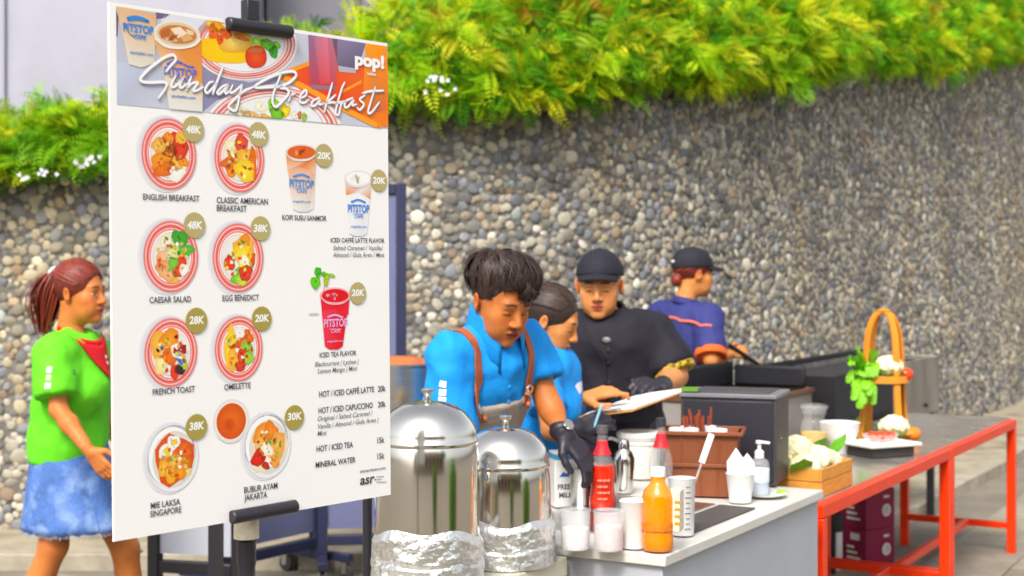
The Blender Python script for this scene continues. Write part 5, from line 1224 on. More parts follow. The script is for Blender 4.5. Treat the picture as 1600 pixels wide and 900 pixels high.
# ------------------------------------------------------------------ back table with stock pot
bt = thing("back_table", (-.62, 5.2, 0), "black legged table behind the poster carrying a stock pot", "table")
MB().box((-.62, 5.2, .785), (.86, .66, .03)).build("top_board", m_cream, bt, bevel=.003)
for x in (-1.02, -.22):
    for y in (4.9, 5.5): MB().box((x, y, .385), (.045, .045, .768)).build("leg", m_blkm, bt)
MB().box((-.62, 4.9, .30), (.755, .03, .03)).build("stretcher", m_blkm, bt); MB().box((-.62, 5.5, .30), (.755, .03, .03)).build("stretcher", m_blkm, bt)
c = V(-.43, 5.25, .801); t = thing("stock_pot", c, "big steel stock pot with browned food on top behind the first urn", "pot")
MB().lathe([(0, .001), (.155, .001), (.162, .01), (.162, .365), (.172, .372), (.172, .378), (.160, .378), (.158, .02), (0, .012)], c, 48).build("pot_wall", m_bsteel, t, sharp=40)
MB().lathe([(0, .33), (.158, .33), (.157, .368), (.13, .388), (.08, .398), (0, .402)], c, 32).build("browned_food", mat("browned_crust", lin('#b8683a'), .6, var=.35, scale=18, bump=.6, bscale=30), t)
for s_ in (-1, 1): MB().tube([c + V(s_ * .160, -.04, .30), c + V(s_ * .195, -.035, .31), c + V(s_ * .195, .035, .31), c + V(s_ * .160, .04, .30)], .006, 8).build("handle", m_steel, t)
c = V(-.335, 4.93, .801); t = thing("food_tub", c, "white tub piled with yellow food beside the man's right arm", "tub")
MB().lathe([(0, .001), (.055, .001), (.066, .20), (.069, .202), (.064, .202), (.054, .006), (0, .006)], c, 32).build("tub_wall", m_white, t, sharp=50)
MB().lathe([(0, .15), (.062, .16), (.064, .205), (.045, .235), (.02, .25), (0, .252)], c, 24).build("yellow_food", mat("yellow_food", lin('#f0c01e'), .5, var=.25, scale=30, bump=.6, bscale=40), t)
# black handled scoop set and small items at the poster's lower right corner
q = at(574, 850, 3.55); t = thing("tap_stand", V(q[0], q[1], 0), "black metal stand with tap handle beside the taller urn", "stand")
MB().box(V(q[0], q[1], .01), (.14, .12, .02)).build("foot", m_blkm, t, bevel=.003); MB().tube([(q[0], q[1], .02), (q[0], q[1], .985)], .012, 12).build("post", m_blkm, t)
MB().bar((q[0] - .045, q[1] - .01, .985), (q[0] + .03, q[1] + .01, .99), .022, .016).build("tap_handle", m_blk, t, bevel=.003); MB().tube([(q[0] + .01, q[1] - .01, .975), (q[0] + .03, q[1] - .03, .95), (q[0] + .032, q[1] - .032, .92)], .009, 10).build("spout", m_white, t); MB().lathe([(.011, 0), (.011, .014), (0, .014)], (q[0] + .032, q[1] - .032, .905), 12).build("blue_ring", mat("blue_plastic", lin('#2a3ec0'), .4), t)

# ------------------------------------------------------------------ rolling partitions and framed board behind the poster
m_navy = mat("navy_frame", lin('#2b2f4c'), .45, var=.1, scale=8); m_bpan = mat("slate_blue_panel", lin('#6a6e92'), .6, var=.06, scale=5); m_tyre = mat("castor_rubber", lin('#3a3838'), .7)
def partition(a, b, top, zp, label, m_f, m_p):
    a = V(*a, 0); b = V(*b, 0); e = unit(b - a); n = V(-e[1], e[0], 0); t = thing("rolling_partition", (a + b) / 2, label, "partition", "rolling partitions behind the poster"); L = np.linalg.norm(b - a)
    R_ = np.stack([e, n, V(0, 0, 1)], 1)
    for q in (a, b): MB().box(q + V(0, 0, (top + .09) / 2), (.05, .05, top - .09), R=R_).build("post", m_f, t, bevel=.004)
    m = (a + b) / 2
    MB().box(m + V(0, 0, top - .03), (L - .052, .045, .05), R=R_).build("top_rail", m_f, t, bevel=.004); MB().box(m + V(0, 0, zp), (L - .052, .045, .05), R=R_).build("bottom_rail", m_f, t, bevel=.004)
    MB().box(m + V(0, 0, (zp + top) / 2), (L - .054, .018, top - zp - .11), R=R_).build("panel", m_p, t)
    for q in (a, b):
        ft = MB().box(q + V(0, 0, .112), (.045, .46, .04), R=R_).build("foot_bar", m_f, t, bevel=.004)
        for s_ in (-.20, .20):
            c = q + n * s_; MB().lathe([(.0, -.012), (.036, -.012), (.04, -.008), (.04, .008), (.036, .012), (0, .012)], c + V(0, 0, .041), 20, R=np.stack([n, V(0, 0, 1), e], 1)).build("castor_wheel", m_tyre, t, sharp=40)
            mb = MB()
            for w_ in (-.017, .017): mb.box(c + e * w_ + V(0, 0, .065), (.004, .03, .06), R=R_)
            mb.box(c + V(0, 0, .093), (.038, .034, .004), R=R_); mb.build("castor_fork", m_bsteel, t)
partition((-1.36, 6.55), (-.98, 7.10), 1.9, .17, "slate blue rolling partition on castors seen under the poster", m_navy, m_bpan)
partition((-.93, 6.98), (-.548, 7.03), 1.955, .20, "tall navy framed rolling partition whose edge shows right of the poster", m_navy, m_bpan)
partition((-1.50, 5.98), (-1.13, 5.88), 1.2, .28, "pale grey panelled rolling board behind the walking person's legs", m_blkm, mat("pale_grey_panel", lin('#b9bcc8'), .5, var=.05))
# ------------------------------------------------------------------ people
from mathutils.bvhtree import BVHTree
def fr(f, up=(0, 0, 1)):                  # columns: right, forward, up
    f = unit(f); r = unit(np.cross(f, np.asarray(up, float))); return np.stack([r, f, np.cross(r, f)], 1)
def lerp(a, b, t): return np.asarray(a) * (1 - t) + np.asarray(b) * t

def torso(hip, chest, shR, shL, f, w=1.0, dp=1.0, bust=0, belly=0):
    s = unit(np.asarray(shR) - np.asarray(shL)); up = unit(np.asarray(chest) - np.asarray(hip)); fw = unit(np.cross(up, s)); s = np.cross(fw, up)
    R = np.stack([s, fw, up], 1); hz = np.stack([unit(np.cross(f, V(0, 0, 1))), unit(f), V(0, 0, 1)], 1)
    mid = lerp(hip, chest, .48)
    P = [('ell', hip, (.160 * w, .118 * dp, .13), hz, .05), ('ell', mid + fw * belly * .5, (.142 * w, (.100 + belly) * dp, .15), R, .07), ('ell', chest, (.160 * w, .108 * dp, .165), R, .07),
         ('cap', lerp(shR, shL, .10), lerp(shR, shL, .90), .056 * w, .056 * w, .06)]
    if bust:
        for q in (-1, 1): P.append(('ell', chest + s * q * .066 + fw * .075 - up * .03, (.060, .048 + bust, .056), R, .05))
    return P, R
def arm(sh, el, wr, w=1.0): return [('cap', sh, el, .047 * w, .037 * w, .02), ('cap', el, lerp(el, wr, .35), .037 * w, .038 * w, .02), ('cap', lerp(el, wr, .35), wr, .038 * w, .0255 * w, .02)]
def legs(hip, f, kn, an, w=1.0, sp=.085):
    P = []
    r = unit(np.cross(f, V(0, 0, 1)))
    for q, k, a in ((1, kn[0], an[0]), (-1, kn[1], an[1])):
        h = np.asarray(hip) + r * q * sp * w - V(0, 0, .03)
        P += [('cap', h, k, .086 * w, .056 * w, .05), ('cap', k, lerp(k, a, .35), .055 * w, .054 * w, .02), ('cap', lerp(k, a, .35), a, .054 * w, .034 * w, .02)]
    return P
def hand(wr, d, nrm, thumb, curl=.35, sc=1.0, spread=.02, curls=None, thumb_in=.5):
    """wrist, pointing direction, back-of-hand normal, sign of the thumb side"""
    d = unit(d); nrm = unit(np.asarray(nrm) - (np.asarray(nrm) @ d) * d); s = np.cross(d, nrm) * thumb; P = []
    wr = np.asarray(wr, float); P.append(('cap', wr - d * .02 * sc, wr + d * .012 * sc, .0235 * sc, .022 * sc, .012))
    for i in range(4):
        o = (1.5 - i) * .0185 * sc; kn = wr + d * (.088, .091, .087, .080)[i] * sc + s * o; P.append(('cap', wr + d * .02 * sc + s * o * .6, kn, .0135 * sc, .0108 * sc, .010))
        L = (.040, .045, .042, .033)[i] * sc; c = curls[i] if curls else curl; ang = c * .6; p = kn; dd = d + s * (1.5 - i) * spread * 2
        for j in range(3):
            ca, sa = math.cos(ang), math.sin(ang); q = p + unit(dd * ca - nrm * sa) * L * (1, .66, .52)[j]
            r0 = (.0098, .0088, .0080)[j] * sc; P.append(('cap', p, q, r0, r0 * .92, .003)); p = q; ang += c
    b = wr + d * .022 * sc + s * .022 * sc - nrm * .004; m = b + (d * .55 + s * .62 - nrm * .35 * thumb_in) * .046 * sc; e = m + (d * .85 + s * .25 - nrm * .45 * thumb_in) * .034 * sc; g_ = e + (d * .95 - s * .02 - nrm * .35 * thumb_in) * .026 * sc
    P += [('cap', b, m, .0155 * sc, .0115 * sc, .012), ('cap', m, e, .0112 * sc, .0098 * sc, .004), ('cap', e, g_, .0098 * sc, .0082 * sc, .004)]
    return P
def head_local(wd=1.0, jaw=1.0, lips=1.0, nose=1.0):
    P = [('ell', (0, -.012, .036), (.076 * wd, .098, .086), None, .02), ('ell', (0, .028, -.028), (.064 * wd, .064, .086), None, .03), ('ell', (0, .046, -.076), (.047 * jaw, .042, .036), None, .03),
         ('ell', (0, .083, -.098), (.020 * jaw, .015, .014), None, .022), ('cap', (-.034, .080, .024), (.034, .080, .024), .0115, .0115, .022)]
    for q in (-1, 1): P.append(('ell', (q * .043 * wd, .060, -.022), (.021, .020, .021), None, .024))
    for q in (-1, 1): P.append(('ell', (q * .030, .070, -.055), (.020 * jaw, .018, .022), None, .03))
    for q in (-1, 1): P.append(('sub', (q * .031, .104, .005), (.019, .013, .010), None, .014))
    P.append(('cap', (0, .088, .014), (0, .110, -.026), .0075 * nose, .0115 * nose, .013))
    for q in (-1, 1): P.append(('ell', (q * .0125 * nose, .102, -.031), (.0085, .0095, .0075), None, .007))
    for q in (-1, 1): P.append(('ell', (q * .031, .0765, .003), (.0145, .0135, .0115), None, .003))
    P += [('ell', (0, .0955, -.0565), (.0225, .0105, .0058 * lips), None, .006), ('ell', (0, .0935, -.0685), (.0195, .0105, .0072 * lips), None, .006)]
    for q in (-1, 1):
        R = roty(q * .25) @ rotz(q * -.35)
        P += [('ell', (q * .079 * wd, -.010, -.008), (.0075, .019, .031), R, .008), ('sub', (q * .089 * wd, -.006, -.004), (.007, .010, .017), R, .006)]
    P.append(('cap', (0, -.022, -.06), (0, -.036, -.16), .054 * wd, .053 * wd, .03))
    return P
def head_mesh(c, R, skin, sc=1.0, wd=1.0, jaw=1.0, brow=(.012, .008, .006), lip=(.32, .10, .07), beard=0, eye=0, h=.0028, nose=1.0, smile=0):
    v, f = sdf_mesh(head_local(wd, jaw, nose=nose), h, cuts=[((0, 0, -.15), (0, 0, -1))])
    v = relax(v, f, 1, .4)
    col = np.tile(np.array(skin), (len(v), 1)); x, y, z = v.T; ax = np.abs(x)
    def mix(m, c2): nonlocal col; m = np.clip(m, 0, 1)[:, None]; col = col * (1 - m) + np.array(c2) * m
    front = y > .05
    flush = np.array(skin) * np.array([1.05, .80, .74])
    mix(.6 * np.exp(-((ax - .043) ** 2 + (z + .030) ** 2) / .018 ** 2) * front, flush); mix(.7 * np.exp(-(ax ** 2 + (z + .028) ** 2) / .014 ** 2) * (y > .09), flush); mix(.6 * (ax > .078 * wd) * (np.abs(z) < .045), flush)
    lz = z + .0625 + (1.5 - 9 * smile) * ax ** 2; mix(np.clip((1 - (ax / .0245) ** 2 - ((lz) / .0125) ** 2) * 3, 0, 1) * (y > .082), lip)
    mix(np.exp(-(lz / .0018) ** 2) * (ax < .022) * (y > .08), np.array(lip) * .3)
    bz = z - (.0275 + .004 * np.cos((ax - .028) / .02 * 1.6)); mix(np.clip(1.4 - np.abs(bz) / .0042, 0, 1) * np.clip((ax - .011) / .004, 0, 1) * np.clip((.052 - ax) / .008, 0, 1) * (y > .045) * .9, brow)
    ez = z - (-.001 - .25 * ((ax - .031) / .016) ** 2 * .010 + .002); inx = np.clip(1.5 - np.abs(ax - .031) / .0125, 0, 1) * (y > .055)
    if eye:                                # open eye: white, dark iris, lash line
        op = inx * np.clip(1.6 - np.abs(z - .001) / .0036, 0, 1); mix(op, (.62, .58, .54)); mix(op * np.clip(2.0 - np.abs(ax - .033) / .0032, 0, 1), (.015, .01, .008)); mix(inx * np.exp(-((z - .0062) / .0021) ** 2), (.02, .013, .01))
    else:
        mix(inx * np.exp(-((ez + .003) / .0026) ** 2) * .95, (.02, .012, .009)); mix(inx * np.exp(-((z - .011) / .0018) ** 2) * .45, np.array(skin) * .45)
    mix(np.exp(-((ax - .0065) ** 2 + (z + .0375) ** 2) / .0030 ** 2) * (y > .09) * .8, np.array(skin) * .2)
    if beard:
        mix(beard * np.exp(-((z + .0465) / .0055) ** 2) * (ax < .026) * (y > .08), brow); mix(beard * .5 * np.exp(-(ax ** 2 + (z + .098) ** 2) / .014 ** 2) * (y > .07), brow)
    return np.asarray(c) + (v * sc) @ R.T, f, col
def ribbons(paths, w, normals):
    """thin tapered ribbons along many paths (n, k, 3) with outward normals"""
    n, k, _ = paths.shape; T = np.gradient(paths, axis=1); S = np.cross(T, normals); S /= np.linalg.norm(S, axis=2)[..., None] + 1e-9
    tp = (np.sin(np.linspace(.35, math.pi * .96, k)) ** .6)[None, :, None] * np.asarray(w).reshape(-1, 1, 1) * .5
    A, B, C = paths - S * tp, paths + normals * (tp * .45), paths + S * tp
    v = np.stack([A, B, C], 2).reshape(-1, 3); i = np.arange(n)[:, None] * k * 3 + np.arange(k - 1)[None] * 3; i = i.ravel()
    return v, np.vstack([np.stack([i, i + 1, i + 4, i + 3], 1), np.stack([i + 1, i + 2, i + 5, i + 4], 1)])
EC, ER = np.array([0, -.014, .038]), np.array([.083, .105, .093])
def scalp_strands(n, seed, start, end, lift, w=.005, k=9, wave=.003, tail=0.0, clumps=0):
    """start/end: functions u -> unit direction; follow the scalp between them"""
    rs_ = np.random.RandomState(seed); P = np.zeros((n, k, 3)); N = np.zeros((n, k, 3))
    for i in range(n):
        u = rs_.rand(); cl = None
        if clumps:
            ci = int(u * clumps); cl = np.random.RandomState(seed * 1000 + ci); u = (ci + .5 + .30 * rs_.randn()) / clumps
            a = unit(np.array(start(u, rs_)) + rs_.normal(0, .03, 3) + cl.normal(0, .07, 3)); b = unit(np.array(end(u, cl)) + rs_.normal(0, .025, 3) + cl.normal(0, .10, 3))
        else: a = unit(np.array(start(u, rs_)) + rs_.normal(0, .05, 3)); b = unit(np.array(end(u, rs_)) + rs_.normal(0, .05, 3))
        t = np.linspace(0, 1, k)[:, None]; om = math.acos(np.clip(a @ b, -.999, .999)); d = (np.sin((1 - t) * om) * a + np.sin(t * om) * b) / math.sin(om); d /= np.linalg.norm(d, axis=1)[:, None]
        lf = lift * ((.35 + .9 * rs_.rand()) if cl is None else (.15 + 1.1 * cl.rand() + .25 * rs_.rand())); off = 1.0 + (lf * np.sin(np.pi * np.clip(t * .9 + .08, 0, 1)) + tail * t ** 3 * (rs_.rand() if cl is None else cl.rand())) / .09
        p = EC + d * ER * off; side = np.cross(d, b - a); side /= np.linalg.norm(side, axis=1)[:, None] + 1e-9; ph = rs_.rand() * 6 if cl is None else cl.rand() * 6 + .5 * rs_.rand()
        p = p + side * wave * np.sin(ph + t * rs_.uniform(3, 8)) + rs_.normal(0, .0006, (k, 3)); P[i] = p; N[i] = d
    return ribbons(P, rs_.uniform(.6, 1.3, n) * w, N)
def to_world(v, c, R, sc=1.0): return np.asarray(c) + (v * sc) @ R.T
m_skin = mat("skin", (.5, .25, .12), .48, attr=True, sss=.12, bump=.06, bscale=220, spec=.35, var=.13, scale=22)
m_hairk = mat("black_hair", lin('#33251f'), .45, var=.3, scale=60, spec=.5, island=.55); m_hairr = mat("reddish_hair", lin('#74291a'), .45, var=.3, scale=60, spec=.5, island=.4); m_hairg = mat("dark_brown_hair", lin('#3a2a22'), .45, var=.3, scale=60, spec=.5, island=.4)
def cloth(name, hexc, rough=.8, var=.08): return mat(name, lin(hexc), rough, var=var, scale=9, bump=.5, bscale=24)
def wrinkle(v, f, amp, freq, seed=0, stretch=(1, 1, 1)):
    n = vnormals(v, f); d = np.array([mnoise.noise((q[0] * freq * stretch[0] + seed, q[1] * freq * stretch[1], q[2] * freq * stretch[2])) + .5 * mnoise.noise((q[0] * freq * 2.3, q[1] * freq * 2.3 + seed, q[2] * freq * 2.3)) for q in v])
    g = np.array([1 - 2.2 * abs(mnoise.noise((q[0] * freq * 1.3 + 9 + seed, q[1] * freq * 1.3, q[2] * freq * .8 + q[0] * freq * .9))) for q in v])
    return v + n * (d * amp + g * amp * .45)[:, None]
def garment(name, prims, m, parent, h=.008, inflate=.014, cuts=(), amp=.006, freq=9, seed=0, stretch=(1, 1, 1), thin=0):
    v, f = sdf_mesh(prims, h, cuts, inflate, pad=.03); v = relax(v, f, 1, .4); v = wrinkle(v, f, amp, freq, seed, stretch)
    o = link_mesh(name, v, f, m, parent, sharp=0); bv = BVHTree.FromPolygons([tuple(q) for q in v], [tuple(q) for q in f]); return o, bv
def snap(bv, p, off):
    q, n, i, d = bv.find_nearest(Vector(tuple(p))); return np.array(q) + np.array(n) * off, np.array(n)
def strap(bv, pts, w, off, m, parent, name="strap", th=.003, n=8):
    p = spline(pts, n); S, N = zip(*[snap(bv, q, off) for q in p]); S = np.array(S); N = np.array(N); S = relax_path(S); T = np.gradient(S, axis=0); T /= np.linalg.norm(T, axis=1)[:, None] + 1e-9
    B = np.cross(T, N); B /= np.linalg.norm(B, axis=1)[:, None] + 1e-9; vs = []
    for i in range(len(S)):
        for (a, b) in ((-1, -1), (1, -1), (1, 1), (-1, 1)): vs.append(S[i] + B[i] * a * w / 2 + N[i] * (b * th))
    k = len(S); fs = [(4 * i + j, 4 * i + (j + 1) % 4, 4 * i + 4 + (j + 1) % 4, 4 * i + 4 + j) for i in range(k - 1) for j in range(4)] + [(3, 2, 1, 0), (4 * k - 4, 4 * k - 3, 4 * k - 2, 4 * k - 1)]
    return link_mesh(name, vs, fs, m, parent, sharp=50)
def relax_path(S):
    for _ in range(2): S[1:-1] = .5 * S[1:-1] + .25 * (S[:-2] + S[2:])
    return S
def collar(name, c, R, rx, ry, hgt, drop, gap, m, parent, tilt=.0, point=.03):
    """folded shirt collar: stands hgt above c and folds down by drop; open at the front by gap radians"""
    n = 40; vs = []
    for i in range(n + 1):
        a = gap / 2 + (2 * math.pi - gap) * i / n; ca, sa = math.cos(a), math.sin(a); near = max(0, 1 - min(i, n - i) / 7)
        e = V(sa * rx, ca * ry, 0); z1 = hgt * (1 - .35 * near)
        for (k, z) in ((1.0, -.012), (.97, z1 * .5), (1.0, z1), (1.07, z1 * .98), (1.16 + .1 * near, z1 - drop * .55), (1.26 + .28 * near, z1 - drop - point * near)): vs.append(np.asarray(c) + R @ (e * k + V(0, 0, z + tilt * ca)))
    fs = [(i * 6 + j, i * 6 + j + 1, i * 6 + 7 + j, i * 6 + 6 + j) for i in range(n) for j in range(5)]
    o = link_mesh(name, vs, fs, m, parent, sharp=60); s_ = o.modifiers.new("thick", 'SOLIDIFY'); s_.thickness = .003; return o
def ncollar(shR, shL, hc, F, up, r, hgt, drop, gap, m, t, point, base=.5, fwd=.012):
    mid = lerp(shR, shL, base); ax = unit(np.asarray(hc) - mid - np.asarray(F) * .03); return collar("collar", mid + ax * up + np.asarray(F) * fwd, fr(unit(np.asarray(F) - (np.asarray(F) @ ax) * ax), ax), r, r * 1.05, hgt, drop, gap, m, t, -.012, point)
def person(loc_, label): return thing("person", loc_, label, "person")
def body_mesh(t, prims, parts, skin, h=.008):
    v, f = sdf_mesh(prims, h); v = relax(v, f, 1, .4); col = np.tile(np.array(skin), (len(v), 1)); V_, F_, C_2, n = [v], [f], [col], len(v)
    for (pv, pf, pc_) in parts: V_.append(pv); F_.append(pf + n); C_2.append(pc_ if pc_ is not None else np.tile(np.array(skin), (len(pv), 1))); n += len(pv)
    return link_mesh("body", np.vstack(V_), np.vstack(F_), m_skin, t, sharp=0, cols=np.vstack(C_2))
def shoes(t, an, f, m):
    for a in an:
        a = np.asarray(a); f_ = unit(V(f[0], f[1], 0)); R = fr(f_)
        v, f2 = sdf_mesh([('ell', V(a[0], a[1], .045) + f_ * .05, (.042, .12, .042), R, .02), ('cap', V(a[0], a[1], .05), V(a[0], a[1], .09), .04, .04, .03)], .008, cuts=[((0, 0, .004), (0, 0, -1))]); link_mesh("shoe", v, f2, m, t, sharp=0)
def cap_hat(t, c, R, m, sc=1.0, tilt=0, brim=.07, badge=None):
    Rt = rotx(tilt); v, f = sdf_mesh([('ell', (0, -.012, .042), (.090, .112, .096), None, .01)], .004, cuts=[((0, 0, .036), (0, .12, -1))]); crown = link_mesh("cap_crown", to_world(v @ Rt.T, c, R, sc), f, m, t, sharp=45)
    vs = []; n = 22
    for i in range(n + 1):
        a = math.radians(-62 + 124 * i / n)
        for j in range(5):
            u = j / 4; x = .089 * math.sin(a) * (1 - .12 * u); y0 = -.016 + .106 * math.cos(a); y = y0 + u * brim * math.cos(a * 1.05) ** .7; vs.append((x, y, .052 - .016 * u - 2.6 * x * x * (1 + .4 * u)))
    fs = [(i * 5 + j, i * 5 + 5 + j, i * 5 + 6 + j, i * 5 + j + 1) for i in range(n) for j in range(4)]
    b = link_mesh("cap_brim", to_world(np.array(vs) @ Rt.T, c, R, sc), fs, m, t, sharp=60); q = b.modifiers.new("thick", 'SOLIDIFY'); q.thickness = .005; q.offset = 0
    MB().lathe([(0, 0), (.007, 0), (.006, .004), (0, .005)], to_world((Rt @ V(0, -.012, .137))[None], c, R, sc)[0], 12).build("cap_button", m, crown)
def nape_hair(t, c, R, m, sc, extra=(), strands=None, front=.115, low=-.05):
    P = [('ell', tuple(EC + [0, 0, -.002]), (.0815, .1035, .0915), None, .01), ('sub', (0, front, -.022), (.086, .074, .108), None, .012), ('sub', (0, .05, -.11), (.12, .085, .075), None, .015)] + list(extra)
    v, f = sdf_mesh(P, .004, cuts=[((0, -.05, low), (0, .25, -1))]); parts = [(v, f)] + (strands or [])
    v, f = join(*parts); return link_mesh("hair", to_world(v, c, R, sc), f, m, t, sharp=0)

# ================= man in the blue shirt and grey apron
SK = lin('#c4743a')
F = unit(V(.6, -.8, 0)); hip = V(-.18, 4.40, .86); shR = at(702, 558, 4.06); shL = at(828, 537, 4.26); chest = lerp(shR, shL, .5) + V(-.035, .05, -.13)
hc = at(781, 470, 4.09); HR = fr(V(.56, -.70, -.44)); an = (hip + V(-.12, -.02, -.79), hip + V(.06, .12, -.79)); kn = (hip + V(-.07, -.04, -.40), hip + V(.07, .06, -.40))
elR = at(704, 700, 4.02); wrR = V(-.085, 3.93, .945); elL = at(853, 622, 4.22); wrL = at(879, 676, 4.17)
t = person((hip[0], hip[1], 0), "man in bright blue shirt and leather-strapped grey apron leaning over the counter")
HS = .965; mid_ = lerp(shR, shL, .5); nax = unit(hc - mid_ - F * .03)
TP, TR = torso(hip, chest, shR, shL, F, .98)
hv, hf, hcol = head_mesh(hc, HR, SK, HS, brow=(.012, .008, .007), lip=lin('#8a3c26'), beard=.55)
neck = [('cap', lerp(shR, shL, .5) + V(.01, -.02, .04), hc + HR @ V(0, -.03, -.10), .052, .050, .02)]
body_mesh(t, TP + neck + arm(shR, elR, wrR, .94) + arm(shL, elL, wrL, .94) + legs(hip, F, kn, an), [(hv, hf, hcol)], SK)
m_blue = cloth("blue_cotton", '#068fe2'); m_apr = cloth("grey_canvas", '#a79a8c'); m_lea = mat("tan_leather", lin('#a2532a'), .45, var=.15, scale=30, bump=.2, bscale=80); m_glv = mat("black_nitrile", lin('#2b2730'), .42, var=.12, scale=30, bump=.2, bscale=50); m_trs = cloth("dark_trousers", '#2b2c34')
slR, slL = lerp(shR, elR, .80), lerp(shL, elL, .58); dR, dL = unit(elR - shR), unit(elL - shL)
shirt, bv = garment("shirt", TP + [('capf', shR, slR, .052, .056, .028), ('capf', shL, slL, .052, .053, .028), ('cap', mid_, mid_ + nax * .07 + F * .008, .080, .056, .05)], m_blue, t, .007, .014,
                    [(hip - V(0, 0, .10), (0, 0, -1))], .014, 9, 3, (1, 1, .7))
cb = lerp(shR, shL, .5) + V(.026, -.036, .066); CR = fr(V(.6, -.78, -.2), (.25, -.3, 1)); ncollar(shR, shL, hc, F, .078, .066, .046, .075, .85, m_blue, t, .055, .5, .012)
ap, _ = garment("apron", TP, m_apr, t, .008, .026, [(chest + TR[:, 2] * .055, TR[:, 2]), (chest + TR[:, 1] * .02, -TR[:, 1]), (chest + TR[:, 0] * .115, TR[:, 0]), (chest - TR[:, 0] * .115, -TR[:, 0])], .004, 7, 8)
X = lambda s, f_, u: chest + TR @ V(s, f_, u)
for q in (1, -1):
    st = strap(bv, [X(q * .075, -.10, .10), X(q * .085, -.03, .20), X(q * .095, .06, .17), X(q * .092, .12, .12), X(q * .088, .14, .06), X(q * .086, .14, .045)], .024, .006, m_lea, t)
    p, n = snap(bv, X(q * .088, .14, .085), .012); MB().lathe([(.016, -.003), (.018, 0), (.016, .003), (.010, .003), (.010, -.003)], p, 20, R=np.stack([unit(np.cross(n, V(0, 0, 1))), unit(np.cross(n, np.cross(n, V(0, 0, 1)))), n], 1)).build("buckle", m_steel, st)
    p2, n2 = snap(bv, X(q * .086, .14, .04), .018); MB().lathe([(.011, -.006), (.011, .006), (0, .007)], p2, 14, R=np.stack([unit(np.cross(n2, V(0, 0, 1))), unit(np.cross(n2, np.cross(n2, V(0, 0, 1)))), n2], 1)).build("rivet", m_lea, st)
mr = lerp(shR, elR, .45); m_wp = mat("white_print", (.8, .8, .8), .6)
side_out = unit(V(-.25, -1, 0))
for k in range(5): strap(bv, [mr + side_out * .08 + V(-.012, 0, .045 - .022 * k), mr + side_out * .08 + V(.000, 0, .044 - .022 * k), mr + side_out * .08 + V(.012, 0, .043 - .022 * k)], .018, .002, m_wp, t, "sleeve_print", .001, 4)
for k in range(4): MB().lathe([(.0055, 0), (.0055, .003), (0, .0035)], *[snap(bv, X(.0, .16, .13 - .06 * k), .001)[0]], 10, R=fr(V(0, 0, 1), (0, 1, 0)) @ np.eye(3)).build("shirt_button", m_blue, shirt)
v, f = sdf_mesh(legs(hip, F, kn, an) + [('ell', hip, (.165, .125, .13), fr(F), .05)], .009, [(hip + V(0, 0, .06), (0, 0, 1))], .014); link_mesh("trousers", v, f, m_trs, t, sharp=0); shoes(t, an, F, m_blk)
dh = unit(V(.09, -.02, -.10)); hv_, hf_ = sdf_mesh(hand(wrL, dh, V(.4, -.5, .6), 1, curls=[.45, .5, .55, .6]) + [('cap', lerp(wrL, elL, .02), wrL + dh * .01, .031, .028, .01)], .0038, inflate=.0015); link_mesh("glove", relax(hv_, hf_, 1, .4), hf_, m_glv, t, sharp=0)
wp = lerp(wrL, elL, .10); wd_ = unit(elL - wrL); MB().lathe([(.0335, -.010), (.036, -.006), (.036, .006), (.0335, .010)], wp, 24, R=fr(wd_, (0, .3, 1))[:, [0, 2, 1]] * np.array([1, 1, 1])).build("watch_strap", m_blk, t)
fn = unit(np.cross(wd_, V(0, 1, 0))); fn = fn if fn[2] > 0 else -fn; MB().lathe([(0, 0), (.016, 0), (.018, .003), (.016, .007), (0, .008)], wp + unit(V(.5, -.6, .4)) * .034, 20, R=np.stack([wd_, unit(np.cross(unit(V(.5, -.6, .4)), wd_)), unit(V(.5, -.6, .4))], 1)).build("watch_face", m_steel, t)
hv_, hf_ = sdf_mesh(hand(wrR, unit(V(.08, -.03, -.06)), V(0, -.4, 1), -1, curl=.5) + [('cap', lerp(wrR, elR, .1), wrR, .031, .028, .01)], .0042, inflate=.0015); link_mesh("glove", hv_, hf_, m_glv, t, sharp=0)
# tousled hair
def mstart(u, r): a = u * 6.283; return (.30 * math.sin(a), -.35 + .35 * math.cos(a), .9)
def mend(u, r):
    a = u * 6.283; fz = math.cos(a); el = .50 * max(fz, 0) ** 1.2 + .05 * (1 - abs(fz)) - .45 * max(-fz, 0) + .12 * r.randn(); return (math.sin(a), math.cos(a), el)
S1 = scalp_strands(1500, 3, mstart, mend, .022, .0042, 11, .008, .002, 90)
S2 = scalp_strands(620, 5, lambda u, r: (.35 - .9 * u, -.25 + .4 * r.rand(), .95), lambda u, r: (.62 - 1.5 * u, 1.0, .60 - .36 * u + .14 * r.randn()), .034, .0042, 12, .012, .014, 26)
S3 = scalp_strands(170, 8, lambda u, r: (.1 - .4 * u, .7, .65), lambda u, r: (.16 - .85 * u, 1.0, .02 + .26 * r.rand() - .1 * u), .024, .0034, 10, .010, .016, 14)
S4 = scalp_strands(200, 9, lambda u, r: (.9 * math.cos(u * 3.14), -.2, .55), lambda u, r: (1.0 * math.cos(u * 3.14) + .2 * r.randn(), -.4 + .3 * r.randn(), .75 + .3 * r.randn()), .016, .004, 8, .010, .03, 22)
S5 = scalp_strands(160, 10, lambda u, r: (1.0 if u > .5 else -1.0, .25 + .5 * (u % .5), .45), lambda u, r: (1.0 if u > .5 else -1.0, .35 + .3 * (u % .5), -.22 + .1 * r.rand()), .004, .0036, 8, .003)
S6 = scalp_strands(240, 14, mstart, mend, .040, .0016, 10, .014, .04)
P = [('ell', (0, -.020, .046), (.0835, .102, .092), None, .01), ('sub', (0, .118, .0), (.105, .080, .120), None, .012), ('sub', (0, .06, -.11), (.12, .11, .135), None, .015)]
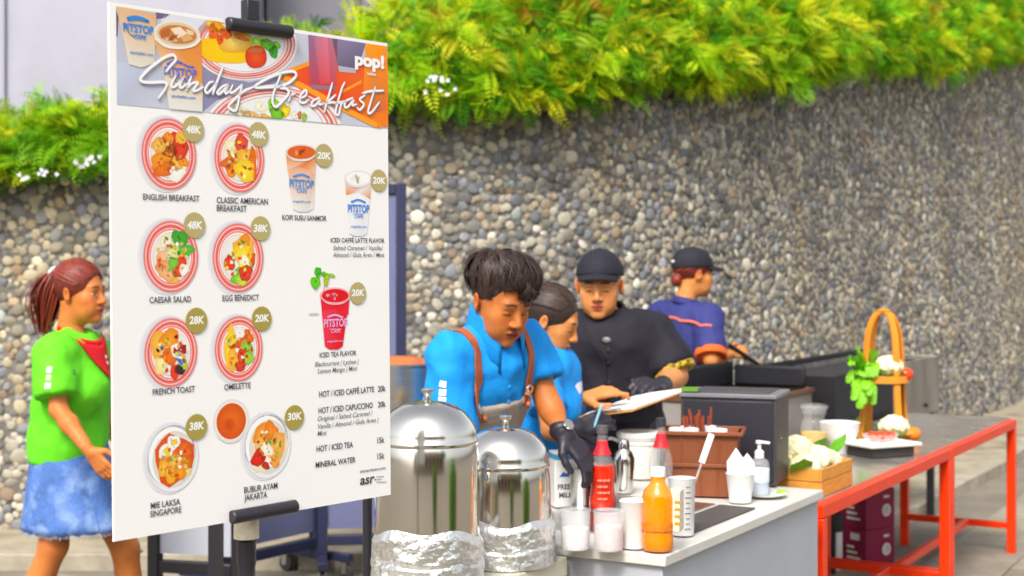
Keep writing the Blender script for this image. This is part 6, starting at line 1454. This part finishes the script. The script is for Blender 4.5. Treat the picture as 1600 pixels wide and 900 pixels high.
v, f = sdf_mesh(P, .004, cuts=[((0, -.05, -.045), (0, .35, -1))]); v, f = join((v, f), S1, S2, S3, S4, S5, S6); link_mesh("hair", to_world(v, hc, HR, HS), f, m_hairk, t, sharp=0)

# ================= woman in blue beside him
SK = lin('#cc8448'); F = unit(V(.93, -.25, 0)); hip = V(.045, 5.0, .85); chest = at(852, 612, 4.96); shR = at(842, 580, 4.81); shL = at(866, 572, 5.12); hc = at(861, 502, 4.92); HR = fr(V(.88, -.22, -.40))
elR = at(862, 672, 4.70); wrR = at(899, 671, 4.71); elL = at(887, 650, 5.08); wrL = at(911, 622, 4.96); kn = (hip + V(0, -.09, -.40), hip + V(.05, .09, -.40)); an = (hip + V(-.02, -.1, -.78), hip + V(.03, .1, -.78))
t = person((hip[0], hip[1], 0), "woman in blue shirt with tied-back hair, pointing at a clipboard")
TP, TR = torso(hip, chest, shR, shL, F, .90, .95, .006); hv, hf, hcol = head_mesh(hc, HR, SK, .93, .96, .92, lip=lin('#a04a3a'), h=.003)
gb = sdf_mesh(hand(wrL, unit(V(.11, -.03, .035)), V(.1, -.5, .85), 1, curls=[.15, .45, .6, .7], sc=.92), .004)
body_mesh(t, TP + [('cap', lerp(shR, shL, .5) + V(.02, 0, .02), hc + HR @ V(0, -.03, -.10), .050, .047, .03)] + arm(shR, elR, wrR, .88) + arm(shL, elL, wrL, .88) + legs(hip, F, kn, an, .95), [(hv, hf, hcol), (gb[0], gb[1], None)], SK)
slR, slL = lerp(shR, elR, .62), lerp(shL, elL, .62)
_, bv = garment("shirt", TP + [('capf', shR, slR, .050, .054, .028), ('capf', shL, slL, .050, .054, .028), ('sub', lerp(shR, shL, .5) + V(.03, 0, .085), (.054, .054, .06), None, .02)], m_blue, t, .008, .013, [(hip - V(0, 0, .13), (0, 0, -1))], .008, 9, 6)
ncollar(shR, shL, hc, F, .055, .060, .036, .048, .8, m_blue, t, .035)
strap(bv, [chest + V(.13, -.08, .02), chest + V(.14, -.05, .02), chest + V(.14, -.03, .02)], .035, .002, m_wp, t, "chest_print", .001, 4)
v, f = sdf_mesh(legs(hip, F, kn, an, .95) + [('ell', hip, (.155, .12, .13), fr(F), .05)], .009, [(hip + V(0, 0, .05), (0, 0, 1))], .012); link_mesh("trousers", v, f, m_trs, t, sharp=0); shoes(t, an, F, m_blk)
hv_, hf_ = sdf_mesh(hand(wrR, unit(V(.10, .03, .03)), V(.1, -.9, .3), 1, curls=[.5, .55, .6, .65], sc=.95) + [('cap', lerp(wrR, elR, .55), wrR, .036, .028, .01)], .004, inflate=.0015); link_mesh("glove", relax(hv_, hf_, 1, .4), hf_, m_glv, t, sharp=0)
S1 = scalp_strands(420, 12, lambda u, r: (1.1 * (u - .5) * 2 * .9, .55 - .25 * abs(u - .5), .75 - .9 * abs(u - .5)), lambda u, r: (0, -1, -.10), .008, .005, 9, .002)
nape_hair(t, hc, HR, m_hairg, .93, [('ell', (0, -.125, -.01), (.036, .030, .036), None, .01)], [S1])
MB().lathe([(0, 0), (.003, 0), (.003, .002), (0, .003)], hc + HR @ V(.083 * .93, -.005, -.04), 8, R=np.stack([HR[:, 1], HR[:, 2], HR[:, 0]], 1)).build("earring", m_steel, t)

# ================= chef in black jacket and cap
SK = lin('#cc8750'); F = unit(V(-.16, -.98, 0)); hip = V(.40, 5.72, .92); chest = at(957, 552, 5.62); shR = at(893, 522, 5.64); shL = at(1022, 522, 5.62); hc = at(937, 446, 5.56); HR = fr(V(-.16, -.95, -.22))
elR = at(884, 628, 5.66); wrR = at(905, 690, 5.48); elL = at(1056, 588, 5.56); wrL = at(1033, 604, 5.33); kn = (hip + V(-.1, -.03, -.43), hip + V(.1, -.03, -.43)); an = (hip + V(-.11, .02, -.84), hip + V(.11, .02, -.84))
t = person((hip[0], hip[1], 0), "chef in black jacket, black cap and gloves looking down at the clipboard")
TP, TR = torso(hip, chest, shR, shL, F, 1.14, 1.2, 0, .03); hv, hf, hcol = head_mesh(hc, HR, SK, 1.02, 1.08, 1.18, lip=lin('#b0503e'), h=.003, beard=.10, smile=1.2)
body_mesh(t, TP + [('cap', lerp(shR, shL, .46) + V(0, 0, .02), hc + HR @ V(0, -.03, -.10), .062, .058, .03)] + arm(shR, elR, wrR, 1.2) + arm(shL, elL, wrL, 1.2) + legs(hip, F, kn, an, 1.15), [(hv, hf, hcol)], SK)
m_jac = cloth("black_jacket", '#181521', .8, .12); slR, slL = lerp(shR, elR, .7), lerp(shL, elL, .74)
_, bv = garment("jacket", TP + [('capf', shR, slR, .068, .074, .028), ('capf', shL, slL, .068, .074, .028), ('sub', lerp(shR, shL, .46) + V(0, -.01, .09), (.066, .07, .06), None, .02)], m_jac, t, .009, .018, [(hip - V(0, 0, .22), (0, 0, -1))], .012, 7, 11)
v, f = sdf_mesh([('cap', lerp(shL, elL, .74), lerp(shL, elL, 1.0), .087, .084, .01)], .007, [(lerp(shL, elL, .75), -unit(elL - shL)), (lerp(shL, elL, .96), unit(elL - shL))], .006)
m_cuff = mat("yellow_pattern_cuff", lin('#c9a81c'), .7, var=.3, scale=40, dirt=(lin('#2a2422'), 45, .48)); link_mesh("patterned_cuff", v, f, m_cuff, t, sharp=40)
ncollar(shR, shL, hc, F, .066, .074, .036, .030, .5, m_jac, t, .01, .46)
p, n = snap(bv, at(947, 531, 5.45), .003); MB().lathe([(0, 0), (.018, 0), (.016, .003), (0, .004)], p, 20, sq=.65, R=np.stack([V(1, 0, 0), np.cross(n, V(1, 0, 0)), n], 1)).build("badge", m_bsteel, t)
for k in range(4):
    p, n = snap(bv, at(951, 548 + 26 * k, 5.42), .002); MB().lathe([(0, 0), (.008, 0), (.007, .004), (0, .005)], p, 12, R=np.stack([V(1, 0, 0), np.cross(n, V(1, 0, 0)), n], 1)).build("jacket_button", m_blk, t)
strap(bv, [at(915, 520, 5.45), at(935, 560, 5.42), at(942, 620, 5.42), at(944, 660, 5.42)], .012, .002, m_jac, t, "front_seam", .003)
v, f = sdf_mesh(legs(hip, F, kn, an, 1.15) + [('ell', hip, (.19, .15, .13), fr(F), .05)], .01, [(hip + V(0, 0, .05), (0, 0, 1))], .014); link_mesh("trousers", v, f, m_trs, t, sharp=0); shoes(t, an, F, m_blk)
for (w_, e_, d_, n_, th) in ((wrL, elL, V(-.05, -.09, .02), V(.3, -.3, .9), 1), (wrR, elR, V(.05, -.08, -.04), V(0, -.3, 1), -1)):
    hv_, hf_ = sdf_mesh(hand(w_, unit(d_), n_, th, curls=[.45, .5, .55, .55], sc=1.08) + [('cap', lerp(w_, e_, .12), w_, .036, .032, .01)], .0045, inflate=.002); link_mesh("glove", hv_, hf_, m_glv, t, sharp=0)
S1 = scalp_strands(160, 22, lambda u, r: (math.sin(u * 6.28), math.cos(u * 6.28) * .9 - .2, .35), lambda u, r: (math.sin(u * 6.28), math.cos(u * 6.28) * .8 - .35, -.25), .002, .004)
nape_hair(t, hc, HR, m_hairk, 1.02, (), None, .10, -.03); m_cap = cloth("navy_black_cap", '#1c1b26', .8, .1); cap_hat(t, hc, HR, m_cap, 1.04, .14, .058)

# ================= woman in navy shirt and cap, seen from behind at the grill
SK = lin('#cf8648'); F = unit(V(.55, .83, 0)); hip = at(1062, 612, 7.22); hip[2] = .90; chest = at(1067, 528, 7.2); shR = at(1108, 496, 7.10); shL = at(1030, 492, 7.30); hc = at(1084, 428, 7.2); HR = fr(V(.93, .34, -.12))
elR = at(1111, 562, 6.98); wrR = at(1142, 553, 7.14); elL = at(1040, 560, 7.42); wrL = at(1085, 565, 7.55); kn = (hip + V(.08, -.04, -.42), hip + V(-.06, .06, -.42)); an = (hip + V(.08, -.06, -.82), hip + V(-.08, .04, -.82))
t = person((hip[0], hip[1], 0), "woman in navy shirt with orange cuffs and black cap, back turned, at the grill")
TP, TR = torso(hip, chest, shR, shL, F, .98, .95); hv, hf, hcol = head_mesh(hc, HR, SK, .95, .97, .95, h=.0032, eye=1)
gb = sdf_mesh(hand(wrR, unit(V(.06, .04, .01)), V(.5, -.5, .5), -1, curl=.7, sc=.95), .0045)
body_mesh(t, TP + [('cap', lerp(shR, shL, .5) + V(0, 0, .02), hc + HR @ V(0, -.03, -.10), .052, .048, .03)] + arm(shR, elR, wrR, .95) + arm(shL, elL, wrL, .95) + legs(hip, F, kn, an), [(hv, hf, hcol), (gb[0], gb[1], None)], SK)
m_nvs = cloth("navy_shirt", '#2a2f6e', .75, .1); m_org = cloth("orange_cuff", '#e0601a'); slR, slL = lerp(shR, elR, .78), lerp(shL, elL, .78)
_, bv = garment("shirt", TP + [('capf', shR, slR, .056, .062, .028), ('capf', shL, slL, .056, .062, .028), ('sub', lerp(shR, shL, .5) + V(.02, .02, .085), (.056, .056, .05), None, .02)], m_nvs, t, .009, .014, [(hip + V(0, 0, .0), (0, 0, -1))], .010, 8, 15)
for sh_, el_ in ((shR, elR), (shL, elL)):
    v, f = sdf_mesh([('cap', lerp(sh_, el_, .76), lerp(sh_, el_, 1.0), .072, .072, .01)], .007, [(lerp(sh_, el_, .80), -unit(el_ - sh_)), (lerp(sh_, el_, .96), unit(el_ - sh_))], .008); link_mesh("cuff", v, f, m_org, t, sharp=40)
strap(bv, [at(1022, 489, 7.1), at(1045, 491, 7.0), at(1075, 495, 6.95), at(1100, 499, 6.95), at(1116, 502, 6.95)], .011, .003, mat("orange_piping", lin('#d8684a'), .7), t, "back_piping", .002)
ncollar(shR, shL, hc, F, .052, .062, .036, .034, .7, m_nvs, t, .02)
v, f = sdf_mesh(legs(hip, F, kn, an) + [('ell', hip, (.165, .125, .15), fr(F), .05)], .009, [(hip + V(0, 0, .06), (0, 0, 1))], .016); link_mesh("trousers", v, f, cloth("navy_trousers", '#26273f'), t, sharp=0); shoes(t, an, F, m_blk)
S1 = scalp_strands(200, 31, lambda u, r: (math.sin(u * 6.28), -.2 + .7 * math.cos(u * 6.28), .3), lambda u, r: (.3 * (u - .5), -.9, -.55), .004, .005)
nape_hair(t, hc, HR, m_hairr, .95, [('ell', (0, -.10, -.045), (.034, .028, .034), None, .015)], [S1], .10, -.075); cap_hat(t, hc, HR, m_cap, 1.0, .05, .075)
MB().box(hc + HR @ V(0, -.122, .05), (.03, .008, .012), R=HR).build("cap_buckle", m_white, t)
pn = thing("pan_handle", at(1142, 541, 7.10), "black pan held over the griddle by the woman in navy", "pan")
a_, b_ = at(1140, 540, 7.12), at(1186, 570, 7.2); MB().tube([a_, lerp(a_, b_, .5), b_], [.013, .011, .009], 10).build("handle", m_iron, pn)
e_ = unit(b_ - a_); MB().lathe([(0, 0), (.085, 0), (.105, .035), (.108, .036), (.104, .033), (.084, .004), (0, .004)], b_ + V(.10, .03, -.05), 32).build("pan_dish", m_iron, pn)

# ================= walking girl in green polo
SK = lin('#c9783c'); F = unit(V(.95, -.31, 0)); hip = at(108, 712, 5.42); hip[2] = .84; chest = at(113, 590, 5.41); shR = at(84, 556, 5.25); shL = at(140, 552, 5.56); hc = at(124, 458, 5.40); HR = fr(V(.965, -.25, -.06))
elR = at(92, 640, 5.20); wrR = at(139, 704, 5.12); elL = at(160, 640, 5.62); wrL = at(190, 700, 5.60); kn = (at(84, 852, 5.33), at(196, 858, 5.50)); an = (at(25, 1002, 5.36), at(212, 1020, 5.52))
t = person((hip[0], hip[1], 0), "walking woman in lime green polo, red neckerchief and denim skirt")
TP, TR = torso(hip, chest, shR, shL, F, .86, .94, .008); hv, hf, hcol = head_mesh(hc, HR, SK, .95, .96, .9, lip=lin('#b04a42'), h=.003, eye=1)
gb = sdf_mesh(hand(wrR, unit(V(.075, -.01, -.085)), V(-.3, -.85, -.2), -1, curls=[.3, .38, .42, .45], sc=.93), .004)
body_mesh(t, TP + [('cap', lerp(shR, shL, .5) + V(0, 0, .02), hc + HR @ V(0, -.03, -.10), .050, .047, .03)] + arm(shR, elR, wrR, .86) + arm(shL, elL, wrL, .86) + legs(hip, F, kn, an, .94, .068), [(hv, hf, hcol), (gb[0], gb[1], None)], SK)
m_grn = cloth("lime_polo", '#62d01a'); m_den = mat("denim", lin('#4f74b6'), .85, var=.38, scale=14, bump=.4, bscale=90, dirt=(lin('#86a4d6'), 11, .50)); m_rk = cloth("red_scarf", '#d8141e')
slR, slL = lerp(shR, elR, .62), lerp(shL, elL, .62)
_, bv = garment("polo_shirt", TP + [('capf', shR, slR, .050, .055, .028), ('capf', shL, slL, .050, .055, .028), ('sub', lerp(shR, shL, .5) + V(.03, -.01, .085), (.056, .056, .06), None, .02)], m_grn, t, .008, .027, [(hip - V(0, 0, .045), (0, 0, -1))], .010, 8, 21)
nb_ = lerp(shR, shL, .5) + V(.028, -.008, .062); NR = fr(V(.9, -.3, -.2), (.28, -.08, 1)); ncollar(shR, shL, hc, F, .058, .062, .036, .048, .8, m_grn, t, .03)
# neckerchief: ring round the neck and a triangle on the chest
MB().tube([nb_ + NR @ V(.076 * math.sin(a), .078 * math.cos(a), .012 - .014 * math.cos(a)) for a in np.linspace(0, 6.283, 26)], .011, 8).build("neckerchief", m_rk, t)
gx = []; G = 9
for i in range(G):
    for j in range(G):
        u = i / (G - 1); w_ = (j / (G - 1) - .5) * 2 * (1 - u) * .10; p, n = snap(bv, nb_ + TR @ V(w_ + .02, .14 - 3.5 * abs(w_) ** 1.5, .0 - .160 * u), .010 + .003 * math.sin(7 * u + 5 * w_ * 10)); gx.append(p)
o = link_mesh("neckerchief_flap", gx, [(i * G + j, i * G + j + 1, i * G + G + j + 1, i * G + G + j) for i in range(G - 1) for j in range(G - 1)], m_rk, t, sharp=0); q = o.modifiers.new("thick", 'SOLIDIFY'); q.thickness = .005; q.offset = 0
for dz in (.0, -.018): strap(bv, [nb_ + TR @ V(-.005, .16, -.05 + dz), nb_ + TR @ V(.005, .16, -.051 + dz)], .012, .018, m_wp, t, "scarf_print", .001, 3)
mr = lerp(shR, elR, .38)
for k in range(3): strap(bv, [mr + V(-.012, -.1, .035 - .03 * k), mr + V(0, -.1, .034 - .03 * k), mr + V(.012, -.1, .033 - .03 * k)], .022, .002, m_wp if k != 1 else mat("pale_green_print", lin('#b8e8a0'), .6), t, "sleeve_print", .001, 3)
strap(bv, [at(125, 577, 5.2), at(132, 575, 5.2), at(139, 573, 5.2)], .018, .003, mat("grey_tag", lin('#4f7a68'), .5), t, "name_tag", .002, 4)
# denim skirt
vs = []; rows = 15; n = 60; f_, r_ = F, unit(np.cross(F, V(0, 0, 1)))
for j in range(rows + 1):
    u = j / rows; z = .915 - u * .375
    for k in range(n):
        a = 2 * math.pi * k / n; rx = .146 + .034 * u; ry = .116 + .080 * u; fold = 1 + .025 * u * math.sin(5 * a + 1) + .012 * u * math.sin(11 * a)
        fr_ = .004 * math.sin(37 * a) if j == rows else 0; vs.append(V(hip[0], hip[1], z + fr_) + f_ * (.0 + .028 * u) + r_ * rx * math.cos(a) * fold + f_ * ry * math.sin(a) * fold)
fs = [(j * n + k, j * n + (k + 1) % n, (j + 1) * n + (k + 1) % n, (j + 1) * n + k) for j in range(rows) for k in range(n)]
sk = link_mesh("denim_skirt", vs, fs, m_den, t, sharp=0); q = sk.modifiers.new("thick", 'SOLIDIFY'); q.thickness = .004
mb = MB()
for k in range(n):
    for q_ in range(3):
        p = np.array(vs[rows * n + k]) + (np.array(vs[rows * n + (k + 1) % n]) - np.array(vs[rows * n + k])) * q_ / 3; mb.tube([p + V(0, 0, .004), p + V(RND.gauss(0, .002), RND.gauss(0, .002), -RND.uniform(.006, .016))], .0012, 4, caps=False)
mb.build("frayed_hem", mat("pale_denim", lin('#a8bddc'), .9), sk)
def seam(a): return [np.array(vs[j * n + int(a / 6.283 * n) % n]) + (np.array(vs[j * n + int(a / 6.283 * n) % n]) - V(hip[0], hip[1], np.array(vs[j * n])[2])) * .012 for j in range(rows + 1)]
for a in (.25, 1.1, 5.4): MB().tube(seam(a), .0022, 5).build("seam", mat("denim_seam", lin('#42608f'), .9), sk)
shoes(t, [V(an[0][0], an[0][1], 0), V(an[1][0], an[1][1], 0)], F, m_white)
S1 = scalp_strands(520, 41, lambda u, r: (2.0 * (u - .5) * .85, .72 - .35 * abs(u - .5) * 2, .55 - .55 * abs(u - .5) * 2), lambda u, r: (0, -.86, .42), .007, .005, 9, .002)
rs2 = np.random.RandomState(4); nT = 260; kk = 12; PT = np.zeros((nT, kk, 3)); NT = np.zeros((nT, kk, 3))
for i in range(nT):
    tt_ = np.linspace(0, 1, kk)[:, None]; o = rs2.normal(0, 1, 3) * [.018, .018, .008]; L = rs2.uniform(.20, .27)
    base_ = np.array([0, -.112, .070]); PT[i] = base_ + o * (.4 + 1.3 * np.sin(np.pi * np.clip(tt_ * .8 + .1, 0, 1))) + np.hstack([rs2.normal(0, .01) * tt_, -.055 * np.sin(np.pi * np.clip(tt_ * .9, 0, 1) * .6) + .012 * tt_ ** 2, .02 * np.sin(np.pi * tt_ * .6) - L * tt_ ** 1.25]); NT[i] = unit(o + V(0, -.02, 0))
nape_hair(t, hc, HR, m_hairr, .95, [('cap', (0, -.105, .068), (0, -.135, .055), .024, .022, .01)], [S1, ribbons(PT, rs2.uniform(.005, .009, nT), NT)], .112)
MB().tube([hc + HR @ (V(0, -.118, .068) + rotx(-.4) @ V(.024 * math.cos(a), 0, .024 * math.sin(a))) for a in np.linspace(0, 6.283, 18)], .007, 8).build("hair_tie", m_white, t)

# ------------------------------------------------------------------ clipboard and pen
a_, b_ = at(943, 648, 4.80), at(1043, 612, 5.16); ex = unit(b_ - a_); L = np.linalg.norm(b_ - a_); nrm = unit(V(-.30, -.16, .93)); nrm = unit(nrm - (nrm @ ex) * ex); ey = np.cross(nrm, ex); ctr = (a_ + b_) / 2
cb_ = thing("clipboard", ctr, "brown clipboard with white sheets held between the woman and the chef", "clipboard"); Rb = np.stack([ex, ey, nrm], 1)
MB().box(ctr, (L, .23, .004), R=Rb).build("board", mat("brown_hardboard", lin('#c08a44'), .6, var=.12, scale=20), cb_, bevel=.001)
for k in range(3): MB().box(ctr + ex * (.015 + .004 * k) + ey * .003 * k + nrm * (.0030 + .0012 * k), (L * .88, .205, .0008), R=Rb @ rotz(.02 * k)).build("paper_sheet", mat("paper", (.8, .8, .79), .8), cb_)
MB().box(ctr - ex * (L / 2 - .02) + nrm * .008, (.03, .11, .008), R=Rb).build("clip", m_steel, cb_, bevel=.002)
p0 = at(935, 640, 4.72); o = MB().tube([p0 + V(.012, 0, .018), p0 + V(-.012, -.01, -.05), p0 + V(-.014, -.012, -.058)], [.0045, .0045, .001], 8).build("pen", mat("pale_blue_plastic", lin('#8fc8dc'), .4), base=p0); tag(o, "pale blue pen held in the woman's black glove", "pen")
# ------------------------------------------------------------------ unseen things added around the camera for the polished steel to reflect
b = thing("added_reflection_building", (3, -16, 0), "added tan building behind the camera, made up for the steel urns to reflect", "building")  # made-up building, unseen, gives the urns a tan reflection
MB().box((3, -18, 3.2), (26, 4, 6.4)).build("wall", mat("tan_render", lin('#9a7a52'), .8, var=.15, scale=1), b, smooth=False)
for k in range(9): MB().box((-8.5 + k * 2.9, -15.97, 2.2), (1.5, .1, 2.6)).build("window", mat("dark_window", lin('#3a3c40'), .2), b, smooth=False)
def tree(x, y, h, r, seed, label):  # made-up tree, unseen, gives the urn lids a green reflection
    rr = np.random.RandomState(seed); t = thing("added_reflection_tree", (x, y, 0), label, "tree", "added trees for the urn reflections")
    MB().tube(spline([(x, y, 0), (x + .1, y, h * .3), (x - .05, y + .1, h * .55), (x, y, h * .85)], 6), np.linspace(.16, .05, 19), 10).build("trunk", mat("bark", lin('#6a5644'), .9, var=.3, bump=.6), t)
    n = 2600; d = rr.normal(size=(n, 3)); d /= np.linalg.norm(d, axis=1)[:, None]; q = rr.uniform(.55, 1.05, (n, 1)) * (1 + .18 * np.sin(d[:, :1] * 5 + seed) * np.cos(d[:, 1:2] * 4)); c = np.array([x, y, h * .72]) + d * q * [r, r, r * .85]
    a = rr.normal(size=(n, 3)); a /= np.linalg.norm(a, axis=1)[:, None]; b_ = np.cross(a, rr.normal(size=(n, 3))); b_ /= np.linalg.norm(b_, axis=1)[:, None]; s_ = rr.uniform(.08, .17, (n, 1))
    v = np.stack([c - a * s_, c + b_ * s_ * .6, c + a * s_, c - b_ * s_ * .6], 1).reshape(-1, 3); f = np.arange(n * 4).reshape(-1, 4)
    link_mesh("crown", v, f, mat("tree_leaf", lin('#5c8f22'), .5, var=.3, scale=2, transl=.3), t, smooth=False)
def shrub(x, y, r, h, seed, label):  # made-up shrub out of view, puts green into the urn reflections
    rr = np.random.RandomState(seed); t = thing("added_reflection_shrub", (x, y, 0), label, "plant", "added shrubs for the urn reflections")
    MB().lathe([(0, .001), (r * .45, .001), (r * .5, .10), (r * .52, .11), (r * .45, .11), (r * .4, .09), (0, .09)], (x, y, 0), 28).build("pot", mat("terracotta_pot", lin('#a0562e'), .7, var=.15), t)
    MB().tube([(x, y, .09), (x + .02, y, h * .6), (x, y, h * .8)], [.03, .02, .01], 8).build("trunk", mat("bark", lin('#6a5644'), .9, var=.3, bump=.6), t)
    n = 3600; d = rr.normal(size=(n, 3)); d /= np.linalg.norm(d, axis=1)[:, None]; q = rr.uniform(.6, 1.05, (n, 1)); c = np.array([x, y, (h + .04) / 2]) + d * q * [r, r, (h - .04) / 2]
    a = rr.normal(size=(n, 3)); a /= np.linalg.norm(a, axis=1)[:, None]; b_ = np.cross(a, rr.normal(size=(n, 3))); b_ /= np.linalg.norm(b_, axis=1)[:, None]; s_ = rr.uniform(.03, .055, (n, 1))
    v = np.stack([c - a * s_, c + b_ * s_ * .6, c + a * s_, c - b_ * s_ * .6], 1).reshape(-1, 3)
    link_mesh("crown", v, np.arange(n * 4).reshape(-1, 4), mat("shrub_leaf", lin('#7fae2a'), .5, var=.3, scale=4, transl=.3), t, smooth=False)
shrub(2.15, 1.95, .42, 1.25, 1, "added green shrub outside the frame, made up for the right of both urns to reflect")
shrub(1.15, -.6, .35, 1.1, 2, "added green shrub behind the camera, made up for the middle of the urns to reflect")
tree(9.5, -9.0, 5.0, 1.9, 2, "added leafy tree behind the camera, made up for the urn lids to reflect")
